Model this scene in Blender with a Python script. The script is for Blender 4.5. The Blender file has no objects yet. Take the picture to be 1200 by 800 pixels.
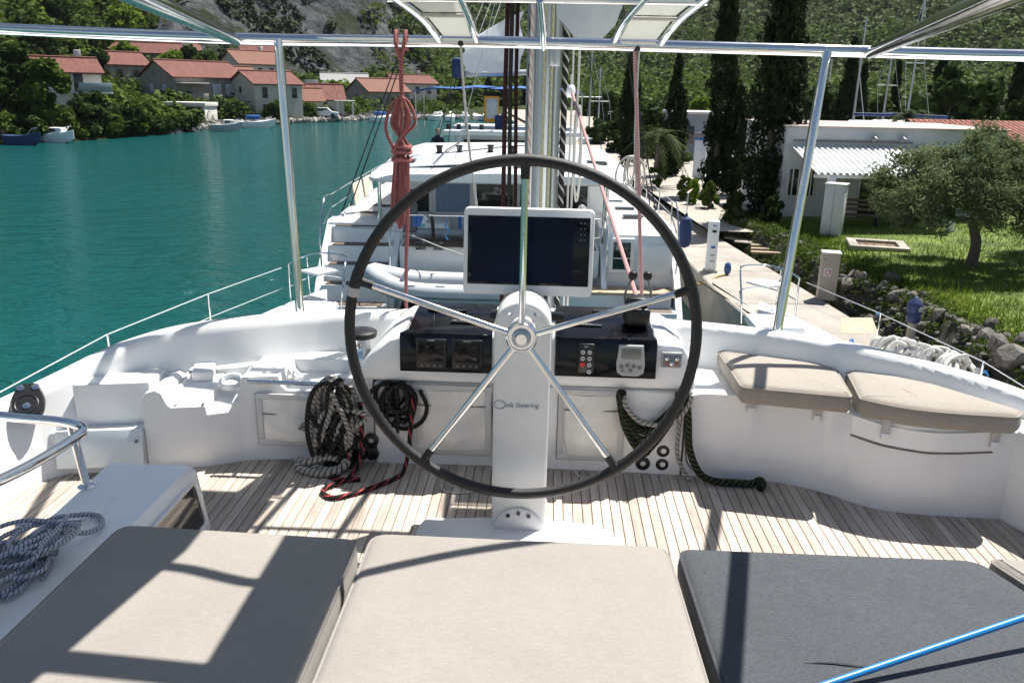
import bpy, bmesh, math, random
import numpy as np
from mathutils import Vector, Matrix, Euler
R = math.radians
S = bpy.context.scene
COL = S.collection

# ------------------------------------------------------------------ camera
F, PITCH, ROLL, YAW = 973.0, 17.0, 1.1, 2.3          # focal length in pixels of a 1200 wide picture, degrees
CAM = np.array([0.08, 0.0, 1.70])                     # eye height above the flybridge floor (z = 0)
cam = bpy.data.cameras.new('camera')
cam.sensor_width = 36.0
cam.lens = 36.0 * F / 1200.0
cam.clip_start = 0.05
cam.clip_end = 5000
camo = bpy.data.objects.new('camera', cam)
COL.objects.link(camo)
_m = Matrix.Rotation(R(YAW), 4, 'Z') @ Matrix.Rotation(R(90 - PITCH), 4, 'X') @ Matrix.Rotation(R(ROLL), 4, 'Z')
camo.matrix_world = Matrix.Translation(Vector(CAM)) @ _m
S.camera = camo
_M3 = np.array(_m.to_3x3())

# ------------------------------------------------------------------ light
SUN_AZ, SUN_EL = 42.0, 62.0                           # azimuth from +Y (bow) towards +X (starboard)
w = bpy.data.worlds.new('World')
S.world = w
w.use_nodes = True
nt = w.node_tree
nt.nodes.clear()
sky = nt.nodes.new('ShaderNodeTexSky')
sky.sky_type = 'NISHITA'
sky.sun_disc = False
sky.sun_elevation = R(SUN_EL)
sky.sun_rotation = R(SUN_AZ)
sky.air_density = 1.0
sky.dust_density = 0.6
bg = nt.nodes.new('ShaderNodeBackground')
bg.inputs['Strength'].default_value = 0.050
wo = nt.nodes.new('ShaderNodeOutputWorld')
nt.links.new(sky.outputs[0], bg.inputs[0])
nt.links.new(bg.outputs[0], wo.inputs[0])
sl = bpy.data.lights.new('sun', 'SUN')
sl.energy = 5.0
sl.angle = R(0.53)
sl.color = (1.0, 0.955, 0.88)
so = bpy.data.objects.new('sun', sl)
COL.objects.link(so)
SUNV = Vector((math.sin(R(SUN_AZ)) * math.cos(R(SUN_EL)), math.cos(R(SUN_AZ)) * math.cos(R(SUN_EL)), math.sin(R(SUN_EL))))
so.rotation_euler = SUNV.to_track_quat('Z', 'Y').to_euler()
so.location = SUNV * 60
S.view_settings.view_transform = 'Standard'
S.view_settings.look = 'None'
S.view_settings.exposure = 1.0
S.view_settings.gamma = 1.0
S.view_settings.use_curve_mapping = False

# ------------------------------------------------------------------ helpers
def ray(px, py):
    return _M3 @ np.array([(px - 600) / F, (400 - py) / F, -1.0])
def Pz(px, py, z):
    d = ray(px, py); t = (z - CAM[2]) / d[2]
    return Vector(CAM + d * t)
def Py(px, py, y):
    d = ray(px, py); t = (y - CAM[1]) / d[1]
    return Vector(CAM + d * t)

def link(name, me, mat=None, parent=None, loc=None, rot=None):
    o = bpy.data.objects.new(name, me)
    COL.objects.link(o)
    if mat is not None and me is not None and len(me.materials) == 0:
        me.materials.append(mat)
    if parent is not None:
        o.parent = parent
    if loc is not None:
        o.location = loc
    if rot is not None:
        o.rotation_euler = rot
    return o
def tag(o, label=None, cat=None, group=None, kind=None):
    if label: o['label'] = label
    if cat: o['category'] = cat
    if group: o['group'] = group
    if kind: o['kind'] = kind
    return o
def thing(name, label, cat, loc=(0, 0, 0), rz=0, group=None):
    o = link(name, None, loc=loc, rot=(0, 0, rz))
    return tag(o, label, cat, group)
def copy_tree(o, parent=None):
    c = o.copy(); COL.objects.link(c); c.parent = parent
    for ch in list(o.children):
        copy_tree(ch, c)
    return c

def spline(pts, n=6, closed=False):
    P = [Vector(p) for p in pts]
    if len(P) < 3 and not closed:
        return P
    out = []
    N = len(P)
    rng = range(N if closed else N - 1)
    for i in rng:
        if closed:
            p0, p1, p2, p3 = P[(i - 1) % N], P[i], P[(i + 1) % N], P[(i + 2) % N]
        else:
            p1, p2 = P[i], P[i + 1]
            p0 = P[i - 1] if i > 0 else p1 * 2 - p2
            p3 = P[i + 2] if i + 2 < N else p2 * 2 - p1
        for k in range(n):
            t = k / n
            out.append(0.5 * ((2 * p1) + (p2 - p0) * t + (2 * p0 - 5 * p1 + 4 * p2 - p3) * t * t + (3 * p1 - p0 - 3 * p2 + p3) * t ** 3))
    if not closed:
        out.append(P[-1])
    return out

class MB:
    """collects shapes; build() links them as one mesh object"""
    def __init__(self):
        self.v = []; self.f = []; self.uv = {}; self.flat = set()
    def add(self, verts, faces, uvs=None, flat=False):
        b = len(self.v)
        self.v += [tuple(p) for p in verts]
        for k, fc in enumerate(faces):
            i = len(self.f)
            self.f.append([b + j for j in fc])
            if uvs is not None:
                self.uv[i] = uvs[k]
            if flat:
                self.flat.add(i)
        return self
    def box(self, c, s, bev=0.0, rot=None, seg=2):
        if bev <= 0:
            x, y, z = s[0] / 2, s[1] / 2, s[2] / 2
            vs = [Vector((a * x, b * y, d * z)) for d in (-1, 1) for b in (-1, 1) for a in (-1, 1)]
            fs = [(0, 2, 3, 1), (4, 5, 7, 6), (0, 1, 5, 4), (2, 6, 7, 3), (0, 4, 6, 2), (1, 3, 7, 5)]
        else:
            bm = bmesh.new()
            bmesh.ops.create_cube(bm, size=1.0)
            bmesh.ops.scale(bm, vec=s, verts=bm.verts)
            bmesh.ops.bevel(bm, geom=bm.edges[:], offset=min(bev, min(s) * 0.49), segments=seg, profile=0.5, affect='EDGES')
            bm.verts.index_update()
            vs = [v.co.copy() for v in bm.verts]
            fs = [[v.index for v in f.verts] for f in bm.faces]
            bm.free()
        if rot is not None:
            m = Euler(rot).to_matrix() if not isinstance(rot, Matrix) else rot
            vs = [m @ v for v in vs]
        c = Vector(c)
        return self.add([v + c for v in vs], fs, flat=True)
    def tube(self, pts, r, seg=8, closed=False, smooth=0, caps=True, r2=None):
        P = [Vector(p) for p in pts]
        if smooth:
            P = spline(P, smooth, closed)
        N = len(P)
        if N < 2: return self
        tang = []
        for i in range(N):
            a = P[(i - 1) % N] if (closed or i > 0) else P[i]
            b = P[(i + 1) % N] if (closed or i < N - 1) else P[i]
            t = b - a
            if t.length < 1e-9: t = Vector((0, 0, 1))
            tang.append(t.normalized())
        ref = Vector((0, 0, 1)) if abs(tang[0].z) < 0.9 else Vector((1, 0, 0))
        u = (ref - tang[0] * ref.dot(tang[0])).normalized()
        vs = []; L = [0.0]
        for i in range(N):
            if i:
                u = (u - tang[i] * u.dot(tang[i]))
                u = u.normalized() if u.length > 1e-6 else tang[i].orthogonal().normalized()
                L.append(L[-1] + (P[i] - P[i - 1]).length)
            v = tang[i].cross(u)
            rr = r(i / (N - 1)) if callable(r) else (r if r2 is None else r + (r2 - r) * i / (N - 1))
            for k in range(seg):
                a = 2 * math.pi * k / seg
                vs.append(P[i] + (u * math.cos(a) + v * math.sin(a)) * rr)
        fs = []; uvs = []
        M = N if closed else N - 1
        for i in range(M):
            j = (i + 1) % N
            l0, l1 = L[i], (L[i + 1] if i + 1 < N else L[i] + (P[0] - P[i]).length)
            for k in range(seg):
                k2 = (k + 1) % seg
                fs.append((i * seg + k, i * seg + k2, j * seg + k2, j * seg + k))
                uvs.append(((l0, k / seg), (l0, (k + 1) / seg), (l1, (k + 1) / seg), (l1, k / seg)))
        if caps and not closed:
            fs.append(tuple(range(seg - 1, -1, -1))); uvs.append(tuple((0, 0) for _ in range(seg)))
            fs.append(tuple((N - 1) * seg + k for k in range(seg))); uvs.append(tuple((L[-1], 0) for _ in range(seg)))
        return self.add(vs, fs, uvs)
    def lathe(self, prof, c=(0, 0, 0), seg=20, axis=None):
        """prof: list of (radius, height) along the axis (default Z)"""
        q = Vector(axis).to_track_quat('Z', 'Y').to_matrix() if axis is not None else Matrix.Identity(3)
        c = Vector(c); vs = []; fs = []
        for (r, h) in prof:
            for k in range(seg):
                a = 2 * math.pi * k / seg
                vs.append(c + q @ Vector((r * math.cos(a), r * math.sin(a), h)))
        for i in range(len(prof) - 1):
            for k in range(seg):
                k2 = (k + 1) % seg
                fs.append((i * seg + k, i * seg + k2, (i + 1) * seg + k2, (i + 1) * seg + k))
        fs.append(tuple(range(seg - 1, -1, -1)))
        fs.append(tuple((len(prof) - 1) * seg + k for k in range(seg)))
        return self.add(vs, fs)
    def prism(self, poly, vec, flat=True):
        """extrude polygon (3-D points) along vec"""
        P = [Vector(p) for p in poly]; vec = Vector(vec); n = len(P)
        vs = P + [p + vec for p in P]
        fs = [tuple(range(n - 1, -1, -1)), tuple(range(n, 2 * n))]
        for i in range(n):
            j = (i + 1) % n
            fs.append((i, j, n + j, n + i))
        return self.add(vs, fs, flat=flat)
    def loft(self, rings, closed=True, cap0=False, cap1=False):
        n = len(rings[0]); vs = [p for r in rings for p in r]; fs = []
        for i in range(len(rings) - 1):
            for k in range(n if closed else n - 1):
                k2 = (k + 1) % n
                fs.append((i * n + k, i * n + k2, (i + 1) * n + k2, (i + 1) * n + k))
        if cap0: fs.append(tuple(range(n - 1, -1, -1)))
        if cap1: fs.append(tuple((len(rings) - 1) * n + k for k in range(n)))
        return self.add(vs, fs)
    def mesh(self, name, smooth=True, weld=False, auto=None):
        me = bpy.data.meshes.new(name)
        me.from_pydata(self.v, [], self.f)
        if self.uv:
            ul = me.uv_layers.new(name='UVMap')
            for i, p in enumerate(me.polygons):
                if i in self.uv:
                    for li, uvc in zip(p.loop_indices, self.uv[i]):
                        ul.data[li].uv = uvc
        bm = bmesh.new(); bm.from_mesh(me)
        if weld:
            bmesh.ops.remove_doubles(bm, verts=bm.verts, dist=1e-4)
        bmesh.ops.recalc_face_normals(bm, faces=bm.faces)
        for i, f in enumerate(bm.faces):
            f.smooth = smooth
        if smooth:
            lim = R(auto if auto else 38)
            for e in bm.edges:
                if len(e.link_faces) == 2 and e.calc_face_angle(0) > lim:
                    e.smooth = False
        bm.to_mesh(me); bm.free()
        return me
    def build(self, name, mat, parent=None, loc=None, rot=None, smooth=True, weld=False, auto=None):
        return link(name, self.mesh(name, smooth, weld, auto), mat, parent, loc, rot)

def fast_mesh(name, V, Fq, mat, parent=None, smooth=False, loc=None):
    """numpy verts (n,3) and quads/tris (m,k)"""
    me = bpy.data.meshes.new(name)
    V = np.asarray(V, dtype=np.float32); Fq = np.asarray(Fq, dtype=np.int32)
    m, k = Fq.shape
    me.vertices.add(len(V)); me.vertices.foreach_set('co', V.ravel())
    me.loops.add(m * k); me.loops.foreach_set('vertex_index', Fq.ravel())
    me.polygons.add(m)
    me.polygons.foreach_set('loop_start', np.arange(0, m * k, k, dtype=np.int32))
    me.polygons.foreach_set('loop_total', np.full(m, k, dtype=np.int32))
    me.polygons.foreach_set('use_smooth', np.full(m, smooth, dtype=bool))
    me.update(calc_edges=True)
    me.validate()
    return link(name, me, mat, parent, loc)

# ------------------------------------------------------------------ materials
MATS = {}
def newmat(name):
    m = bpy.data.materials.new(name); m.use_nodes = True
    n = m.node_tree; n.nodes.clear()
    out = n.nodes.new('ShaderNodeOutputMaterial')
    b = n.nodes.new('ShaderNodeBsdfPrincipled')
    n.links.new(b.outputs[0], out.inputs[0])
    MATS[name] = m
    return m, n, b, out
def mat(name, col, rough=0.5, metal=0.0, var=0.1, vs=3.0, bump=0.0, bs=80.0, spec=0.5, coat=0.0, rnd=0.0, stretch=(1, 1, 1), rvar=0.0, tint=None):
    m, n, b, out = newmat(name)
    L = n.links.new
    tc = n.nodes.new('ShaderNodeTexCoord'); mp = n.nodes.new('ShaderNodeMapping')
    mp.inputs['Scale'].default_value = stretch
    L(tc.outputs['Object'], mp.inputs[0])
    nz = n.nodes.new('ShaderNodeTexNoise'); nz.inputs['Scale'].default_value = vs; nz.inputs['Detail'].default_value = 6; nz.inputs['Roughness'].default_value = 0.65
    L(mp.outputs[0], nz.inputs['Vector'])
    mx = n.nodes.new('ShaderNodeMix'); mx.data_type = 'RGBA'
    c = Vector(col[:3]); d = Vector(tint) if tint else c
    mx.inputs[6].default_value = (*(c * (1 - var)), 1); mx.inputs[7].default_value = (*[min(1, q) for q in (d * (1 + var))], 1)
    rp = n.nodes.new('ShaderNodeMapRange'); rp.inputs[1].default_value = 0.32; rp.inputs[2].default_value = 0.68
    L(nz.outputs['Fac'], rp.inputs[0]); L(rp.outputs[0], mx.inputs[0])
    cs = mx.outputs[2]
    if rnd:
        oi = n.nodes.new('ShaderNodeObjectInfo')
        mr = n.nodes.new('ShaderNodeMapRange'); mr.inputs[3].default_value = 1 - rnd; mr.inputs[4].default_value = 1 + rnd
        L(oi.outputs['Random'], mr.inputs[0])
        hs = n.nodes.new('ShaderNodeHueSaturation'); L(cs, hs.inputs['Color']); L(mr.outputs[0], hs.inputs['Value'])
        cs = hs.outputs[0]
    L(cs, b.inputs['Base Color'])
    b.inputs['Roughness'].default_value = rough; b.inputs['Metallic'].default_value = metal
    b.inputs['Specular IOR Level'].default_value = spec; b.inputs['Coat Weight'].default_value = coat; b.inputs['Coat Roughness'].default_value = 0.08
    if rvar:
        rr = n.nodes.new('ShaderNodeMapRange'); rr.inputs[3].default_value = max(0.02, rough - rvar); rr.inputs[4].default_value = rough + rvar
        L(nz.outputs['Fac'], rr.inputs[0]); L(rr.outputs[0], b.inputs['Roughness'])
    if bump:
        n2 = n.nodes.new('ShaderNodeTexNoise'); n2.inputs['Scale'].default_value = bs; n2.inputs['Detail'].default_value = 4
        L(mp.outputs[0], n2.inputs['Vector'])
        bp = n.nodes.new('ShaderNodeBump'); bp.inputs['Strength'].default_value = bump; bp.inputs['Distance'].default_value = 0.02
        L(n2.outputs['Fac'], bp.inputs['Height']); L(bp.outputs[0], b.inputs['Normal'])
    return m

def rope_mat(name, base, fleck, freq=45.0, amount=0.35, tw=2):
    m, n, b, out = newmat(name); L = n.links.new
    uv = n.nodes.new('ShaderNodeUVMap'); sp = n.nodes.new('ShaderNodeSeparateXYZ'); L(uv.outputs[0], sp.inputs[0])
    def mth(op, a, bb=None):
        q = n.nodes.new('ShaderNodeMath'); q.operation = op
        for i, s in enumerate((a, bb)):
            if s is None: continue
            if isinstance(s, (int, float)): q.inputs[i].default_value = s
            else: L(s, q.inputs[i])
        return q.outputs[0]
    u = mth('MULTIPLY', sp.outputs[0], freq); v = mth('MULTIPLY', sp.outputs[1], float(tw))
    s1 = mth('SINE', mth('MULTIPLY', mth('ADD', u, v), 2 * math.pi))
    s2 = mth('SINE', mth('MULTIPLY', mth('SUBTRACT', u, v), 2 * math.pi))
    pr = mth('MULTIPLY', s1, s2)
    msk = mth('GREATER_THAN', s1, 1 - 2 * amount)
    mx = n.nodes.new('ShaderNodeMix'); mx.data_type = 'RGBA'
    mx.inputs[6].default_value = (*base, 1); mx.inputs[7].default_value = (*fleck, 1); L(msk, mx.inputs[0])
    L(mx.outputs[2], b.inputs['Base Color']); b.inputs['Roughness'].default_value = 0.8; b.inputs['Specular IOR Level'].default_value = 0.2
    bp = n.nodes.new('ShaderNodeBump'); bp.inputs['Strength'].default_value = 0.5; bp.inputs['Distance'].default_value = 0.003
    L(pr, bp.inputs['Height']); L(bp.outputs[0], b.inputs['Normal'])
    return m

def leaf_mat(name, c1, c2, trans=0.3, rough=0.55):
    m, n, b, out = newmat(name); L = n.links.new
    g = n.nodes.new('ShaderNodeNewGeometry')
    mx = n.nodes.new('ShaderNodeMix'); mx.data_type = 'RGBA'
    mx.inputs[6].default_value = (*c1, 1); mx.inputs[7].default_value = (*c2, 1)
    tc = n.nodes.new('ShaderNodeTexCoord'); nz = n.nodes.new('ShaderNodeTexNoise'); nz.inputs['Scale'].default_value = 0.45; nz.inputs['Detail'].default_value = 3
    L(tc.outputs['Object'], nz.inputs['Vector'])
    ad = n.nodes.new('ShaderNodeMath'); ad.operation = 'ADD'
    mu = n.nodes.new('ShaderNodeMath'); mu.operation = 'MULTIPLY'; mu.inputs[1].default_value = 0.6
    L(g.outputs['Random Per Island'], mu.inputs[0])
    mr = n.nodes.new('ShaderNodeMapRange'); mr.inputs[1].default_value = 0.35; mr.inputs[2].default_value = 0.65; mr.inputs[4].default_value = 0.5
    L(nz.outputs['Fac'], mr.inputs[0]); L(mu.outputs[0], ad.inputs[0]); L(mr.outputs[0], ad.inputs[1]); L(ad.outputs[0], mx.inputs[0])
    L(mx.outputs[2], b.inputs['Base Color']); b.inputs['Roughness'].default_value = max(rough, .7); b.inputs['Specular IOR Level'].default_value = 0.08
    tr = n.nodes.new('ShaderNodeBsdfTranslucent'); L(mx.outputs[2], tr.inputs[0])
    ms = n.nodes.new('ShaderNodeMixShader'); ms.inputs[0].default_value = trans
    L(b.outputs[0], ms.inputs[1]); L(tr.outputs[0], ms.inputs[2]); L(ms.outputs[0], out.inputs[0])
    return m

gel = mat('gelcoat', (0.84, 0.845, 0.84), 0.28, var=0.035, vs=1.6, bump=0.02, bs=25, coat=0.3)
gel2 = mat('gelcoat_nonslip', (0.74, 0.75, 0.76), 0.55, var=0.04, vs=2, bump=0.15, bs=500)
gelw = mat('pedestal_white', (0.72, 0.72, 0.71), 0.4, var=0.06, vs=5, bump=0.015, bs=40)
steel = mat('stainless_steel', (0.72, 0.73, 0.74), 0.10, 1.0, var=0.05, vs=9, rvar=0.06)
alu = mat('anodised_aluminium', (0.42, 0.44, 0.46), 0.35, 0.7, var=0.08, vs=2)
black = mat('black_plastic', (0.012, 0.012, 0.013), 0.35, var=0.3, vs=20)
gloss = mat('black_gloss', (0.006, 0.006, 0.008), 0.08, var=0.3, vs=10, spec=0.35)
rubber = mat('black_leather', (0.009, 0.009, 0.010), 0.5, var=0.35, vs=60, bump=0.25, bs=350)
white = mat('white_paint', (0.78, 0.78, 0.77), 0.4, var=0.06)
whitep = mat('white_plastic', (0.76, 0.77, 0.78), 0.3, var=0.02, vs=3)
vinyl = mat('cream_vinyl', (0.80, 0.775, 0.72), 0.18, var=0.12, vs=7, bump=0.25, bs=14, coat=0.4)  # cream tone stands for the lit pocket interior behind the vinyl
vinylf = mat('vinyl_frame', (0.62, 0.61, 0.60), 0.45, var=0.06, vs=7)
seam = mat('dirt_seam', (0.20, 0.165, 0.15), 0.8, var=0.3, vs=30)
grey = mat('grey_plastic', (0.16, 0.165, 0.17), 0.4, var=0.15, vs=20)
lgrey = mat('light_grey_plastic', (0.36, 0.37, 0.38), 0.35, var=0.1, vs=20)
red = mat('red_button', (0.65, 0.03, 0.04), 0.35, var=0.05)
blue = mat('blue_plastic', (0.03, 0.12, 0.38), 0.4, var=0.15, vs=10)
bluerod = mat('blue_tube', (0.015, 0.20, 0.50), 0.3, var=0.06, vs=10)
navy = mat('navy_canvas', (0.015, 0.035, 0.12), 0.75, var=0.2, vs=4, bump=0.1, bs=90)
bcan = mat('blue_canvas', (0.02, 0.10, 0.32), 0.75, var=0.2, vs=3, bump=0.1, bs=90)
sail = mat('sailcloth', (0.74, 0.76, 0.80), 0.7, var=0.08, vs=2.5, bump=0.3, bs=5)
greycan = mat('grey_canvas', (0.42, 0.44, 0.45), 0.8, var=0.1, vs=3, bump=0.3, bs=6)
orange = mat('orange_trim', (0.62, 0.30, 0.03), 0.6, var=0.1)
hyp = mat('dinghy_fabric', (0.48, 0.51, 0.53), 0.5, var=0.06, vs=5)
tglass = mat('tinted_glass', (0.012, 0.014, 0.016), 0.05, var=0.2, coat=0.5)
wood = mat('teak_far', (0.12, 0.088, 0.062), 0.6, var=0.2, vs=6, stretch=(1, 8, 1))
strap = mat('webbing', (0.50, 0.47, 0.45), 0.8, var=0.1, vs=40)
skin = mat('skin', (0.45, 0.27, 0.19), 0.5, var=0.08)
cloth = mat('dark_cloth', (0.012, 0.016, 0.028), 0.85, var=0.3, vs=12)
hairm = mat('dark_hair', (0.02, 0.014, 0.01), 0.7, var=0.3)
screenm = mat('screen_glass', (0.003, 0.006, 0.022), 0.12, var=0.7, vs=2.2, spec=0.12)
lcd = mat('lcd_glass', (0.16, 0.18, 0.17), 0.12, var=0.08)
printw = mat('white_print', (0.62, 0.64, 0.66), 0.5, var=0.05)
printb = mat('blue_grey_print', (0.16, 0.20, 0.30), 0.5, var=0.1)
caulk = mat('caulking', (0.012, 0.011, 0.010), 0.7, var=0.3, vs=30)
steelw = mat('wire', (0.62, 0.63, 0.64), 0.35, 0.6, var=0.1, vs=20)
shroudm = mat('dark_wire', (0.03, 0.03, 0.034), 0.4, 0.5, var=0.2)
mastm = mat('mast_alloy', (0.36, 0.40, 0.43), 0.38, 0.55, var=0.08, vs=1.2)

def teak_mat():
    m, n, b, out = newmat('weathered_teak'); L = n.links.new
    tc = n.nodes.new('ShaderNodeTexCoord'); mp = n.nodes.new('ShaderNodeMapping'); mp.inputs['Scale'].default_value = (26, 1.6, 26)
    oi = n.nodes.new('ShaderNodeObjectInfo')
    av = n.nodes.new('ShaderNodeVectorMath'); av.operation = 'SCALE'; cb = n.nodes.new('ShaderNodeCombineXYZ')
    for i in range(3): L(oi.outputs['Random'], cb.inputs[i])
    L(cb.outputs[0], av.inputs[0]); av.inputs['Scale'].default_value = 40
    ad = n.nodes.new('ShaderNodeVectorMath'); L(tc.outputs['Object'], mp.inputs[0]); L(mp.outputs[0], ad.inputs[0]); L(av.outputs[0], ad.inputs[1])
    nz = n.nodes.new('ShaderNodeTexNoise'); nz.inputs['Scale'].default_value = 2.2; nz.inputs['Detail'].default_value = 8; nz.inputs['Roughness'].default_value = 0.7
    L(ad.outputs[0], nz.inputs['Vector'])
    cr = n.nodes.new('ShaderNodeValToRGB')
    e = cr.color_ramp.elements
    e[0].position = 0.3; e[0].color = (0.36, 0.295, 0.245, 1); e[1].position = 0.72; e[1].color = (0.63, 0.56, 0.495, 1)
    L(nz.outputs['Fac'], cr.inputs[0])
    hs = n.nodes.new('ShaderNodeHueSaturation'); mr = n.nodes.new('ShaderNodeMapRange'); mr.inputs[3].default_value = 0.80; mr.inputs[4].default_value = 1.16
    L(oi.outputs['Random'], mr.inputs[0]); L(mr.outputs[0], hs.inputs['Value'])
    # stains, world fixed
    n3 = n.nodes.new('ShaderNodeTexNoise'); n3.inputs['Scale'].default_value = 3.5; n3.inputs['Detail'].default_value = 5
    gm = n.nodes.new('ShaderNodeNewGeometry'); L(gm.outputs['Position'], n3.inputs['Vector'])
    m3 = n.nodes.new('ShaderNodeMapRange'); m3.inputs[1].default_value = 0.35; m3.inputs[2].default_value = 0.65; m3.inputs[3].default_value = 0.86; m3.inputs[4].default_value = 1.05
    L(n3.outputs['Fac'], m3.inputs[0])
    mm = n.nodes.new('ShaderNodeMix'); mm.data_type = 'RGBA'; mm.blend_type = 'MULTIPLY'; mm.inputs[0].default_value = 1.0
    cc = n.nodes.new('ShaderNodeCombineColor')
    for i in range(3): L(m3.outputs[0], cc.inputs[i])
    L(cr.outputs[0], mm.inputs[6]); L(cc.outputs[0], mm.inputs[7]); L(mm.outputs[2], hs.inputs['Color'])
    L(hs.outputs[0], b.inputs['Base Color']); b.inputs['Roughness'].default_value = 0.72; b.inputs['Specular IOR Level'].default_value = 0.25
    bp = n.nodes.new('ShaderNodeBump'); bp.inputs['Strength'].default_value = 0.25; bp.inputs['Distance'].default_value = 0.004
    L(nz.outputs['Fac'], bp.inputs['Height']); L(bp.outputs[0], b.inputs['Normal'])
    return m
teak = teak_mat()

def fabric_mat(name, c1, c2, sx=900, sy=260):
    m, n, b, out = newmat(name); L = n.links.new
    tc = n.nodes.new('ShaderNodeTexCoord')
    fac = []
    for sc in ((sx, sy, sx), (sy * 0.35, sx, sy)):
        mp = n.nodes.new('ShaderNodeMapping'); mp.inputs['Scale'].default_value = sc
        nz = n.nodes.new('ShaderNodeTexNoise'); nz.inputs['Scale'].default_value = 0.5; nz.inputs['Detail'].default_value = 3; nz.inputs['Roughness'].default_value = 0.7
        L(tc.outputs['Object'], mp.inputs[0]); L(mp.outputs[0], nz.inputs['Vector']); fac.append(nz.outputs['Fac'])
    av = n.nodes.new('ShaderNodeMath'); av.operation = 'ADD'; L(fac[0], av.inputs[0]); L(fac[1], av.inputs[1])
    mr = n.nodes.new('ShaderNodeMapRange'); mr.inputs[1].default_value = 0.7; mr.inputs[2].default_value = 1.3; L(av.outputs[0], mr.inputs[0])
    big = n.nodes.new('ShaderNodeTexNoise'); big.inputs['Scale'].default_value = 2.6; big.inputs['Detail'].default_value = 5; L(tc.outputs['Object'], big.inputs['Vector'])
    mx = n.nodes.new('ShaderNodeMix'); mx.data_type = 'RGBA'; mx.inputs[6].default_value = (*c1, 1); mx.inputs[7].default_value = (*c2, 1); L(mr.outputs[0], mx.inputs[0])
    hs = n.nodes.new('ShaderNodeHueSaturation'); m2 = n.nodes.new('ShaderNodeMapRange'); m2.inputs[3].default_value = 0.88; m2.inputs[4].default_value = 1.1
    L(big.outputs['Fac'], m2.inputs[0]); L(m2.outputs[0], hs.inputs['Value']); L(mx.outputs[2], hs.inputs['Color'])
    L(hs.outputs[0], b.inputs['Base Color']); b.inputs['Roughness'].default_value = 0.85; b.inputs['Specular IOR Level'].default_value = 0.15; b.inputs['Sheen Weight'].default_value = 0.15
    bp = n.nodes.new('ShaderNodeBump'); bp.inputs['Strength'].default_value = 0.35; bp.inputs['Distance'].default_value = 0.002
    L(av.outputs[0], bp.inputs['Height'])
    b2 = n.nodes.new('ShaderNodeBump'); b2.inputs['Strength'].default_value = 0.45; b2.inputs['Distance'].default_value = 0.04
    L(big.outputs['Fac'], b2.inputs['Height']); L(bp.outputs[0], b2.inputs['Normal']); L(b2.outputs[0], b.inputs['Normal'])
    return m
beige = fabric_mat('beige_canvas', (0.245, 0.224, 0.204), (0.322, 0.298, 0.274))
dark = fabric_mat('charcoal_canvas', (0.036, 0.040, 0.047), (0.085, 0.091, 0.102), 500, 400)
taupe = fabric_mat('taupe_canvas', (0.265, 0.236, 0.203), (0.365, 0.33, 0.288))
# ================================================================== THE SETTING
WZ = -3.6            # water level
QZ = -2.5            # quay top
rng = np.random.default_rng(7)

def vnoise(x, y, seed=0):
    """smooth value noise, vectorised"""
    xi = np.floor(x).astype(np.int64); yi = np.floor(y).astype(np.int64)
    xf = x - xi; yf = y - yi
    u = xf * xf * (3 - 2 * xf); v = yf * yf * (3 - 2 * yf)
    def h(a, b):
        n = (a * 374761393 + b * 668265263 + seed * 974711) & 0xFFFFFFFF
        n = ((n ^ (n >> 13)) * 1274126177) & 0xFFFFFFFF
        return ((n ^ (n >> 16)) & 0xFFFF) / 65535.0
    return (h(xi, yi) * (1 - u) + h(xi + 1, yi) * u) * (1 - v) + (h(xi, yi + 1) * (1 - u) + h(xi + 1, yi + 1) * u) * v
def fbm(x, y, oct=5, seed=0, ridge=False):
    s = 0; a = 1; t = 0
    for o in range(oct):
        q = vnoise(x * 2 ** o, y * 2 ** o, seed + o * 17)
        if ridge: q = 1 - np.abs(2 * q - 1)
        s = s + a * q; t += a; a *= 0.5
    return s / t

def water_mat():
    m, n, b, out = newmat('river_water'); L = n.links.new
    b.inputs['Base Color'].default_value = (0.004, 0.085, 0.080, 1)
    b.inputs['Roughness'].default_value = 0.10; b.inputs['IOR'].default_value = 1.33
    g = n.nodes.new('ShaderNodeNewGeometry')
    last = None
    for sc, dist, st in (((0.45, 1.1, 1), 0.45, 0.9), ((1.8, 3.8, 1), 0.20, 0.85), ((7, 13, 1), 0.05, 0.7)):
        mp = n.nodes.new('ShaderNodeMapping'); mp.inputs['Scale'].default_value = sc; mp.inputs['Rotation'].default_value = (0, 0, R(-18))
        nz = n.nodes.new('ShaderNodeTexNoise'); nz.inputs['Scale'].default_value = 1.0; nz.inputs['Detail'].default_value = 4; nz.inputs['Roughness'].default_value = 0.55
        L(g.outputs['Position'], mp.inputs[0]); L(mp.outputs[0], nz.inputs['Vector'])
        bp = n.nodes.new('ShaderNodeBump'); bp.inputs['Strength'].default_value = st; bp.inputs['Distance'].default_value = dist
        L(nz.outputs['Fac'], bp.inputs['Height'])
        if last is not None: L(last, bp.inputs['Normal'])
        last = bp.outputs[0]
    L(last, b.inputs['Normal'])
    n4 = n.nodes.new('ShaderNodeTexNoise'); n4.inputs['Scale'].default_value = 0.06; n4.inputs['Detail'].default_value = 4
    L(g.outputs['Position'], n4.inputs['Vector'])
    mx = n.nodes.new('ShaderNodeMix'); mx.data_type = 'RGBA'; mx.inputs[6].default_value = (0.004, 0.058, 0.054, 1); mx.inputs[7].default_value = (0.006, 0.090, 0.092, 1)
    L(n4.outputs['Fac'], mx.inputs[0]); L(mx.outputs[2], b.inputs['Base Color'])
    return m
mb = MB(); mb.add([(-1500, -1500, WZ), (1500, -1500, WZ), (1500, 2500, WZ), (-1500, 2500, WZ)], [(0, 1, 2, 3)])
tag(mb.build('water', water_mat()), kind='structure')

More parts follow.
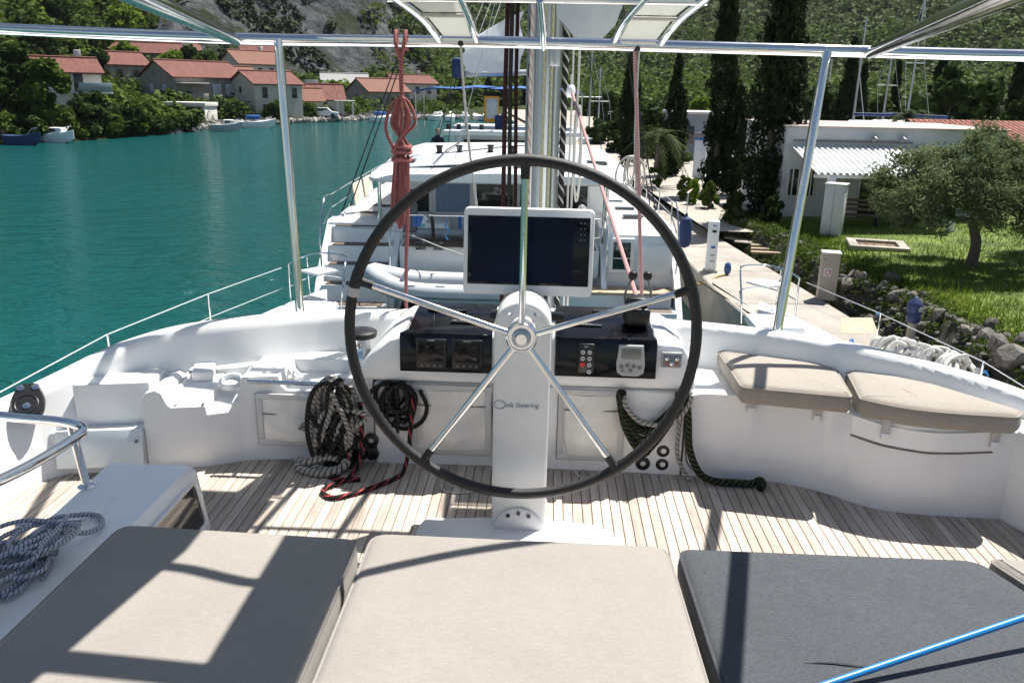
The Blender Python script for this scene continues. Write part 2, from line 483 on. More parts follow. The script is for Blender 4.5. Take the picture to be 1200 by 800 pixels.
def terrain_mat(name, g1, g2, rock1, rock2, thr, soft=0.12, rs=0.05):
    m, n, b, out = newmat(name); L = n.links.new
    g = n.nodes.new('ShaderNodeNewGeometry')
    def noise(s, d=8, r=0.65):
        q = n.nodes.new('ShaderNodeTexNoise'); q.inputs['Scale'].default_value = s; q.inputs['Detail'].default_value = d; q.inputs['Roughness'].default_value = r
        L(g.outputs['Position'], q.inputs['Vector']); return q.outputs['Fac']
    def mix(a, bb, f):
        q = n.nodes.new('ShaderNodeMix'); q.data_type = 'RGBA'
        for i, c in ((6, a), (7, bb)):
            if isinstance(c, tuple): q.inputs[i].default_value = (*c, 1)
            else: L(c, q.inputs[i])
        L(f, q.inputs[0]); return q.outputs[2]
    def rng_(f, a, c):
        q = n.nodes.new('ShaderNodeMapRange'); q.inputs[1].default_value = a; q.inputs[2].default_value = c; L(f, q.inputs[0]); return q.outputs[0]
    green = mix(g1, g2, rng_(noise(0.22), 0.35, 0.65))
    rock = mix(rock1, rock2, rng_(noise(0.16, 10, 0.75), 0.38, 0.62))
    col = mix(green, rock, rng_(noise(rs, 8, 0.7), thr, thr + soft))
    L(col, b.inputs['Base Color']); b.inputs['Roughness'].default_value = 0.95; b.inputs['Specular IOR Level'].default_value = 0.1
    bp = n.nodes.new('ShaderNodeBump'); bp.inputs['Strength'].default_value = 1.0; bp.inputs['Distance'].default_value = 3.0
    L(noise(0.35, 8, 0.7), bp.inputs['Height']); L(bp.outputs[0], b.inputs['Normal'])
    return m

# bearing (degrees from +Y, positive to the right) -> distance where the far bank begins
SB = [(-180, 80), (-60, 77), (-33.6, 83), (-29.1, 87), (-24.3, 96.5), (-20.7, 110), (-17.6, 120), (-13.8, 130), (-9.4, 139), (-6, 146), (-2, 152), (4, 154), (180, 152)]
def start(b): return np.interp(b, [q[0] for q in SB], [q[1] for q in SB])
def hill(b, r):
    """ground height of the far bank and the mountains, bearing in degrees and distance in metres"""
    b = np.asarray(b, float); r = np.asarray(r, float)
    x = r * np.sin(np.radians(b)); y = r * np.cos(np.radians(b))
    e = r - start(b)
    z = -2.95 + 0.085 * np.clip(e, 0, 90)
    z = np.where(e < 0, WZ - 1.0 + 1.65 * np.clip((e + 3) / 3, 0, 1), z)
    # wooded hill far left
    wl = 1 / (1 + np.exp((b + 24.5) / 1.5))
    z = z + wl * 0.45 * np.clip(e - np.interp(b, [-34, -30.5, -27, -23], [42, 58, 96, 100]), 0, 170) * (0.8 + 0.4 * fbm(x / 60, y / 60, 4, 5))
    # rock mountain left of centre
    wr = (1 - wl) / (1 + np.exp((b + 9.5) / 1.8))
    rid = fbm(x / 90, y / 90, 6, 3, True)
    z = z + wr * 0.75 * np.clip(e - 74, 0, 230) * (0.35 + 0.95 * rid)
    # green slopes on the right
    wg = (1 - wl) * (1 - 1 / (1 + np.exp((b + 9.5) / 1.8)))
    z = z + wg * 0.33 * np.clip(r - 250, 0, 430) * (0.72 + 0.5 * fbm(x / 140, y / 140, 5, 9))
    z = z + 0.5 * (fbm(x / 9, y / 9, 4, 21) - 0.5) * np.clip(e / 20, 0, 1) + 17.0 * wr * np.clip((e - 80) / 40, 0, 1) * (fbm(x / 22, y / 40, 5, 33, True) - 0.5) + 6.0 * wr * np.clip((e - 80) / 40, 0, 1) * (fbm(x / 6, y / 9, 4, 35, True) - 0.5)
    return z
def on_hill(b, r):
    return Vector((r * math.sin(R(b)), r * math.cos(R(b)), float(hill(b, r))))

def polar_terrain(name, b0, b1, nb, r0f, r1, nr, m):
    bs = np.linspace(b0, b1, nb); V = []
    for i in range(nr):
        t = i / (nr - 1)
        rr = r0f(bs) * (r1 / r0f(bs)) ** t
        V.append(np.stack([rr * np.sin(np.radians(bs)), rr * np.cos(np.radians(bs)), hill(bs, rr)], 1))
    V = np.concatenate(V)
    i, k = np.meshgrid(np.arange(nr - 1), np.arange(nb - 1), indexing='ij')
    a = (i * nb + k).ravel()
    return tag(fast_mesh(name, V, np.stack([a, a + 1, a + nb + 1, a + nb], 1), m, smooth=True), kind='structure')
tm_l = terrain_mat('wooded_ground', (0.020, 0.034, 0.010), (0.055, 0.075, 0.022), (0.10, 0.095, 0.075), (0.17, 0.155, 0.125), 0.62)
tm_r = terrain_mat('limestone_cliff', (0.028, 0.040, 0.022), (0.050, 0.065, 0.032), (0.018, 0.022, 0.030), (0.165, 0.170, 0.176), 0.40, 0.10, 0.07)  # near-black blue rock paints crag shade, pale rock the sunlit faces
tm_g = terrain_mat('maquis_slope', (0.045, 0.070, 0.024), (0.085, 0.11, 0.038), (0.12, 0.125, 0.06), (0.19, 0.175, 0.09), 0.66, 0.08, 0.03)
polar_terrain('wooded_hill', -75, -24.5, 120, lambda b: start(b) - 3, 420, 120, tm_l)
polar_terrain('rocky_mountain', -24.5, -8.5, 150, lambda b: start(b) - 3, 800, 230, tm_r)
polar_terrain('green_mountain', -8.5, 75, 260, lambda b: start(b) - 3, 1500, 170, tm_g)

# ---- leaves -------------------------------------------------------------
def leaf_quads(C, rad, per, size, seed=0, squash=(1, 1, 1), shell=0.55, aspect=0.6, up=0.3):
    """quads scattered in ellipsoid clumps round the centres C; returns verts, faces"""
    g = np.random.default_rng(seed)
    C = np.asarray(C, float); rad = np.broadcast_to(np.asarray(rad, float), (len(C),))
    n = len(C) * per
    c = np.repeat(C, per, 0); rr = np.repeat(rad, per)
    d = g.normal(size=(n, 3)); d /= np.linalg.norm(d, axis=1)[:, None]
    q = (shell + (1 - shell) * g.random(n)) * np.where(g.random(n) < 0.25, g.random(n), 1.0)
    P = c + d * (rr * q)[:, None] * np.asarray(squash)
    nrm = d * 0.7 + g.normal(size=(n, 3)) * 0.7 + np.array([0, 0, up]); nrm /= np.linalg.norm(nrm, axis=1)[:, None]
    a = np.cross(nrm, g.normal(size=(n, 3))); a /= np.linalg.norm(a, axis=1)[:, None]
    b = np.cross(nrm, a)
    s = (size * (0.6 + 0.8 * g.random(n)))[:, None] if np.isscalar(size) else (np.repeat(size, per) * (0.6 + 0.8 * g.random(n)))[:, None]
    V = np.stack([P - a * s, P - b * s * aspect, P + a * s, P + b * s * aspect], 1).reshape(-1, 3)
    return V, np.arange(n * 4).reshape(n, 4)

L_dark = leaf_mat('leaf_dark_green', (0.012, 0.026, 0.007), (0.045, 0.075, 0.016), 0.25)
L_mid = leaf_mat('leaf_mid_green', (0.030, 0.058, 0.010), (0.10, 0.145, 0.024), 0.3)
L_light = leaf_mat('leaf_light_green', (0.060, 0.120, 0.010), (0.19, 0.27, 0.03), 0.4)
L_cyp = leaf_mat('leaf_cypress', (0.006, 0.012, 0.005), (0.022, 0.036, 0.011), 0.12)
L_olive = leaf_mat('leaf_olive', (0.075, 0.105, 0.045), (0.20, 0.235, 0.11), 0.35)
L_scrub = leaf_mat('leaf_scrub', (0.040, 0.066, 0.022), (0.120, 0.150, 0.052), 0.2)
L_scrubd = leaf_mat('leaf_scrub_dark', (0.018, 0.032, 0.016), (0.045, 0.060, 0.028), 0.15)
bark = mat('bark', (0.10, 0.085, 0.07), 0.9, var=0.35, vs=12, bump=0.6, bs=40)

def scrub(name, b0, b1, r0, r1, n, rad, m, seed, label, per=20, keep=None, lf=.38, bank_only=False, wood_only=False):
    g = np.random.default_rng(seed)
    b = b0 + (b1 - b0) * g.random(n); r = r0 * (r1 / r0) ** g.random(n)
    x = r * np.sin(np.radians(b)); y = r * np.cos(np.radians(b))
    if wood_only:
        k = r > start(b) + np.interp(b, [-34, -30.5, -27, -23], [30, 45, 88, 98]); b, r, x, y = b[k], r[k], x[k], y[k]
    if bank_only:
        k = r > start(b) + 1.5; b, r, x, y = b[k], r[k], x[k], y[k]
    if keep is not None:
        k = fbm(x / 30, y / 30, 4, seed) > keep
        b, r, x, y = b[k], r[k], x[k], y[k]
    z = hill(b, r)
    rd = rad * (0.5 + g.random(len(b)) ** 2 * 1.3) * (0.55 + 0.45 * r / r1)
    V, Fq = leaf_quads(np.stack([x, y, z + rd * 0.45], 1), rd, per, rd * lf, seed, (1, 1, 0.8), 0.7, 0.8, 0.9)
    o = fast_mesh(name, V, Fq, m)
    return tag(o, label, 'scrub', kind='stuff')
scrub('mountain_scrub', -10, 32, 235, 700, 32000, 1.5, L_scrub, 11, 'green maquis scrub covering the far mountain slope', 10, None, .42)
scrub('mountain_forest', -12, 34, 168, 300, 2200, 2.2, L_mid, 12, 'darker pine scrub along the foot of the green mountain', 40, None, .20)
scrub('cliff_scrub', -26, -8, 200, 560, 9000, 1.3, L_scrubd, 13, 'dark bushes clinging to the grey limestone cliff', 12, 0.43, .45)
scrub('hill_wood', -50, -23, 118, 330, 1900, 2.7, L_mid, 14, 'dense green wood covering the hill above the left bank', 130, None, .14, False, True)
scrub('hill_sunlit_patch', -46, -23, 118, 300, 520, 2.4, L_light, 16, 'thickets in brighter leaf colour as sunlit patches of the wooded hill', 120, .45, .15, False, True)  # brighter leaves paint sunlit patches into the wood
scrub('bank_ground_cover', -40, -5, 84, 190, 3000, 1.1, L_mid, 15, 'low green ground cover between the houses on the far bank', 34, None, .24, True)

# ---- land on the right --------------------------------------------------
def qx_r(y): return 7.6 - 0.095 * y       # right edge of the quay
def qx_l(y): return 5.55 - 0.095 * y + max(0.0, 13 - y) * 0.07 + min(.3, max(0, y - 18) * .06)      # water edge of the quay
conc = mat('quay_concrete', (0.29, 0.265, 0.235), 0.9, var=0.16, vs=1.3, bump=0.35, bs=30, tint=(0.33, 0.30, 0.265))
ys = [-12, -4, 4, 10, 14, 18, 22, 26, 30, 36, 44, 60, 90, 150]
mb = MB(); vs = []; fs = []
for y in ys:
    vs += [(qx_l(y), y, QZ - 1.6), (qx_l(y), y, QZ - 0.03), (qx_l(y) + 0.03, y, QZ), (qx_r(y), y, QZ), (qx_r(y), y, QZ - 1.6)]
for i in range(len(ys) - 1):
    for k in range(4):
        fs.append((i * 5 + k, i * 5 + k + 1, i * 5 + k + 6, i * 5 + k + 5))
mb.add(vs, fs)
quay = tag(mb.build('quay', conc, smooth=False), kind='structure')
patch = mat('quay_patch', (0.44, 0.33, 0.24), 0.9, var=0.14, vs=3, bump=0.3, bs=40)
for (a, b_, c, d) in (((985, 372), (1022, 372), (1030, 392), (985, 390)),):
    P = [Pz(*q, QZ + 0.004) for q in (a, b_, c, d)]
    MB().add(P, [(0, 1, 2, 3)]).build('repair_patch', patch, quay)
# expansion joints and worn slabs across the quay
joint = mat('quay_joint', (0.10, 0.085, 0.07), 0.95, var=0.3)
for y in np.arange(10.5, 60, 3.2):
    mb = MB(); a = Vector((qx_l(y) + .05, y, QZ + .003)); b_ = Vector((qx_r(y), y + .15, QZ + .003))
    mb.add([a, b_, b_ + Vector((0, .03, 0)), a + Vector((0, .03, 0))], [(0, 1, 2, 3)])
    mb.build('slab_joint', joint, quay)

soil = mat('soil', (0.040, 0.036, 0.026), 0.95, var=0.3, vs=1.5, bump=0.5, bs=12)
grassm = mat('lawn_ground', (0.055, 0.10, 0.014), 0.95, var=0.4, vs=1.1, bump=0.5, bs=25, tint=(0.11, 0.15, 0.025))
gravel = mat('car_park_ground', (0.34, 0.31, 0.27), 0.95, var=0.15, vs=0.8, bump=0.3, bs=15)
LZ = -2.1
def bank_x(y): return qx_r(y) + 0.95 + 0.25 * math.sin(y * 0.9) + 0.15 * math.sin(y * 2.3 + 1)
ly = list(np.arange(-12, 29, 1.0))
mb = MB(); vs = []; fs = []
for y in ly:
    bx = bank_x(y)
    vs += [(qx_r(y) - 0.02, y, QZ - 0.9), (qx_r(y) + 0.35, y, QZ - 0.65), (bx, y, LZ - 0.05), (bx + 0.6, y, LZ)]
for i in range(len(ly) - 1):
    for k in range(3):
        fs.append((i * 4 + k, i * 4 + k + 1, i * 4 + k + 5, i * 4 + k + 4))
mb.add(vs, fs)
bank = tag(mb.build('bank', soil), kind='structure')
mb = MB(); vs = []; fs = []
for y in ly:
    for k in range(40):
        x = bank_x(y) + 0.55 + k * 0.75 * (1 + k * 0.03)
        vs.append((x, y, LZ + 0.004 + 0.10 * float(fbm(np.array(x / 2.5), np.array(y / 2.5), 3, 4)) * min(1, k / 2) + 0.016 * k))
for i in range(len(ly) - 1):
    for k in range(39):
        fs.append((i * 40 + k, i * 40 + k + 1, i * 40 + k + 41, i * 40 + k + 40))
mb.add(vs, fs)
lawn = tag(mb.build('lawn', grassm), kind='structure')
mb = MB()
mb.add([(qx_r(28) - .1, 24.5, LZ - 0.12), (160, 24.5, LZ - 0.12), (160, 160, LZ - 0.12), (-9, 160, LZ - 0.12), (qx_r(60), 60, LZ - 0.12), (qx_r(40), 40, LZ - 0.12)], [(0, 1, 2, 3, 4, 5)])
tag(mb.build('marina_ground', gravel), kind='structure')
# grass blades on the lawn
g = np.random.default_rng(5)
n = 60000
yy = g.uniform(9, 25.5, n); kx = g.random(n) ** 1.3 * 13
xx = np.array([bank_x(v) for v in yy]) + 0.35 + kx
hh = 0.05 + 0.09 * g.random(n) ** 2 + 0.10 * (g.random(n) < 0.05)
zz = LZ + 0.01 + 0.016 * (kx / 0.9) + 0.03
an = g.uniform(0, 6.28, n); wv = 0.008 + 0.010 * g.random(n)
lean = g.normal(0, 0.05, (n, 2))
V = np.zeros((n, 3, 3))
V[:, 0] = np.stack([xx - wv * np.cos(an), yy - wv * np.sin(an), zz - 0.04], 1)
V[:, 1] = np.stack([xx + wv * np.cos(an), yy + wv * np.sin(an), zz - 0.04], 1)
V[:, 2] = np.stack([xx + lean[:, 0], yy + lean[:, 1], zz + hh], 1)
L_grass = leaf_mat('grass_blade', (0.065, 0.115, 0.010), (0.19, 0.25, 0.035), 0.4)
tag(fast_mesh('grass', V.reshape(-1, 3), np.arange(n * 3).reshape(n, 3), L_grass), 'short green grass of the lawn beside the quay', 'grass', kind='stuff')
# rocks of the bank
rockm = mat('bank_rock', (0.115, 0.106, 0.094), 0.9, var=0.4, vs=3, bump=0.9, bs=11, rnd=0.5)
def rock_mesh(seed):
    bm = bmesh.new(); bmesh.ops.create_icosphere(bm, subdivisions=2, radius=0.5)
    r_ = random.Random(seed)
    pl = [(Vector((r_.gauss(0, 1), r_.gauss(0, 1), r_.gauss(0, 1))).normalized(), r_.uniform(0.28, 0.42)) for _ in range(9)]
    for v in bm.verts:
        for nn, d in pl:
            k = v.co.dot(nn)
            if k > d: v.co -= nn * (k - d)
    me = bpy.data.meshes.new('rock'); bm.to_mesh(me); bm.free(); me.materials.append(rockm); return me
RM = [rock_mesh(i) for i in range(8)]
rr = random.Random(3)
for i in range(270):
    y = rr.uniform(17, 27) if i < 70 else rr.uniform(9.2, 18)
    t = rr.random()
    x = qx_r(y) + 0.05 + t * 1.35
    s = (0.14 + 0.34 * rr.random() ** 1.6) * (.7 if y > 18 else 1) * (1.15 if t < 0.5 else 0.8)
    o = link('rock', RM[i % 8], None, bank, (x, y, float(np.interp(x - qx_r(y), [0, .35, bank_x(y) - qx_r(y), 3], [QZ - .9, QZ - .65, LZ - .05, LZ])) + s * .18), (rr.uniform(0, 6), rr.uniform(0, 6), rr.uniform(0, 6)))
    o.scale = (s * rr.uniform(0.9, 1.6), s * rr.uniform(0.8, 1.3), s * rr.uniform(0.6, 0.95))

# weeds growing between the stones of the bank
g = np.random.default_rng(9); C = []
for i in range(900):
    y = g.uniform(9, 28) if i < 500 else g.uniform(17, 28); t = g.random() ** .7; x = qx_r(y) + .1 + t * 1.5
    C.append((x, y, float(np.interp(x - qx_r(y), [0, .35, bank_x(y) - qx_r(y), 3], [QZ - .9, QZ - .65, LZ - .05, LZ])) + .05))
V, Fq = leaf_quads(np.array(C), .12 + .10 * g.random(len(C)), 42, .045, 5, (1.2, 1.2, .8), .4, .35, .3)
tag(fast_mesh('weeds', V, Fq, L_mid), 'green weeds growing between the stones of the bank', 'weeds', kind='stuff')

# rubble filling the gaps of the bank
bm = bmesh.new(); bmesh.ops.create_icosphere(bm, subdivisions=1, radius=.5); bm.verts.ensure_lookup_table()
BV = np.array([v.co[:] for v in bm.verts]); BF = np.array([[v.index for v in f.verts] for f in bm.faces]); bm.free()
g = np.random.default_rng(31); VV = []; FF = []; nb_ = len(BV)
for i in range(1500):
    y = g.uniform(9, 28); t = g.random(); x = qx_r(y) + .02 + t * 1.35; s_ = .06 + .16 * g.random() ** 2
    z = float(np.interp(x - qx_r(y), [0, .35, bank_x(y) - qx_r(y), 3], [QZ - .9, QZ - .65, LZ - .05, LZ])) + s_ * .2
    v = BV * (1 + .35 * (g.random((nb_, 1)) - .5)) * np.array([1.4, 1.0, .7]) * s_; a = g.uniform(0, 6.28); c_, d_ = math.cos(a), math.sin(a)
    v = np.stack([v[:, 0] * c_ - v[:, 1] * d_, v[:, 0] * d_ + v[:, 1] * c_, v[:, 2]], 1) + np.array([x, y, z])
    VV.append(v); FF.append(BF + i * nb_)
o = fast_mesh('rubble', np.concatenate(VV), np.concatenate(FF), mat('rubble_stone', (.095, .09, .08), .9, var=.6, vs=1.5, bump=.5, bs=12))
tag(o, 'small rubble filling the gaps between the rocks of the bank', 'rubble', kind='stuff')
# ================================================================== OWN BOAT
# ---- hulls, coachroof, guard rails
own = thing('sailing_catamaran', 'white sailing catamaran we stand on, its bows and guard rails beyond the coaming', 'catamaran')
def hx(y):    # outer sheer line
    return float(np.interp(y, [-6, 0, 5, 8.9, 10.9, 13, 13.7], [4.7, 4.95, 4.98, 4.92, 4.55, 4.02, 3.72]))
def hull_rings(s):
    rings = []
    for y in (-6, -3, 0, 3, 6, 8, 9.5, 11, 12.3, 13.2, 13.7):
        xo = hx(y); wd = float(np.interp(y, [-6, 6, 9, 11, 13, 13.7], [2.3, 2.4, 2.1, 1.5, 0.55, 0.06])); xi = xo - wd
        zd = -1.78 + 0.006 * max(0, y); xc = (xo + xi) / 2
        k = min(1, wd / 1.2)
        rings.append([(s * xo, y, zd), (s * (xo - .03 * k), y, zd + .03), (s * (xi + .03 * k), y, zd + .03), (s * xi, y, zd), (s * (xi + .15 * k), y, -3.0), (s * (xc - .25 * k), y, -3.9), (s * (xc + .25 * k), y, -3.9), (s * (xo - .18 * k), y, -3.0)])
    return rings
for s in (-1, 1):
    mb = MB(); mb.loft(hull_rings(s), True, True, True); mb.build('hull', gel, own)
mb = MB(); mb.box((0, 1.5, -2.0), (5.6, 15, 0.5), 0.1); mb.build('bridge_deck', gel2, own)
mb = MB()
rings = []
for y, zt, wd in ((-5, -.25, 5.4), (0, -.14, 5.2), (4.0, -.13, 4.6), (5.6, -.22, 4.2), (7.6, -1.2, 3.7), (8.2, -1.72, 3.5)):
    rings.append([(-wd / 2 - .3, y, -1.75), (-wd / 2, y, zt - .1), (-wd / 2 + .15, y, zt), (wd / 2 - .15, y, zt), (wd / 2, y, zt - .1), (wd / 2 + .3, y, -1.75)])
mb.loft(rings, True, True, True); mb.build('coachroof', gel, own)
mb = MB(); mb.tube([(-3.4, 11.9, -1.85), (3.4, 11.9, -1.85)], .13, 10); mb.build('crossbeam', alu, own)
for s in (-1, 1):
    # pulpit
    mb = MB()
    top = [(s * 3.98, 12.7, -1.03), (s * 3.93, 13.2, -1.02), (s * 3.68, 13.52, -1.0), (s * 3.25, 13.3, -.98), (s * 3.12, 12.9, -1.0), (s * 3.10, 12.6, -1.3), (s * 3.12, 12.5, -1.72)]
    mb.tube(top, .014, 8, smooth=5)
    mb.tube([(s * 3.98, 12.7, -1.03), (s * 3.98, 12.7, -1.72)], .014, 8)
    mb.tube([(s * 3.86, 13.3, -1.03), (s * 3.84, 13.3, -1.70)], .014, 8)
    mb.tube([(s * 3.97, 12.7, -1.38), (s * 3.9, 13.2, -1.38), (s * 3.66, 13.5, -1.37), (s * 3.25, 13.25, -1.36), (s * 3.11, 12.7, -1.37)], .011, 8, smooth=4)
    mb.build('pulpit', steel, own)
    mb = MB(); mb.prism([(s * 3.92, 13.1, -1.24), (s * 3.66, 13.45, -1.24), (s * 3.3, 13.2, -1.24), (s * 3.55, 12.85, -1.24)], (0, 0, .035)); mb.build('pulpit_seat', whitep, own)
    mb = MB(); mb.box((s * 3.55, 12.25, -1.66), (.75, .75, .16), .06); mb.build('deck_hatch', gel2, own)
    # stanchions and lifelines
    for y in (-2, 1.2, 4.0, 6.4, 8.9, 10.9):
        mb = MB(); mb.tube([(s * hx(y), y, -1.76), (s * hx(y), y, -1.08)], .0125, 8); mb.lathe([(.03, 0), (.03, .02), (.016, .05)], (s * hx(y), y, -1.745), 10); mb.build('stanchion', steel, own)
    for z, r_ in ((-1.09, .0065), (-1.42, .005)):
        mb = MB(); mb.tube([(s * (hx(y) - .0), y, z) for y in (-4, -2, 1.2, 4.0, 6.4, 8.9, 10.9, 12.7)], r_, 6); mb.build('lifeline', steelw, own)

# ---- flybridge floor: caulked teak planks
tp = MB(); tp.add([(-2.7, -2.0, -.010), (2.7, -2.0, -.010), (2.7, 3.9, -.010), (-2.7, 3.9, -.010)], [(0, 1, 2, 3)])
floor = tag(tp.build('deck_floor', caulk), kind='structure')
PW = 0.0405
def plank_mesh(l):
    mb = MB(); x = PW / 2 - .0016; c = .0016
    sec = [(-x, -.012), (-x, -c), (-x + c, 0), (x - c, 0), (x, -c), (x, -.012)]
    mb.loft([[(a, 0, b) for a, b in sec], [(a, l, b) for a, b in sec]], False)
    return mb.mesh('plank', smooth=False)
pm = plank_mesh(4.2); pm.materials.append(teak)
for i in range(-58, 59):
    link('plank', pm, None, floor, (i * PW, -.5 + .0, 0))

# ---- coaming
coam = thing('flybridge_coaming', 'curved white moulded coaming with seat bases round the teak flybridge floor', 'coaming')
ST = [(-2.55, 0, .30), (-2.5, 1.5, .32), (-2.42, 2.6, .33), (-2.30, 3.24, .35), (-2.13, 3.48, .42), (-1.95, 3.66, .50), (-1.72, 3.76, .565), (-1.44, 3.84, .60), (-1.16, 3.98, .60), (-.87, 4.06, .60),
      (0, 4.13, .605), (.76, 4.04, .60), (1.21, 3.90, .60), (1.52, 3.73, .595), (1.84, 3.62, .55), (2.13, 3.44, .50), (2.4, 3.1, .42), (2.55, 2.5, .36), (2.6, 1.2, .33), (2.6, 0, .3)]
sp_ = spline(ST, 6)
rings = []
for i, p in enumerate(sp_):
    a = sp_[max(0, i - 1)]; b_ = sp_[min(len(sp_) - 1, i + 1)]
    t = (b_ - a); t.z = 0; t.normalize()
    inn = Vector((t.y, -t.x, 0))          # towards the middle
    w_ = .075 if p.x < -1.9 else .06
    foot = .39 if -1.66 < p.x < 2.1 and p.y > 3.2 else -.02
    k = 1.0 if foot > 0 else 1.5
    rings.append([p - inn * .16 + Vector((0, 0, -.75)), p - inn * .05 + Vector((0, 0, -.06)), p - inn * .035 + Vector((0, 0, -.012)), p - inn * .015, p + inn * (w_ - .02), p + inn * w_ + Vector((0, 0, -.012)), p + inn * (w_ + .012) + Vector((0, 0, -.05)),
                  Vector((p.x + inn.x * (w_ + .05 * k), p.y + inn.y * (w_ + .05 * k), max(foot, p.z * .45))), Vector((p.x + inn.x * (w_ + .075 * k), p.y + inn.y * (w_ + .075 * k), foot))])
mb = MB(); mb.loft([list(q) for q in rings], False); mb.build('coaming_wall', gel, coam, auto=70)

def block(name, poly, z0, z1, m, parent, bev=.015, seg=3):
    """prism with rounded top edges"""
    bm = bmesh.new()
    vs = [bm.verts.new((p[0], p[1], z0)) for p in poly]
    f = bm.faces.new(vs); r_ = bmesh.ops.extrude_face_region(bm, geom=[f])
    tv = [e for e in r_['geom'] if isinstance(e, bmesh.types.BMVert)]
    for v in tv: v.co.z = z1
    if bev > 0:
        te = [e for e in r_['geom'] if isinstance(e, bmesh.types.BMEdge)]
        bmesh.ops.bevel(bm, geom=te, offset=bev, segments=seg, profile=0.5, affect='EDGES')
    bmesh.ops.recalc_face_normals(bm, faces=bm.faces)
    for f in bm.faces: f.smooth = True
    for e in bm.edges:
        if len(e.link_faces) == 2 and e.calc_face_angle(0) > R(35): e.smooth = False
    me = bpy.data.meshes.new(name); bm.to_mesh(me); bm.free()
    return link(name, me, m, parent)
def sm2(pts, n=5): return [(v.x, v.y) for v in spline([(p[0], p[1], 0) for p in pts], n)]
SH = .405
# starboard seat base with its wavy front
fr = sm2([(.735, 3.525), (1.05, 3.51), (1.22, 3.47), (1.36, 3.39), (1.50, 3.28), (1.67, 3.235), (2.02, 3.22)])
block('seat_base', fr + [(2.09, 3.05), (2.17, 2.6), (2.25, 1.5), (2.28, 0), (2.58, 0), (2.5, 2.5), (2.38, 3.05), (2.1, 3.37), (1.8, 3.56), (1.48, 3.66), (1.17, 3.83), (.735, 3.97)], -.02, SH, gel, coam)
# centre section under the helm console
block('centre_locker', [(-.69, 3.545), (-.2, 3.555), (.3, 3.545), (.725, 3.53), (.725, 3.975), (0, 4.06), (-.69, 4.02)], -.02, SH + .001, gel, coam)
# port seat base, moulded tray and lower bay
def fy(x): return float(np.interp(x, [-1.70, -1.60, -1.45, -1.30, -1.15, -.9, -.69], [3.375, 3.40, 3.44, 3.515, 3.545, 3.552, 3.55]))
prof_ = [(-1.70, -.02), (-1.70, .35), (-1.68, .375), (-1.645, .385), (-1.62, .37), (-1.60, .315), (-1.585, .300), (-1.445, .297), (-1.44, .255), (-1.345, .255), (-1.34, .297), (-1.312, .300), (-1.302, .395), (-1.29, .417),
         (-1.135, .417), (-1.125, .37), (-1.10, .347), (-.86, .347), (-.83, .37), (-.82, .417), (-.697, .417), (-.697, -.02)]
def by(x): return 3.66 if x < -1.6 else (3.74 if x < -1.30 else 3.97)
def bz(x, z): return z + (.085 if -1.61 < x < -1.31 and z > .2 else 0)
tops = [prof_[1]]
for (xa, za), (xb, zb) in zip(prof_[1:-2], prof_[2:-1]):
    n_ = max(1, int((xb - xa) / .05))
    for k in range(1, n_ + 1): tops.append((xa + (xb - xa) * k / n_, za + (zb - za) * k / n_))
bm = bmesh.new()
A_ = [bm.verts.new((x, fy(x), -.02)) for x, z in tops]; B_ = [bm.verts.new((x, fy(x) + .002, z - .004)) for x, z in tops]; B2 = [bm.verts.new((x, fy(x) + .007, z)) for x, z in tops]; C_ = [bm.verts.new((x, by(x), bz(x, z))) for x, z in tops]; D_ = [bm.verts.new((x, by(x), -.02)) for x, z in tops]
for q0, q1 in ((A_, B_), (B_, B2), (B2, C_), (C_, D_)):
    for i in range(len(tops) - 1): bm.faces.new((q0[i], q0[i + 1], q1[i + 1], q1[i]))
for k in (0, -1): bm.faces.new((A_[k], B_[k], B2[k], C_[k], D_[k]))
bmesh.ops.recalc_face_normals(bm, faces=bm.faces)
for f in bm.faces: f.smooth = True
for e in bm.edges:
    if len(e.link_faces) == 2 and e.calc_face_angle(0) > R(30): e.smooth = False
me = bpy.data.meshes.new('seat_base'); bm.to_mesh(me); bm.free(); link('seat_base', me, gel, coam)
block('tray_back', [(-1.60, 3.665), (-1.305, 3.745), (-1.305, 3.80), (-1.60, 3.745)], -.02, SH - .005, gel, coam, .015)
block('bin_back', [(-1.14, 3.80), (-.81, 3.82), (-.81, 3.99), (-1.14, 3.90)], .30, .4165, gel, coam, .008)
mb = MB(); mb.box((-1.53, 3.67, .385), (.10, .13, .05), .012, (R(8), 0, .25)); mb.build('moulding', gel, coam)
mb = MB(); mb.lathe([(.055, -.02), (.055, .004), (.046, .004), (.042, -.03)], (-1.385, 3.62, .360), 24, (0, -.3, 1)); mb.build('cup_holder', gel, coam)
for x, y in ((-1.455, 3.452), (-1.57, 3.425)):
    mb = MB(); mb.lathe([(.007, 0), (.007, .004)], (x, y, .302), 10, (0, -.3, 1)); mb.build('screw', seam, coam)
block('shelf', [(-2.02, 3.40), (-1.705, 3.47), (-1.705, 3.78), (-1.85, 3.72), (-2.02, 3.58)], -.02, .395, gel, coam, .012)
block('bay_step', [(-2.10, 3.30), (-1.705, 3.37), (-1.705, 3.46), (-2.04, 3.39)], -.02, .20, gel2, coam, .012)
acr = mat('frosted_acrylic', (0.70, 0.76, 0.78), 0.15, var=0.03, coat=0.5)
fl = tag(MB().box((0, 0, 0), (.37, .012, .17), .004).build('spray_flap', acr, None, (-1.885, 3.318, .125), (R(-12), 0, R(10))), 'frosted acrylic flap leaning in the recess of the port coaming', 'flap')
for sx in (-1, 1):
    mb = MB(); mb.lathe([(.008, 0), (.008, .006)], (sx * .16, -.0065, .03), 10, (0, -1, 0)); mb.build('screw', seam, fl)

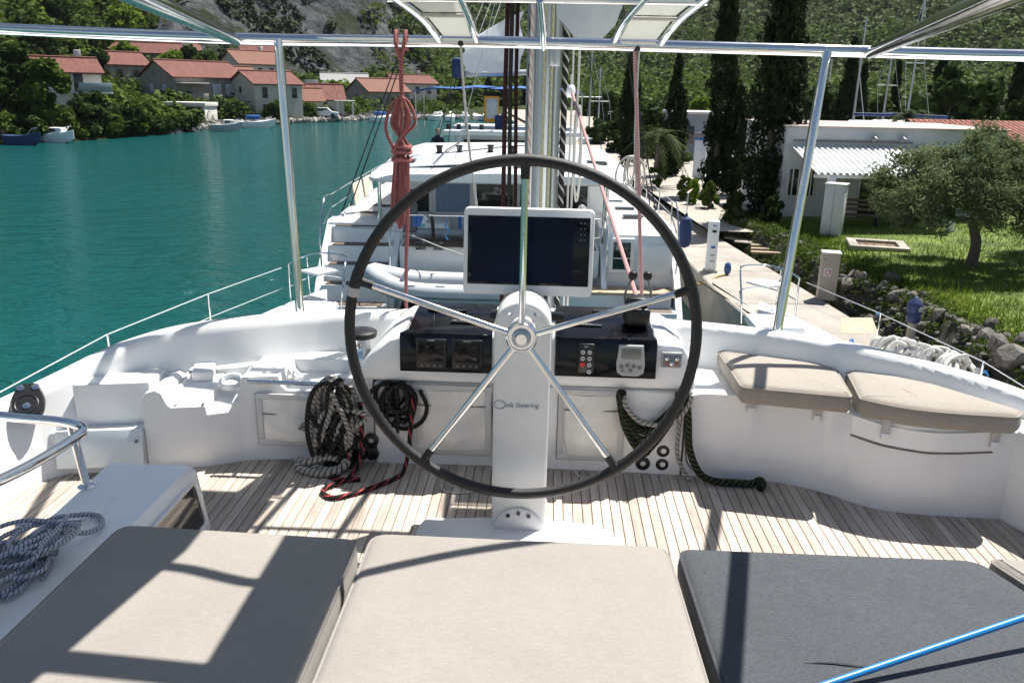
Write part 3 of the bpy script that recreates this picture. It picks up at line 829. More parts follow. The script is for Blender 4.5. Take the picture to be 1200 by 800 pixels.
# seams and locker pockets
def line_on(parent, pts, r_=.0035, m=None, name='seam'):
    mb = MB(); mb.tube(pts, r_, 6, smooth=4 if len(pts) > 2 else 0); return mb.build(name, m or seam, parent)
line_on(coam, [(.728, 3.527, .40), (.735, 3.522, .25), (.75, 3.521, .08), (.80, 3.519, .02)], .004)
line_on(coam, [(-.695, 3.546, .40), (-.695, 3.546, .01)], .003)
# locker lid under the aft starboard cushion
lid = []
for t in np.linspace(0, 1, 14):
    x = 1.40 + t * .53; y = float(np.interp(x, [1.36, 1.50, 1.67, 2.02], [3.385, 3.28, 3.235, 3.22])) - .012
    lid.append(Vector((x, y, .355 - .02 * math.sin(t * 3.1))))
mb = MB()
mb.loft([[(p.x, p.y + .012, p.z + .045) for p in lid], [(p.x, p.y - .001, p.z + .043) for p in lid], [(p.x, p.y - .001, p.z - .040) for p in lid], [(p.x, p.y + .012, p.z - .044) for p in lid]], False)
mb.build('locker_lid', gel, coam)
line_on(coam, [(p.x, p.y - .001, p.z - .047) for p in lid], .0045)

def pocket(x0, x1, z0, z1, y, name='pocket', dz=0):
    """framed vinyl pocket on the locker front, its lit inside painted cream"""
    p = thing_part(name, coam)
    fw = .028
    mb = MB()
    for (cx, cz, sx, sz) in (((x0 + x1) / 2, z1 - fw / 2, x1 - x0, fw), ((x0 + x1) / 2, z0 + fw / 2, x1 - x0, fw), (x0 + fw / 2, (z0 + z1) / 2, fw, z1 - z0 - 2 * fw), (x1 - fw / 2, (z0 + z1) / 2, fw, z1 - z0 - 2 * fw)):
        mb.box((cx, y - .004, cz), (sx, .012, sz), .003)
    p = mb.build(name, vinylf, coam)
    n = 9; V = []; fs = []
    g_ = random.Random(int(x0 * 1000))
    for j in range(n):
        for i in range(n):
            u, v = i / (n - 1), j / (n - 1)
            sag = .028 * math.sin(math.pi * u) * (0.25 + v) * (1 if v < 1 else .6) + g_.uniform(-.002, .002)
            V.append((x0 + fw + u * (x1 - x0 - 2 * fw), y - .004 - max(0, sag) * (1 if 0 < i < n - 1 else 0), z1 - fw - v * (z1 - z0 - 2 * fw)))
    for j in range(n - 1):
        for i in range(n - 1): fs.append((j * n + i, j * n + i + 1, (j + 1) * n + i + 1, (j + 1) * n + i))
    MB().add(V, fs).build('window', vinyl, p)
    mb = MB(); mb.tube([(x0 + fw, y - .011, z1 - fw - .07), (x1 - fw, y - .012, z1 - fw - .07)], .003, 6); mb.build('hem', seam, p)
    for (a, b_) in (((x0, z0), (x1, z0)), ((x0, z0), (x0, z1))):
        mb = MB(); mb.tube([(a[0], y - .003, a[1]), (b_[0], y - .003, b_[1])], .0035, 6); mb.build('edge_seam', seam, p)
    return p
def thing_part(n, p): return None
pocket(-1.235, -.84, .085, .338, 3.522)
pocket(-.52, -.15, .06, .40, 3.542)
pocket(.155, .46, .055, .40, 3.542)
# recess above the port pocket: box shaped locker mouth in the seat top
#inner = mat('locker_liner', (0.60, 0.60, 0.57), 0.5, var=0.06)
mb = MB(); mb.tube([(-1.26, 3.50, .40), (-.80, 3.50, .40)], .011, 10); mb.tube([(-1.16, 3.50, .40), (-1.16, 3.56, .40)], .009, 8); mb.tube([(-.83, 3.50, .40), (-.83, 3.56, .40)], .009, 8)
tag(mb.build('grab_rail', steel), 'short steel grab rail on the port locker front holding the rope bundle', 'grab rail')
# sheave organisers low on the locker front
k_ = 0
for x in (-.80, -.71, .555, .645):
    k_ += 1
    lab = ['outer', 'inner', 'inner', 'outer'][k_ - 1] + ' black double sheave on the locker front ' + ('left' if x < 0 else 'right') + ' of the pedestal'
    o = thing('deck_organiser', lab, 'sheave', (x, 3.547, 0), 0, 'sheaves on the locker front')
    for z in (.048, .115):
        mb = MB(); mb.lathe([(.032, 0), (.034, .004), (.034, .012), (.026, .016), (.013, .016), (.013, .010)], (0, 0, z), 22, (0, -1, 0)); mb.build('sheave', black, o)
    mb = MB(); mb.lathe([(.012, .010), (.012, .013)], (0, 0, .115), 14, (0, -1, 0)); mb.build('bolt', steel if k_ != 2 else white, o)
    mb = MB(); mb.box((0, -.003, .08), (.05, .006, .10), .002); mb.build('plate', black, o)

# ---- cushions
def round_poly(poly, rc, n=5):
    P = [Vector((p[0], p[1], 0)) for p in poly]; out = []
    N = len(P)
    for i in range(N):
        a, b_, c = P[i - 1], P[i], P[(i + 1) % N]
        r_ = min(rc, (a - b_).length * .45, (c - b_).length * .45)
        s = b_ + (a - b_).normalized() * r_; e = b_ + (c - b_).normalized() * r_
        for k in range(n):
            t = k / (n - 1)
            out.append(s * (1 - t) ** 2 + b_ * 2 * t * (1 - t) + e * t * t)
    return out
def resample(P, step):
    out = []
    for i in range(len(P)):
        a, b_ = P[i], P[(i + 1) % len(P)]
        k = max(1, int((b_ - a).length / step))
        for j in range(k): out.append(a.lerp(b_, j / k))
    return out
def cushion(name, poly, z0, z1, m, label, er=.03, puff=.012, rc=.05, group=None, seed=0):
    P = resample(round_poly(poly, rc), .045)
    A = sum((P[i].x * P[(i + 1) % len(P)].y - P[(i + 1) % len(P)].x * P[i].y) for i in range(len(P)))
    if A < 0: P.reverse()
    N = len(P); nr = []
    for i in range(N):
        t = P[(i + 1) % N] - P[i - 1]; nr.append(Vector((-t.y, t.x, 0)).normalized())
    rings = []
    def ring(ins, z): rings.append([(p.x + q.x * ins, p.y + q.y * ins, z) for p, q in zip(P, nr)])
    ring(.012, z0); ring(0, z0 + .015)
    ring(-.003, (z0 + z1) / 2)
    for a in (0, 30, 60, 90):
        ring(er * (1 - math.cos(R(a))) * 1.0, z1 - er + er * math.sin(R(a)))
    c = sum(P, Vector()) / N
    base = [Vector(q) for q in rings[-1]]
    g_ = random.Random(seed)
    for t in (.08, .2, .36, .55, .75, .92):
        rings.append([(b_.x + (c.x - b_.x) * t, b_.y + (c.y - b_.y) * t, z1 + puff * math.sin(min(1, t * 1.5) * math.pi / 2)) for b_ in base])
    mb = MB(); mb.loft([list(r_) for r_ in rings], True, True, True)
    o = mb.build(name, m, None, auto=80)
    tag(o, label, 'cushion', group)
    mb = MB(); mb.tube([(p[0], p[1], p[2] + .001) for p in rings[4]], .0045, 6, closed=True)
    mb.build('piping', m, o)
    return o
# starboard seat cushions
cushion('seat_cushion', [(.935, 3.405), (1.385, 3.325), (1.455, 3.83), (1.18, 3.845), (.93, 3.93)], SH + .003, .495, taupe, 'taupe seat cushion on the starboard bench nearer the helm console', .03, .008, .03)
cushion('seat_cushion', sm2([(1.405, 3.31), (1.52, 3.235), (1.68, 3.185), (1.975, 3.155)], 5) + [(2.03, 3.22), (1.80, 3.52), (1.65, 3.63), (1.475, 3.71)], SH + .003, .495, taupe, 'taupe seat cushion with curved front, tapering at the far starboard end of the bench', .03, .008, .03)
for i, (x, y) in enumerate(((1.01, 3.50), (1.28, 3.435), (1.505, 3.258), (1.925, 3.206))):
    lab = ['leftmost', 'second', 'third', 'rightmost'][i] + ' grey webbing tab below the starboard seat cushions'
    mb = MB(); mb.box((x, y - .006, .375), (.034, .008, .085), .003, (0, 0, -.35 if i in (1, 2) else -.08)); o = tag(mb.build('fastening_tab', strap), lab, 'strap', 'tabs under the starboard cushions')
    mb = MB(); mb.box((x, y - .012, .345), (.03, .006, .03), .002, (0, 0, -.35 if i in (1, 2) else -.08)); mb.build('snap', whitep, o)
# sunbed: base and cushions
mb = MB(); mb.box((.2, 1.05, .15), (3.0, 2.0, .29), .03); tag(mb.build('sunbed_platform', gel), 'white moulded platform under the sunbed cushions', 'sunbed')
CT = .405
cushion('sunbed_cushion', [(-1.20, 2.22), (-.455, 2.19), (-.445, .3), (-1.26, .3)], .30, CT, beige, 'beige sunbed cushion on the left, mostly in shade', .03, .006, .05)
cushion('sunbed_cushion', [(-.425, 2.225), (.47, 2.215), (.52, .3), (-.425, .3)], .30, CT + .002, beige, 'sunlit beige sunbed cushion in the middle behind the wheel', .03, .006, .06)
dk = cushion('sunbed_cushion', [(.495, 2.21), (1.375, 2.21), (1.56, 1.7), (1.60, .3), (.55, .3)], .30, CT, dark, 'charcoal sunbed cushion on the right under the blue tube', .03, .006, .05)
cushion('sunbed_cushion', [(1.40, 2.23), (1.95, 2.2), (1.95, .3), (1.63, .3), (1.585, 1.7)], .30, CT, beige, 'corner of a beige cushion at the right edge beyond the charcoal one', .03, .006, .05)
mb = MB()
a = Pz(942, 777, CT + .004); b_ = Pz(1038, 782, CT + .004)
mb.tube([a, a.lerp(b_, .3) + Vector((0, .003, .003)), a.lerp(b_, .7) + Vector((0, -.003, .002)), b_], lambda t: .0015 + .003 * math.sin(math.pi * t), 6, smooth=5); mb.build('crease_fold', dark, dk)
mb = MB(); a = Pz(940, 811, CT + .012); b_ = Pz(1260, 703, CT + .10)
mb.tube([a.lerp(b_, -.6), a, b_, a.lerp(b_, 2.2)], .0085, 12)
bo = tag(mb.build('boat_hook', bluerod), 'bright blue tube lying across the charcoal cushion', 'boat hook')
# ================================================================== HELM
def textmesh(name, s, size, m, parent, loc, rot, ext=.0004, align='CENTER', shear=0):
    cu = bpy.data.curves.new(name, 'FONT'); cu.body = s; cu.size = size; cu.extrude = ext; cu.align_x = align; cu.align_y = 'CENTER'; cu.shear = shear
    t = bpy.data.objects.new(name, cu); COL.objects.link(t)
    dg = bpy.context.evaluated_depsgraph_get()
    me = bpy.data.meshes.new_from_object(t.evaluated_get(dg))
    bpy.data.objects.remove(t); bpy.data.curves.remove(cu)
    me.materials.clear(); me.materials.append(m)
    return link(name, me, None, parent, loc, rot)
UP = (R(90), 0, 0)
# ---- pedestal
ped = thing('steering_pedestal', 'white steering pedestal with rounded head behind the wheel', 'pedestal', (0, 0, 0))
def dome(y0, y1, hw, zt, zb, r_, n=14):
    ring = [(-hw, zb)]
    for k in range(n + 1):
        a = math.pi - math.pi * k / n
        ring.append((hw * math.cos(a), zt - hw + hw * math.sin(a)))
    ring.append((hw, zb))
    out = []
    for y, s in ((y0 + r_ * 1.0, 1 - 0 * r_), ):
        pass
    sh = lambda q, d: [(x * (1 - d / hw), y_, (z - d) if z > zb else z) for x, z, y_ in q]
    def at(y, d): return [(x * (1 - d / hw), y, (z - d) if z > zb + .001 else z) for x, z in ring]
    return [at(y0, r_), at(y0 + r_ * .3, r_ * .3), at(y0 + r_, 0), at(y1 - r_, 0), at(y1 - r_ * .3, r_ * .3), at(y1, r_)]
mb = MB(); mb.loft(dome(2.955, 3.17, .107, .950, .0, .014), True, True, True); mb.build('column', gelw, ped, auto=50)
mb = MB(); mb.lathe([(.080, 0), (.080, .006), (.05, .016), (.045, .034)], (0, 2.957, .85), 28, (0, -1, 0)); mb.build('shaft_boss', gelw, ped)
for a in (50, 130, 230, 310):
    mb = MB(); mb.lathe([(.0075, 0), (.0075, .005)], (.072 * math.cos(R(a)), 2.946, .85 + .072 * math.sin(R(a))), 10, (0, -1, 0)); mb.build('screw', steel, ped)
mb = MB(); mb.tube([(0, 2.95, .85), (0, 2.80, .85)], .02, 14); mb.build('shaft', steel, ped)
mb = MB(); mb.lathe([(.098, 0), (.098, .012), (.09, .018), (.03, .02)], (0, 2.956, .012), 32, (0, -1, 0)); mb.build('base_flange', whitep, ped)
for a in (60, 90, 120):
    mb = MB(); mb.lathe([(.008, 0), (.008, .006)], (.082 * math.cos(R(a)), 2.937, .012 + .082 * math.sin(R(a))), 10, (0, -1, 0)); mb.build('bolt', black, ped)
block('plinth', sm2([(-.40, 2.86), (-.39, 2.97), (-.33, 3.01), (0, 3.03), (.28, 3.01), (.37, 2.95), (.40, 2.86)], 4) + [(.40, 2.5), (-.40, 2.5)], .0005, .02, gel, ped, .006, 2)
textmesh('lettering', 'Jefa Steering', .027, printb, ped, (0, 2.9535, .542), UP, .0003, shear=.25)
mb = MB(); mb.tube([(-.082 + .02 * math.cos(a), 2.9537, .543 + .017 * math.sin(a)) for a in np.linspace(.4, 5.6, 20)], .0013, 5); mb.build('emblem', printb, ped)

# ---- wheel
WY = 2.83
wh = thing('helm', 'large five spoke steel steering wheel with black leather rim', 'steering wheel', (0, WY, .852))
RW = .617
mb = MB(); mb.tube([(RW * math.cos(a), 0, RW * math.sin(a)) for a in np.linspace(0, 2 * math.pi, 97)[:-1]], .0195, 14, closed=True); rim = mb.build('rim', rubber, wh)
stm = mat('stitching', (0.10, 0.10, 0.10), 0.8)
mb = MB(); ri = RW - .0188
for k in range(150):
    a = 2 * math.pi * k / 150; da = .011
    mb.tube([(ri * math.cos(a), -.006, ri * math.sin(a)), (ri * math.cos(a + da), .006, ri * math.sin(a + da))], .0014, 4)
o = mb.build('stitching', stm, rim); o['kind'] = 'stuff'
for a in (90, 162, 234, 306, 18):
    d = Vector((math.cos(R(a)), 0, math.sin(R(a))))
    mb = MB(); mb.tube([d * .045 + Vector((0, -.004, 0)), d * (RW - .05)], .0125, 12); sp2 = mb.build('spoke', steel, wh)
    t = Vector((-d.z, 0, d.x))
    mb = MB(); mb.tube([d * (RW - .062), d * (RW - .025)], .0155, 12); mb.tube([d * (RW - .026), d * (RW - .008)], .0165, 12, r2=.021)
    mb.tube([Vector((RW * math.cos(R(a) + q), 0, RW * math.sin(R(a) + q))) for q in np.linspace(-.055, .055, 7)], .0208, 14); mb.build('socket', rubber, sp2)
mb = MB()
mb.lathe([(.05, -.02), (.056, -.012), (.058, 0), (.056, .014), (.050, .022), (.046, .022), (.044, .014), (.036, .014)], (0, 0, 0), 36, (0, -1, 0)); hub = mb.build('hub', steel, wh)
mb = MB(); mb.lathe([(.035, .0142), (.035, .020), (.030, .024), (.0, .0245)], (0, 0, 0), 30, (0, -1, 0)); mb.build('hub_cap', alu, hub)
mb = MB(); mb.box((0, -.0255, 0), (.05, .0015, .003), 0, (0, R(25), 0)); mb.build('slot', grey, hub)
mb = MB(); mb.tube([(RW * math.cos(a), 0, RW * math.sin(a)) for a in np.linspace(R(164.5), R(167.5), 5)], .0212, 14); mb.build('tape_mark', strap, rim)

# ---- console
con = thing('helm_console', 'white helm console with black instrument panels either side of the pedestal', 'console', (-.012, .0, -.255))
con.scale = (1.15, 1.15, 1.15)
def con_ring(y, d=0, sl=0):
    P = [(-.655, .585), (-.66, .615), (-.605, .69), (-.53, .775), (-.475, .805), (-.40, .812), (.45, .812), (.56, .80), (.62, .765), (.655, .71), (.672, .64), (.672, .585)]
    out = []
    for x, z in P:
        zz = z - d if z > .7 else (z + d if z < .6 else z)
        out.append((x * (1 - d / .65), y, zz))
    return out
def low(r_, d): return [(x, y, z - d if z > .76 else z) for x, y, z in r_]
mb = MB(); mb.loft([low(con_ring(3.052, .02), .022), low(con_ring(3.058, .007), .022), low(con_ring(3.075, 0), .020), con_ring(3.40, 0), con_ring(3.425, .01), con_ring(3.43, .03)], True, True, True)
mb.build('body', gel, con, auto=45)
for x in (-.3, .35):
    mb = MB(); mb.box((x, 3.36, .53), (.12, .10, .12), .02); mb.build('support', gel, con)
def panel(x0, x1, sh0, sh1, name):
    """front face, slanted top edge, glossy top plate"""
    mb = MB()
    yf = 3.036
    sec0 = [(yf, .638), (yf - .004, .645), (yf + .002, .775), (yf + .010, .790), (yf + .03, .800), (3.385, .8275), (3.39, .822), (3.39, .800), (yf + .02, .775), (yf + .018, .638)]
    mb.loft([[(x0 + (sh0 if k > 3 and k < 8 else 0), y, z) for k, (y, z) in enumerate(sec0)], [(x1 + (sh1 if 3 < k < 8 else 0), y, z) for k, (y, z) in enumerate(sec0)]], True, True, True)
    return mb.build(name, gloss, con, auto=30)
pl_ = panel(-.475, -.118, .03, 0, 'instrument_panel')
pr_ = panel(.125, .512, 0, -.012, 'instrument_panel')
pl_['label'] = 'black panel with two square displays left of the pedestal'
pr_['label'] = 'black panel with keypad, throttle and grey display right of the pedestal'
FY = 3.032
for x in (-.352, -.213):
    mb = MB(); mb.box((x, FY - .003, .715), (.118, .008, .118), .006); d_ = mb.build('display', black, pl_)
    mb = MB(); mb.box((x, FY - .0075, .724), (.096, .002, .082), .001); mb.build('screen', gloss, d_)
    textmesh('lettering', 'SIMRAD', .0085, printw, d_, (x, FY - .0078, .768), UP, .0002)
    for k in range(4):
        mb = MB(); mb.lathe([(.0045, 0), (.0045, .002)], (x - .036 + k * .024, FY - .007, .668), 8, (0, -1, 0)); mb.build('key', grey, d_)
# top plate fittings
for x in (-.37, -.27):
    mb = MB(); mb.lathe([(.032, 0), (.032, .004), (.027, .004), (.024, -.004)], (x, 3.29, .8215), 24); mb.build('round_cap', black, pl_)
mb = MB(); mb.box((-.235, 3.15, .8110), (.115, .03, .006), .002); rk = mb.build('switch_row', black, pl_)
for k in range(4):
    mb = MB(); mb.box((-.275 + k * .027, 3.15, .8150), (.016, .014, .006), .002); mb.build('switch', grey, rk)
mb = MB(); mb.tube([(-.37, 3.255, .8190), (-.345, 3.07, .8040)], .0008, 4); mb.build('scratch', grey, pl_)
mb = MB(); mb.box((.245, 3.16, .8115), (.12, .03, .006), .002); rk = mb.build('switch_row', black, pr_)
textmesh('lettering', '- A R 2 -', .016, printw, rk, (.245, 3.16, .8150), (0, 0, 0), .0002)
mb = MB(); mb.box((.33, 3.33, .826), (.11, .05, .008), .003); mb.build('vent_cover', black, pr_)
# keypad
mb = MB(); mb.box((.243, FY - .003, .715), (.062, .010, .118), .006); kp = mb.build('keypad', black, pr_)
textmesh('lettering', 'JEFA', .0085, printw, kp, (.243, FY - .0085, .763), UP, .0002)
for i, z in enumerate((.741, .716, .691, .669)):
    for j, x in enumerate((.230, .256)):
        if i == 3 and j == 0: continue
        mt = red if (i == 2 and j == 0) else printw
        r_ = .0105 if (i == 2 and j == 0) else .0085
        mb = MB(); mb.lathe([(r_, 0), (r_, .003), (r_ * .8, .005)], (x, FY - .008, z - (.006 if i == 3 else 0)), 16, (0, -1, 0)); bt = mb.build('button', mt, kp)
        if mt is printw:
            mb = MB(); mb.box((x, FY - .0135, z - (.006 if i == 3 else 0)), (.008, .001, .004)); mb.build('symbol', black, bt)
# autopilot display
ap = MB(); ring = [(-.046, .775), (.046, .775), (.054, .70), (.050, .668), (.03, .655), (-.03, .655), (-.050, .668), (-.054, .70)]
ap.prism([(x + .412, FY - .004, z) for x, z in ring], (0, -.018, 0)); apo = ap.build('autopilot_display', lgrey, pr_)
apo['label'] = 'grey autopilot display with five buttons'
mb = MB(); mb.box((.412, FY - .0228, .744), (.074, .002, .042), .001); mb.build('lcd', lcd, apo)
textmesh('lettering', 'SIMRAD', .012, printw, apo, (.412, FY - .0242, .719), UP, .0002)
for x, z, rr_ in ((-.034, .692, .009), (-.012, .697, .009), (.012, .694, .009), (.034, .690, .009), (0, .678, .008), (-.03, .676, .006)):
    mb = MB(); mb.lathe([(rr_, 0), (rr_ * .85, .003)], (.412 + x, FY - .0218, z), 12, (0, -1, 0)); mb.build('button', grey, apo)
# switch box on the white wing
mb = MB(); mb.box((.57, 3.043, .715), (.078, .014, .062), .004); sb = mb.build('toggle_box', lgrey, con)
mb = MB(); mb.box((.57, 3.0348, .715), (.066, .003, .050), .001); mb.build('face_plate', grey, sb)
for (x, z) in ((.551, .724), (.589, .724), (.57, .704)):
    mb = MB(); mb.lathe([(.008, 0), (.008, .006), (.004, .008), (.0035, .022)], (x, 3.033, z), 12, (0, -1, .15)); mb.build('toggle', steel, sb)
for (x, z) in ((.551, .704), (.589, .704)):
    mb = MB(); mb.lathe([(.004, 0), (.004, .003)], (x, 3.033, z), 8, (0, -1, 0)); mb.build('lamp', red, sb)
# throttle
th = thing('throttle_control', 'black twin lever throttle with round knobs on the console', 'throttle', (.494, 3.646, .690))
th.scale = (1.15, 1.15, 1.15)
mb = MB(); mb.box((0, 0, .035), (.10, .11, .075), .018); mb.box((0, 0, .085), (.085, .07, .05), .018); mb.build('housing', black, th)
for s in (-1, 1):
    mb = MB(); mb.tube([(s * .046, .0, .08), (s * .05, -.01, .12), (s * .036, -.03, .17), (s * .028, -.04, .185)], .005, 8, smooth=4); lv = mb.build('lever', grey, th)
    mb = MB(); mb.lathe([(.006, -.018), (.014, -.014), (.0185, 0), (.014, .014), (.005, .018)], (s * .028, -.045, .20), 16); mb.build('knob', black, lv)
# pair of engine control cables hidden loops behind the console
# ---- chart plotter
cp = thing('chart_plotter', 'white framed chart plotter with dark screen above the pedestal', 'chart plotter', (.008, 3.24, 1.08), 0)
cp.rotation_euler = (R(-7), 0, R(-0.4))
def rrect(w_, h_, r_, y, n=5):
    out = []
    for cx, cz, a0 in ((w_ / 2 - r_, h_ / 2 - r_, 0), (-w_ / 2 + r_, h_ / 2 - r_, 90), (-w_ / 2 + r_, -h_ / 2 + r_, 180), (w_ / 2 - r_, -h_ / 2 + r_, 270)):
        for k in range(n):
            a = R(a0 + 90 * k / (n - 1)); out.append((cx + r_ * math.cos(a), y, cz + r_ * math.sin(a)))
    return out
mb = MB(); mb.loft([rrect(.500, .332, .018, -.016), rrect(.512, .342, .022, -.010), rrect(.514, .344, .022, .01), rrect(.49, .32, .02, .05)], True, True, True); mb.build('housing', whitep, cp, auto=45)
mb = MB(); mb.box((0, -.0175, .004), (.478, .004, .268), .001); gl = mb.build('glass', gloss, cp)
mb = MB(); mb.box((-.025, -.0200, .004), (.40, .001, .250)); mb.build('screen', screenm, gl)
g_ = random.Random(5)
for j in range(4):
    for i in range(2):
        mb = MB(); mb.lathe([(.0032, 0), (.0032, .001)], (.203 + i * .015, -.0196, .118 - j * .022), 8, (0, -1, 0)); mb.build('key', grey, gl)
mb = MB(); mb.box((0, .07, -.19), (.16, .05, .16), .02); mb.box((0, .05, -.26), (.30, .09, .03), .01); mb.build('bracket', black, cp)
# ---- winch on the coaming top left of the console
wn = thing('winch', 'black capped winch on the port coaming beside the console', 'winch', (-.80, 3.80, .42))
mb = MB(); mb.lathe([(.06, 0), (.06, .03), (.045, .05), (.042, .10), (.05, .115), (.05, .12)], (0, 0, 0), 24); mb.build('drum', steel, wn)
mb = MB(); mb.lathe([(.072, .120), (.076, .128), (.076, .145), (.066, .152), (.02, .154)], (0, 0, 0), 28); mb.build('top_cap', black, wn)
# ================================================================== BIMINI, MAST, BOOM, ROPES
bim = thing('bimini_frame', 'polished steel bimini frame with two posts and roof panels overhead', 'bimini')
BY = 4.2
def part_tube(name, pts, r_, m, parent, seg=12, smooth=0):
    mb = MB(); mb.tube(pts, r_, seg, smooth=smooth); return mb.build(name, m, parent)
fb = [(-3.1, 3.95, 1.93), (-2.62, 4.18, 1.925), (-1.35, BY, 1.90), (-.12, BY + .01, 1.905), (1.09, BY, 1.895), (2.28, BY, 1.885), (2.9, 4.0, 1.88)]
part_tube('front_tube', fb, .0275, steel, bim, 16, 6)
part_tube('post', [(-1.16, 4.03, .40), (-1.24, 4.185, 1.90)], .022, steel, bim, 14)
part_tube('post', [(1.20, 3.93, .40), (1.365, 4.19, 1.885)], .023, steel, bim, 14)
part_tube('side_tube', [(-1.45, BY, 1.893), (-.86, 2.0, 1.88), (-.60, 1.0, 1.88)], .0255, steel, bim, 14)
part_tube('side_tube', [(1.57, BY, 1.885), (.98, 1.9, 1.887), (.74, 1.0, 1.887)], .0265, steel, bim, 14)
part_tube('rib', [(-.46, 4.215, 1.90), (-.51, 3.98, 1.985), (-.60, 3.64, 2.06)], .017, steel, bim, 12, 5)
part_tube('rib', [(-.285, 4.225, 1.90), (-.295, 3.98, 1.98), (-.31, 3.64, 2.06)], .017, steel, bim, 12, 5)
part_tube('rib', [(.365, 4.225, 1.905), (.395, 3.98, 1.985), (.45, 3.64, 2.06)], .017, steel, bim, 12, 5)
part_tube('rib', [(.585, 4.215, 1.90), (.625, 3.98, 1.985), (.70, 3.64, 2.065)], .017, steel, bim, 12, 5)
part_tube('centre_tube', [(.035, 4.23, 1.885), (.03, 4.0, 1.96), (.02, 3.66, 2.05)], .017, steel, bim, 12, 5)
part_tube('cross_tube', [(-.62, 3.72, 2.045), (-.3, 3.72, 2.05), (.45, 3.72, 2.05), (.71, 3.72, 2.05)], .014, steel, bim, 12, 3)
part_tube('hoop', [(-.64, 2.63, 2.10), (-.33, 2.66, 2.12), (-.05, 2.60, 2.13), (.19, 2.66, 2.12), (.45, 2.78, 2.10), (.735, 2.88, 2.07), (.80, 2.91, 2.07)], .020, steel, bim, 12, 5)
canv = mat('bimini_panel', (0.66, 0.67, 0.64), 0.7, var=0.05, vs=4)
def canvas_mat():
    m, n, b, out = newmat('translucent_canvas'); L = n.links.new
    b.inputs['Base Color'].default_value = (0.62, 0.63, 0.60, 1); b.inputs['Roughness'].default_value = 0.8
    tr = n.nodes.new('ShaderNodeBsdfTranslucent'); tr.inputs[0].default_value = (0.62, 0.64, 0.60, 1)
    ms = n.nodes.new('ShaderNodeMixShader'); ms.inputs[0].default_value = 0.45
    L(b.outputs[0], ms.inputs[1]); L(tr.outputs[0], ms.inputs[2]); L(ms.outputs[0], out.inputs[0]); return m
tcan = canvas_mat()
def sheet(name, pts, m, parent, th=.004):
    P = [Vector(p) for p in pts]; nrm = (P[1] - P[0]).cross(P[3] - P[0]).normalized() * th
    mb = MB(); mb.add(P + [p + nrm for p in P], [(0, 1, 2, 3), (7, 6, 5, 4), (0, 4, 5, 1), (1, 5, 6, 2), (2, 6, 7, 3), (3, 7, 4, 0)])
    return mb.build(name, m, parent, smooth=False)
for (xa, xb, xc, xd) in ((-.455, -.29, -.59, -.312), (.37, .58, .445, .69)):
    def lv(t, a, b_): return a + (b_ - a) * t
    zz = lambda t: 1.905 + .15 * math.sin(t * 1.45) / math.sin(1.45)
    prev = 0.06
    for t0, t1 in ((.06, .44), (.50, .96)):
        P = []
        for t in (t0, t1):
            P.append((lv(t, xa, xc) + .022, 4.215 - t * .56, zz(t) + .012)); P.append((lv(t, xb, xd) - .022, 4.215 - t * .56, zz(t) + .012))
        sheet('roof_panel', [P[0], P[1], P[3], P[2]], tcan, bim)
    for t in (.03, .47):
        part_tube('batten', [(lv(t, xa, xc), 4.215 - t * .56, zz(t)), (lv(t, xb, xd), 4.215 - t * .56, zz(t))], .009, strap, bim, 8)
# unseen roof canvas further aft, shaped so its shade falls on the port cushion
sheet('roof_panel', [(-1.12, 4.05, 2.145), (-.31, 4.05, 2.145), (-.32, 2.75, 2.13), (-1.16, 2.75, 2.13)], tcan, bim)
sheet('roof_panel', [(-1.16, 2.749, 2.13), (-.32, 2.749, 2.13), (-.46, 2.0, 2.13), (-1.2, 1.2, 2.13)], tcan, bim)
sheet('roof_panel', [(-.065, 3.05, 2.13), (.165, 3.05, 2.13), (.165, 1.4, 2.15), (-.065, 1.4, 2.15)], tcan, bim)  # added strip, placed for a dark band across the port cushion
sheet('roof_panel', [(-.9, 2.24, 1.92), (-.06, 2.27, 2.135), (-.06, 2.19, 2.135), (-.9, 2.16, 1.92)], tcan, bim)
# ---- mast and boom
mz0, mz1 = -1.75, 17.0
mast = thing('mast', 'grey aluminium mast of our boat standing behind the steering wheel', 'mast', (0, 8.3, mz0))
def oval(cx, cy, z, a, b_, n=24): return [(cx + a * math.cos(2 * math.pi * k / n), cy + b_ * math.sin(2 * math.pi * k / n), z) for k in range(n)]
mb = MB(); mb.loft([oval(0, 0, 0, .17, .24), oval(0, 0, mz1 - mz0, .15, .2)], True, True, True); mb.build('spar', mastm, mast)
for x, w_, m in ((-.10, .028, alu), (.035, .045, alu), (.115, .02, lgrey)):
    mb = MB(); mb.box((x, -.232 if abs(x) < .08 else -.20, 6.5), (w_, .03, 13.0), .005); mb.build('track', m, mast)
for z in (2.3, 2.75, 3.25, 3.6, 4.0):
    mb = MB(); mb.box((-.13, -.195, z), (.03, .02, .12), .004); mb.build('halyard_slot', black, mast)
for i, z in enumerate((1.9, 2.3, 2.7, 3.1, 3.5)):
    mb = MB(); mb.lathe([(.007, 0), (.007, .006)], (.06, -.242, z), 8, (0, -1, 0)); mb.build('rivet', black, mast)
mb = MB(); mb.box((.10, -.25, 3.72), (.10, .10, .16), .01); mb.tube([(.10, -.31, 3.78), (.10, -.31, 3.66)], .008, 8); mb.build('gooseneck', alu, mast)
boom = thing('boom', 'boom with grey sail bag hanging above the bimini', 'boom', (0, 8.0, 0))
mb = MB()
mb.tube([(-.05, -.25, 3.45), (-2.3, -3.3, 3.5), (-5.0, -6.8, 3.6)], .14, 14); mb.build('spar', alu, boom)
bagr = []
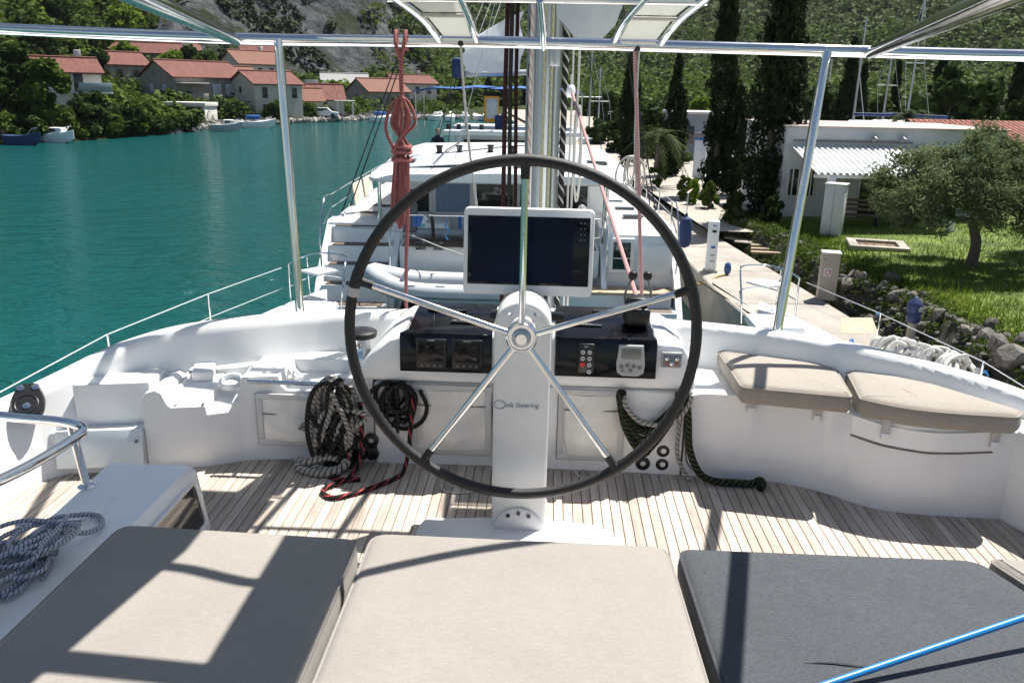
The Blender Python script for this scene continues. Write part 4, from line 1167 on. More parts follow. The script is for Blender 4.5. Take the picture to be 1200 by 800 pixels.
for q, hw, zb, zt in ((.03, .20, 3.15, 3.9), (.1, .25, 3.2, 4.1), (.3, .26, 3.3, 4.2), (.7, .25, 3.4, 4.1), (1.0, .22, 3.5, 4.0)):
    cx, cy = -.05 - 4.9 * q, -.25 - 6.5 * q
    bagr.append([(cx + hw * math.cos(a) * (1 - .25 * max(0, math.sin(a))) * .8, cy - hw * math.cos(a) * .6, (zb + zt) / 2 + (zt - zb) / 2 * math.sin(a)) for a in np.linspace(0, 2 * math.pi, 19)[:-1]])
mb = MB(); mb.loft(bagr, True, True, True); mb.build('sail_bag', greycan, boom)
# loose front flaps of the bag hanging beside the mast
V = []; fs = []; n1, n2 = 12, 10
for j in range(n2):
    for i in range(n1):
        u, v = i / (n1 - 1), j / (n2 - 1)
        top = Vector((.10 + .80 * u, -.55 + .2 * u, 3.2)); dep = (1.22 * (1 - abs(u - .40) * .62) if u < .75 else .95 * (1 - u) + .62)
        V.append((top.x - .10 * v * u, top.y + .05 * math.sin(6 * u + 3 * v), top.z - max(.25, dep) * v))
for j in range(n2 - 1):
    for i in range(n1 - 1): fs.append((j * n1 + i, j * n1 + i + 1, (j + 1) * n1 + i + 1, (j + 1) * n1 + i))
MB().add(V, fs).build('sail_flap', greycan, boom)
V = [(-.95 + .09 * i, -.3 + .04 * (i % 2), 3.1 - .65 * math.sin(i / 8 * math.pi) * j / 3) for j in range(4) for i in range(9)]
MB().add(V, [(j * 9 + i, j * 9 + i + 1, (j + 1) * 9 + i + 1, (j + 1) * 9 + i) for j in range(3) for i in range(8)]).build('sail_flap', greycan, boom)

R_red = rope_mat('red_rope', (0.36, 0.14, 0.14), (0.20, 0.05, 0.055), 70, .3)
R_pink = rope_mat('pink_rope', (0.50, 0.20, 0.21), (0.60, 0.48, 0.46), 80, .35)
R_blk = rope_mat('black_rope', (0.014, 0.013, 0.013), (0.05, 0.045, 0.04), 45, .2)
R_blkred = rope_mat('black_red_rope', (0.014, 0.013, 0.013), (0.45, 0.06, 0.07), 14, .12)
R_grey = rope_mat('grey_fleck_rope', (0.38, 0.36, 0.32), (0.03, 0.03, 0.03), 42, .14)
R_green = rope_mat('green_black_rope', (0.010, 0.014, 0.010), (0.10, 0.12, 0.04), 38, .07, 3)
R_blue = rope_mat('white_blue_rope', (0.50, 0.51, 0.52), (0.05, 0.09, 0.24), 70, .17)
R_white = rope_mat('white_rope', (0.62, 0.61, 0.58), (0.45, 0.44, 0.41), 50, .3)
R_dred = rope_mat('dark_red_rope', (0.055, 0.014, 0.012), (0.012, 0.010, 0.010), 20, .45)
R_twist = rope_mat('white_red_fleck_rope', (0.50, 0.48, 0.45), (0.35, 0.13, 0.08), 9, .16)
R_bw = rope_mat('black_white_rope', (0.02, 0.02, 0.02), (0.45, 0.43, 0.40), 9, .16)
R_yel = rope_mat('yellow_fleck_rope', (0.40, 0.40, 0.33), (0.35, 0.32, 0.06), 12, .3)
def rope(name, pts, r_, m, label, smooth=5, seg=8, cat='rope', group=None):
    mb = MB(); mb.tube(pts, r_, seg, smooth=smooth); return tag(mb.build(name, m), label, cat, group)
# halyards up the front of the mast
hal = [(-.37, .05, R_dred, .022, 'dark red halyard beside the port edge of the mast', .03), (-.31, .0, R_blk, .020, 'black halyard between the dark red ones left of the mast', 0), (-.25, .02, R_dred, .018, 'second dark red halyard close to the port edge of the mast', -.02),
       (-.115, -.27, R_twist, .015, 'white halyard with red flecks on the mast face', 0), (.005, -.26, R_yel, .011, 'thin pale halyard left of the mast track', 0), (.075, -.265, R_yel, .012, 'yellow flecked halyard right of the mast track', 0),
       (.20, -.02, R_bw, .030, 'thick black and white halyard at the starboard edge of the mast', 0), (.27, -.05, R_white, .010, 'thin white halyard right of the mast', 0), (.31, -.0, R_white, .011, 'second thin white halyard right of the mast', .04)]
for x, dy, m, r_, lab, k in hal:
    rope('halyard', [(x, 8.3 + dy, -1.2), (x, 8.3 + dy, .8), (x + k * .5, 8.3 + dy, 2.4), (x * .7, 8.3 + dy * .8, 6), (x * .5, 8.3 + dy * .7, 14)], r_, m, lab, 3, 8, 'halyard')
# tangle of white tails at the mast
g_ = random.Random(8)
def tangle(c, sx, sy, sz, n, seed, damp=.55):
    r_ = random.Random(seed); P = []; p = Vector(c)
    for i in range(n):
        P.append(Vector((c[0] + r_.uniform(-sx, sx), c[1] + r_.uniform(-sy, sy), c[2] + r_.uniform(-sz, sz))))
    return P
def hank(c, w_, h_, n, seed, jit=.15, depth=.05, tilt=0):
    """continuous elongated loops hanging from c"""
    r_ = random.Random(seed); P = []
    for k in range(n):
        ww = w_ * r_.uniform(1 - jit * 2, 1 + jit); hh = h_ * r_.uniform(1 - jit, 1 + jit); dx = r_.uniform(-jit, jit) * w_; dy = r_.uniform(-depth, depth); ph = r_.uniform(-.2, .2)
        for q in range(8):
            a = 2 * math.pi * q / 8 + math.pi / 2
            P.append(Vector((c[0] + dx + ww * math.cos(a) + tilt * math.sin(a) * hh, c[1] + dy + r_.uniform(-.3, .3) * depth, c[2] - hh + hh * math.sin(a + ph * .3))))
    return P
rope('rope_hank', hank((.42, 8.05, .62), .07, .36, 6, 21, .2, .06), .009, R_white, 'hank of white rope hung right of the mast foot behind the plotter', 4, 6)
rope('rope_hank', hank((.34, 8.0, 1.55), .025, .40, 3, 22, .3, .05), .009, R_white, 'loose white rope loops high beside the starboard edge of the mast', 4, 6)
bl = thing('pulley_block', 'white pulley block with a pink line beside the mast', 'pulley', tuple(Py(669, 107, 7.6)))
mb = MB(); mb.lathe([(.035, -.03), (.055, -.02), (.055, .02), (.035, .03)], (0, 0, 0), 18, (1, -.4, 0)); mb.build('cheek', whitep, bl)
mb = MB(); mb.tube([(0, 0, .05), (.0, 0, .14)], .008, 8); mb.build('strop', R_white, bl)
rope('pink_line', [Py(670, 108, 7.6), Py(705, 220, 5.8), Py(744, 342, 4.15), Py(760, 385, 3.9)], .0125, R_pink, 'pink line slanting from the mast block down to the console', 0)
rope('pink_line', [Py(744, 60, 4.2), Py(748, 200, 4.18), Py(752, 345, 4.12), Py(755, 380, 4.1)], .0095, R_pink, 'pink line dropping straight from the bimini tube', 3)
rope('thin_line', [Py(749, 60, 4.19), Py(744, 160, 4.19), Py(746, 225, 4.19)], .005, R_white, 'thin grey line beside the straight pink one', 3)
rope('rope_hank', hank(tuple(Py(741, 183, 4.22)), .055, .085, 7, 31, .35, .04), .0035, R_white, 'tangled hank of thin grey line tied to the straight pink line', 4, 6)
for p, lab in (((747, 57), 'right'), ((540, 51), 'left')):
    e = thing('pad_eye', 'small black eye under the bimini tube on the ' + lab, 'fitting', tuple(Py(*p, 4.19)))
    MB().lathe([(.012, -.012), (.016, 0), (.012, .012)], (0, 0, 0), 12).build('eye', black, e)
rope('thin_line', [Py(540, 53, 4.19), Py(543, 100, 4.19), Py(549, 165, 4.19), Py(556, 222, 4.19), Py(560, 250, 4.19)], .006, R_white, 'thin pale line hanging from the left eye of the bimini tube', 3)
# red coil hanging from the bimini tube
c0 = Py(470, 46, 4.19)
rc = rope('rope_coil', [c0 + Vector((-.022, .035, -.05)), c0 + Vector((-.024, 0, .035)), c0 + Vector((-.02, -.035, -.02)), c0 + Vector((0, -.03, -.09)), c0 + Vector((.02, -.035, -.02)), c0 + Vector((.024, 0, .035)), c0 + Vector((.02, .035, -.05))], .0095, R_red, 'coiled red rope hanging from the bimini tube, its tail running down to the console')
P = [Py(470, 62, 4.16), Py(470, 90, 4.16), Py(471, 112, 4.16)]
mb = MB(); mb.tube(P, .011, 8, smooth=3); mb.build('neck', R_red, rc)
r_ = random.Random(4); P = []
top, bot = Py(470, 116, 4.17), Py(468, 262, 4.17)
for k in range(10):
    f = -1 + 2 * ((k * 3) % 10) / 9; oy = r_.uniform(-.045, .045); f2 = -1 + 2 * ((k * 7) % 10) / 9
    g2 = f * .6 + f2 * .4; prof = [(0.0, .22 * f), (.08, .75 * f), (.19, 1.0 * f), (.28, .9 * g2), (.38, .48 * f2), (.47, .42 * f2), (.60, .46 * f2), (.76, .56 * f2), (.90, .50 * f2), (.97 + .03 * (k % 3), .28 * f2)]
    for t, wv in (prof if k % 2 == 0 else prof[::-1]):
        p = top.lerp(bot, t); P.append(p + Vector((.066 * wv + r_.uniform(-.004, .004), oy * (1 - .5 * (t > .4)), 0)))
mb = MB(); mb.tube(P, .0078, 8, smooth=4); mb.build('loops', R_red, rc)
for yy_, hw in ((172, .042), (178, .043), (187, .044)):
    c = Py(471, yy_, 4.17)
    mb = MB(); mb.tube([c + Vector((hw * math.cos(a), .035 * math.sin(a), .004 * math.sin(3 * a))) for a in np.linspace(0, 6.28, 17)[:-1]], .0105, 8, closed=True); mb.build('wrap', R_red, rc)
mb = MB(); mb.tube([Py(478, 186, 4.15), Py(478, 250, 4.14), Py(476, 310, 4.13), Py(476, 368, 4.12), Py(476, 380, 4.10)], .0095, 8, smooth=4); mb.build('tail', R_red, rc)

# ---- port rope bundle on the grab rail
rope('rope_bundle', hank((-.86, 3.475, .43), .075, .175, 6, 41, .42, .04), .0115, R_grey, 'bundle of grey flecked rope hung over the port grab rail', 4)
rope('rope_bundle', hank((-.85, 3.462, .43), .10, .19, 5, 42, .42, .045), .0105, R_blk, 'bundle of black rope hung over the port grab rail with the grey one', 4)
r_ = random.Random(77); P = []
for k in range(26): P.append(Vector((-.86 + r_.gauss(0, .065), 3.45 + r_.uniform(-.03, .03), .30 - .20 * abs(math.sin(k * .9)) + r_.uniform(-.06, .10))))
rope('rope_bundle', P, .011, R_grey, 'loose grey flecked rope tangled across the front of the port bundle', 5)
r_ = random.Random(78); P = []
for k in range(26): P.append(Vector((-.84 + r_.gauss(0, .075), 3.44 + r_.uniform(-.03, .03), .27 - .20 * abs(math.sin(k * 1.1)) + r_.uniform(-.08, .10))))
rope('rope_bundle', P, .0105, R_blk, 'loose black rope tangled across the front of the port bundle', 5)
rope('rope_bundle', hank((-.58, 3.495, .412), .10, .085, 7, 43, .35, .03), .0095, R_blk, 'tangle of black rope under the port end of the console', 4)
rope('rope_bundle', [(-.96, 3.49, .10), (-.95, 3.42, .03), (-.86, 3.40, .02), (-.80, 3.42, .05), (-.88, 3.44, .07), (-.98, 3.42, .05), (-1.03, 3.44, .045), (-1.0, 3.40, .02), (-.9, 3.37, .02), (-.82, 3.39, .03)], .019, R_grey, 'grey flecked rope end heaped on the floor at the port locker', 5)
rope('rope_tail', [(-.74, 3.47, .33), (-.735, 3.46, .20), (-.74, 3.42, .06), (-.78, 3.33, .014), (-.86, 3.23, .012), (-.80, 3.16, .012), (-.70, 3.22, .012), (-.62, 3.30, .012), (-.55, 3.40, .012), (-.53, 3.45, .06), (-.515, 3.48, .2), (-.50, 3.49, .36)], .0105, R_blkred, 'black rope with red flecks looped on the teak left of the pedestal', 6)
rope('rope_tail', [(-.80, 3.48, .2), (-.80, 3.42, .05), (-.86, 3.36, .012), (-.80, 3.33, .012), (-.72, 3.34, .012)], .0105, R_blkred, 'short black rope loop on the teak below the rope bundle', 5)
rope('rope_tail', [(-.60, 3.49, .40), (-.62, 3.47, .25), (-.60, 3.47, .16), (-.575, 3.48, .19), (-.575, 3.485, .40)], .009, R_blk, 'thin black rope loop hanging under the console left of the pedestal', 5)
wcord = rope('white_twine', [(-.36, 3.33, .006), (-.33, 3.27, .006), (-.24, 3.26, .006), (-.19, 3.30, .006), (-.24, 3.33, .006), (-.31, 3.32, .006)], .004, R_white, 'thin white cord loop lying on the teak beside the pedestal', 5, 6)
rope('rope_tail', [(-.10, 3.53, .38), (-.13, 3.525, .30), (-.115, 3.52, .18), (-.10, 3.50, .08), (-.10, 3.47, .02)], .016, R_green, 'green and black rope partly hidden behind the pedestal', 5)
# ---- starboard rope bundle
P = []
r_ = random.Random(6)
for k in range(8):
    d = .155 + .016 * k + r_.uniform(-.015, .015); wv = .11 + r_.uniform(-.015, .015); y = 3.50 - .012 * (k % 4)
    seq = [(-wv, .412), (-wv * 1.02, .38), (-wv * .8, .40 - d * .55), (0, .40 - d), (wv * .8, .40 - d * .45), (wv * 1.1, .38), (wv * 1.1, .412)]
    P += [Vector((.545 + x + .10 * max(0, x / wv) * .2, y, z)) for x, z in (seq if k % 2 == 0 else seq[::-1])]
rope('rope_bundle', P, .0125, R_green, 'bundle of green and black rope hanging under the starboard end of the console', 4)
rope('rope_loop', [(.435, 3.475, .41), (.45, 3.46, .36), (.51, 3.455, .295), (.60, 3.455, .275), (.68, 3.46, .30), (.73, 3.47, .37), (.74, 3.48, .41)], .0105, R_grey, 'single grey flecked rope loop over the green rope bundle', 5)
rope('rope_tail', [(.72, 3.49, .412), (.735, 3.48, .30), (.75, 3.47, .16), (.80, 3.455, .05), (.87, 3.44, .018), (.95, 3.43, .018), (1.03, 3.43, .018), (1.07, 3.445, .03), (1.08, 3.42, .02), (1.06, 3.39, .015)], .0165, R_green, 'green and black rope tail running down onto the teak below the starboard seat', 5)
rope('rope_tail', [(.70, 3.50, .405), (.70, 3.49, .25), (.70, 3.48, .12), (.745, 3.475, .03), (.765, 3.455, .012)], .0095, R_grey, 'pale flecked rope hanging beside the green rope tail', 5)
rope('white_twine', [(.17, 3.51, .36), (.18, 3.50, .2), (.22, 3.47, .06), (.29, 3.42, .006), (.35, 3.42, .006)], .0025, R_white, 'thin cord drooping from the locker front right of the pedestal', 5, 6)

# ---- port foreground: moulded hatch with opening, handrail, rope coil, winch
hat = thing('companion_hatch', 'white moulded hatch box with dark window beside the port cushion', 'hatch')
mb = MB()
def hatch_ring(y, x0, x1, z): return [(x0 - .03, y, 0), (x0, y, z - .02), (x0 + .02, y, z), (x1 - .02, y, z), (x1, y, z - .02), (x1 + .035, y, 0)]
mb.loft([hatch_ring(2.90, -1.615, -1.262, .26), hatch_ring(2.885, -1.615, -1.258, .272), hatch_ring(2.5, -1.60, -1.262, .272), hatch_ring(1.9, -1.62, -1.27, .272), hatch_ring(.4, -1.66, -1.28, .272)], True, True, True)
mb.build('box', gel, hat)
mb = MB(); mb.tube([(-1.44, 2.88, .273), (-1.44, 1.2, .273)], .004, 6); mb.build('ridge', gel, hat)
def sidex(z): return -1.258 + .035 * (1 - z / .26) + .0015
wpts = [(2.83, .225), (2.85, .20), (2.86, .06), (2.845, .04), (2.30, .04), (2.27, .06), (2.27, .20), (2.30, .225)]
mb = MB(); mb.add([(sidex(z), y, z) for y, z in wpts], [tuple(range(len(wpts)))]); mb.build('window', tglass, hat)
mb = MB(); mb.tube([(sidex(z) + .003, y, z) for y, z in wpts], .008, 8, closed=True); mb.build('window_frame', gel, hat)
hr = thing('handrail', 'bent polished steel handrail on the port hatch', 'handrail')
part_tube('rail', [(-2.3, 2.74, .55), (-1.83, 2.66, .55), (-1.60, 2.63, .55), (-1.50, 2.58, .55), (-1.48, 2.50, .55), (-1.50, 2.30, .55), (-1.55, 2.13, .55), (-1.62, 2.0, .55), (-1.75, 1.9, .50)], .017, steel, hr, 14, 6)
part_tube('stanchion', [(-1.565, 2.62, .545), (-1.575, 2.68, .272)], .014, steel, hr)
part_tube('stanchion', [(-1.60, 2.12, .55), (-1.66, 2.20, .0)], .014, steel, hr)
part_tube('rail', [(-1.63, 2.35, .30), (-1.45, 2.42, .285)], .012, steel, hr)
mb = MB(); mb.lathe([(.032, 0), (.032, .006), (.02, .012)], (-1.575, 2.68, .272), 18); mb.build('foot', steel, hr)
r_ = random.Random(12); P = []
for k in range(13):
    rx = .085 + r_.uniform(-.04, .03); ry = .105 + r_.uniform(-.06, .04); cx = -1.475 + r_.uniform(-.04, .04); cy = 2.14 + r_.uniform(-.07, .07)
    for q in range(8):
        a = 2 * math.pi * q / 8 + k * .13
        P.append(Vector((cx + rx * math.cos(a), cy + ry * math.sin(a), .285 + .006 * k + r_.uniform(-.006, .012))))
cl = rope('rope_coil', P, .0075, R_blue, 'coil of white rope with blue flecks lying on the port hatch', 4, 7)
mb = MB(); mb.tube([(-1.47, 2.2, .36), (-1.48, 2.3, .335), (-1.52, 2.36, .30), (-1.50, 2.44, .29), (-1.42, 2.46, .285), (-1.37, 2.40, .285), (-1.38, 2.32, .30), (-1.42, 2.24, .35), (-1.45, 2.12, .37), (-1.50, 2.04, .36)], .0085, 7, smooth=5); mb.build('loose_loop', R_blue, cl)
wb = thing('winch', 'black winch at the left edge on the port hatch', 'winch', (-1.50, 1.90, .27))
mb = MB(); mb.lathe([(.085, 0), (.085, .03), (.065, .05), (.058, .10), (.068, .125), (.075, .13), (.075, .15), (.06, .16), (.02, .162)], (0, 0, 0), 28); mb.build('drum', black, wb)
mb = MB(); mb.lathe([(.09, 0), (.09, .012)], (0, 0, .0), 28); mb.build('base', steel, wb)
part_tube('handle_ring', [(-.02 + .1 * math.cos(a), -.16 + .08 * math.sin(a), .06) for a in np.linspace(0, 5, 10)], .010, lgrey, wb, 8, 3)
mb = MB(); mb.box((-1.665, 2.16, .33), (.10, .07, .05), .012); tag(mb.build('white_fitting', whitep), 'small white fitting beside the rope coil at the left edge', 'fitting')
# black turning block on the port coaming
q = Pz(35, 465, .36)
bk = thing('turning_block', 'black turning block with three bolts on the port coaming', 'pulley', (-2.165, 3.30, .345))
bk.rotation_euler = (R(38), 0, R(22))
mb = MB(); out = [(-.055 * 1 + 0, .01), (-.05, .05), (-.03, .08), (.03, .08), (.05, .05), (.065, 0), (.06, -.06), (.035, -.095), (0, -.105), (-.035, -.095), (-.06, -.06), (-.065, 0)]
oo = [(v.x, v.y) for v in spline([(a, b_, 0) for a, b_ in out[1:]], 4, True)]
mb.loft([[(x * .92, y * .92, -.012) for x, y in oo], [(x, y, -.006) for x, y in oo], [(x, y, .022) for x, y in oo], [(x * .9, y * .9, .032) for x, y in oo]], True, True, True); mb.build('cheek', black, bk)
for x, y in ((-.03, .055), (.03, .055), (0, -.04)):
    mb = MB(); mb.lathe([(.016, 0), (.016, .004), (.007, .006)], (x, y, .032), 16); mb.build('bolt', steel, bk)
mb = MB(); mb.tube([(.045 * math.cos(a), -.03 + .045 * math.sin(a), .033) for a in np.linspace(0, 6.28, 25)[:-1]], .0025, 6, closed=True); mb.build('groove', black, bk)
# thick white mooring rope heaped on the starboard guard rail
P = []
r_ = random.Random(14)
a0, a1 = Pz(1035, 412, -1.45), Pz(1128, 438, -1.45)
for k in range(34):
    t = k / 33; c = a0.lerp(a1, t)
    for q in range(5):
        a = 2 * math.pi * q / 5 + k
        P.append(c + Vector((.17 * math.cos(a) * r_.uniform(.5, 1.1), r_.uniform(-.15, .15), .17 * math.sin(a) * r_.uniform(.6, 1.1) + .06)))
rope('mooring_rope', P, .027, R_white, 'heap of thick white mooring rope along the starboard guard rail', 3, 7)
for p, lab in (((1029, 366), 'nearest the mooring rope heap'), ((1155, 434), 'at the right edge'), ((998, 397), 'behind the starboard cushion')):
    c = Pz(*p, -1.14)
    mb = MB(); mb.tube([c + Vector((.02 * math.cos(a * 2.5), .02 * math.sin(a * 2.5), -.02 + .012 * math.sin(a * 5))) for a in np.linspace(0, 6.28, 22)], .008, 6); mb.tube([c, c + Vector((.03, -.02, -.06)), c + Vector((.02, -.03, -.16))], .007, 6, smooth=3)
    tag(mb.build('blue_tie', bluerod), 'small blue cord tied to the starboard guard rail ' + lab, 'cord', None)
# ================================================================== BOATS MOORED AHEAD
HEAD = R(1.5)
def cat_hulls(root, hb, L_, zd, wd, m):
    for s in (-1, 1):
        rings = []
        for y, zt, k in ((0, .42, .92), (.02, .45, .95), (1.5, .5, 1), (2.0, zd, 1), (4, zd + .05, 1), (7, zd + .1, 1), (9.5, zd + .16, .85), (L_ - 1.2, zd + .22, .4), (L_, zd + .26, .05)):
            xo = hb - (1 - k) * .75 * wd; xi = hb - wd + (1 - k) * .25 * wd
            xc = (xo + xi) / 2
            rings.append([(s * xo, y, zt - .05), (s * (xo - .05 * k), y, zt), (s * (xi + .05 * k), y, zt), (s * xi, y, zt - .05), (s * (xi + .12 * k), y, .15), (s * (xc - .2 * k), y, -.35), (s * (xc + .2 * k), y, -.35), (s * (xo - .15 * k), y, .15)])
        mb = MB(); mb.loft(rings, True, True, True); mb.build('hull', m, root, auto=25)
def wire(root, a, b_, r_, m, name='shroud'):
    mb = MB(); mb.tube([a, b_], r_, 6); return mb.build(name, m, root)
c2 = thing('moored_catamaran', 'white catamaran moored directly ahead with its transom steps and hardtop facing us', 'catamaran', (-.95, 17.0, WZ), HEAD)
cat_hulls(c2, 4.0, 13.2, 2.25, 1.75, gel)
mb = MB(); mb.box((0, 6.5, 1.25), (5.0, 9.5, 1.3), .1); mb.build('bridge_deck', gel2, c2)
for s in (-1, 1):
    xo, xi = 4.0, 2.3
    # transom side cheeks and steps with teak treads
    mb = MB(); mb.prism([(s * 4.0, .05, .4), (s * 4.0, .9, 1.35), (s * 4.0, 2.1, 2.3), (s * 4.0, 2.6, 2.3), (s * 4.0, 2.6, .4)], (s * -.14, 0, 0)); mb.build('transom_cheek', gel, c2)
    mb = MB(); mb.prism([(s * 2.28, .5, .4), (s * 2.28, 1.0, 1.35), (s * 2.28, 2.1, 2.25), (s * 2.28, 2.6, 2.25), (s * 2.28, 2.6, .4)], (s * .12, 0, 0)); mb.build('transom_cheek', gel, c2)
    for k in range(5 if s < 0 else 1):
        y0 = .15 + k * .42; z0 = .5 + k * .36
        mb = MB(); mb.box((s * 3.13, y0 + .75, z0 / 2 + .2), (1.46, 1.5 - k * .02, z0 - .4 + .5), .02); mb.build('step', gel, c2)
        mb = MB(); mb.box((s * 3.13, y0 + .2, z0 + .256), (1.3, .34, .015), .004); mb.build('tread', wood, c2)
    mb = MB(); mb.box((s * 3.15, 2.26, 2.02), (1.2, .05, .36), .02); mb.build('transom_hatch', gel, c2)
# starboard quarter: flat panel with locker doors above a teak platform
mb = MB(); mb.box((3.13, 1.85, 1.45), (1.5, 1.3, 1.6), .06); mb.build('quarter_panel', gel, c2)
for x, z, sx, sz, pane in ((2.72, 1.78, .44, .66, True), (3.45, 1.70, .62, .56, False)):
    mb = MB(); mb.box((x, 1.17, z), (sx + .12, .07, sz + .12), .025); f_ = mb.build('locker_door', gel, c2)
    if pane:
        mb = MB(); mb.box((x, 1.13, z), (sx - .06, .02, sz - .06), .005); mb.build('pane', tglass, f_)
        mb = MB(); mb.box((x, 1.118, z - .05), (sx - .06, .01, .02)); mb.build('mullion', gel, f_)
for x in (1.62, 1.95, -1.75, -1.35):
    mb = MB(); mb.box((x, 1.26, 1.72 if x > 0 else 1.9), (.22, .02, .2), .004); mb.build('vent', tglass, c2)
mb = MB(); mb.box((0, 1.7, 1.55), (4.5, .8, .7), .08); mb.build('aft_beam', gel, c2)
mb = MB(); mb.box((2.5, .85, 1.06), (2.7, .62, .06), .015); mb.build('swim_platform', mat('bright_teak', (.46, .34, .22), .6, var=.15, vs=6, stretch=(1, 8, 1)), c2)
mb = MB(); mb.box((2.5, .9, .8), (2.6, .6, .46), .04); mb.build('platform_box', gel, c2)
mb = MB(); mb.box((0, 1.5, 1.915), (4.3, .9, .02), .005); mb.build('cockpit_tread', wood, c2)
# cockpit, saloon bulkhead, door and windows
mb = MB(); mb.box((0, 5.4, 2.45), (5.3, 3.2, 1.7), .12); mb.build('saloon', gel, c2)
mb = MB(); mb.box((0, 7.9, 2.35), (5.0, 3.0, 1.1), .3); mb.build('coachroof', gel, c2)
glass2 = mat('saloon_glass', (0.03, 0.032, 0.03), 0.06, var=0.4, vs=2)
curt = mat('blue_curtain', (0.22, 0.28, 0.42), 0.8, var=0.15, vs=6, stretch=(6, 1, 1))
for x, w_, m in ((-2.15, .62, glass2), (-1.25, .85, curt), (-.2, .9, glass2), (.8, .75, glass2), (1.75, .7, glass2)):
    mb = MB(); mb.box((x, 3.785, 2.72), (w_ + .14, .05, 1.0), .015); f_ = mb.build('window_frame', gel2, c2)
    mb = MB(); mb.box((x, 3.755, 2.72), (w_, .02, .86), .005); mb.build('pane', m, f_)
    if m is glass2 and x < -2:
        mb = MB(); mb.box((x, 3.742, 2.98), (w_ - .06, .01, .28), .003); mb.build('blind', vinyl, f_)
for s in (-1, 1):
    mb = MB(); mb.box((s * 2.655, 5.4, 2.75), (.02, 2.2, .7), .005); mb.build('side_window', tglass, c2)
mb = MB(); mb.box((-1.9, 3.0, 1.98), (1.3, 1.3, .5), .06); mb.build('cockpit_bench', gel, c2)
mb = MB(); mb.box((-2.2, 2.35, 2.35), (.5, .12, .7), .05, (R(-20), 0, 0)); mb.build('helm_seat', grey, c2)
mb = MB(); mb.box((-1.2, 2.2, 2.05), (1.5, .5, .12), .05); mb.build('bench_cushion', greycan, c2)
# hardtop
rings = []
for y, hw, zc, th in ((1.45, 2.75, 3.36, .06), (1.55, 2.9, 3.38, .12), (2.2, 3.0, 3.40, .15), (5, 3.0, 3.50, .16), (8.5, 2.85, 3.60, .16), (10, 2.5, 3.45, .2), (10.8, 2.2, 3.1, .2)):
    rings.append([(-hw, y, zc - th), (-hw + .02, y, zc - .03), (-hw + .35, y, zc + .06), (0, y, zc + .13), (hw - .35, y, zc + .06), (hw - .02, y, zc - .03), (hw, y, zc - th), (hw - .3, y, zc - th - .02), (-hw + .3, y, zc - th - .02)])
mb = MB(); mb.loft(rings, True, True, True); mb.build('hardtop', gel, c2, auto=40)
bpan = mat('roof_nonslip', (0.42, 0.46, 0.54), 0.6, var=0.05)
for x0, x1 in ((-2.3, -.9), (.9, 2.3)):
    mb = MB(); mb.box(((x0 + x1) / 2, 3.6, 3.585), (x1 - x0, 2.4, .02), .005, (R(2.0), R(-4 if x0 < 0 else 4), 0)); mb.build('roof_panel', bpan, c2)
for x in (-2.72, 2.35):
    mb = MB(); mb.tube([(x, 1.75, 1.9), (x, 1.72, 3.3)], .045, 12); mb.build('hardtop_post', steel, c2)
# helm station and winches on the roof
for x, y in ((-1.7, 5.0), (-1.2, 5.2), (-.4, 5.6), (.2, 5.3), (1.0, 6.2)):
    mb = MB(); mb.lathe([(.11, 0), (.10, .06), (.07, .09), (.075, .2), (.10, .22), (.09, .25)], (x, y, 3.58), 16); mb.build('winch', black, c2)
# mast, boom, shrouds
mb = MB(); mb.tube([(1.0, 8.2, 3.5), (1.0, 8.2, 20)], .13, 12); mb.build('mast', mastm, c2)
for s, ys in ((-1, (3.3, 4.3)), (1, (4.6, 5.6))):
    for y in ys: wire(c2, (s * 3.93, y, 2.3), (1.0 + s * .35, 8.0, 15.5), .016, shroudm)
    wire(c2, (s * 1.2, 3.5, 3.5), (1.0, 8.0, 13), .008, steelw, 'lazy_jack')
# guard rails, fender boards and fittings
for s in (-1, 1):
    pts = [(s * 3.95, 2.3, 2.85), (s * 3.95, 4.2, 2.88), (s * 3.95, 6.5, 2.9), (s * 3.9, 8.8, 2.95), (s * 3.5, 11, 3.0)]
    for p in pts: wire(c2, (p[0], p[1], 2.2), p, .016, steel, 'stanchion')
    mb = MB(); mb.tube(pts, .009, 6); mb.build('lifeline', steelw, c2)
    mb = MB(); mb.tube([(p[0], p[1], p[2] - .3) for p in pts], .008, 6); mb.build('lifeline', steelw, c2)
wire(c2, (-2.2, 1.0, 2.6), (2.2, 1.0, 2.6), .012, steelw, 'stern_line')
for s in (-1, 1):
    mb = MB(); mb.tube([(s * 1.5, 1.7, 1.9), (s * 1.5, 1.3, 2.55), (s * 1.5, .4, 2.7), (s * 1.5, -.3, 2.6)], .045, 10, smooth=4); mb.build('davit', steel, c2)
ply = mat('fender_board', (0.62, 0.55, 0.45), 0.7, var=0.08)
for y in (5.0, 6.4):
    mb = MB(); mb.box((-3.86, y, 2.58), (.04, 1.15, .55), .01, (0, R(-8), 0)); mb.build('fender_board', ply, c2)
for x, y in ((-3.2, 3.2), (-3.1, 4.5), (3.2, 3.4), (3.15, 4.8), (3.0, 6.2), (-2.95, 6.3)):
    mb = MB(); mb.box((x, y, 2.34), (.5, .35, .03), .01); mb.build('deck_hatch', tglass, c2)
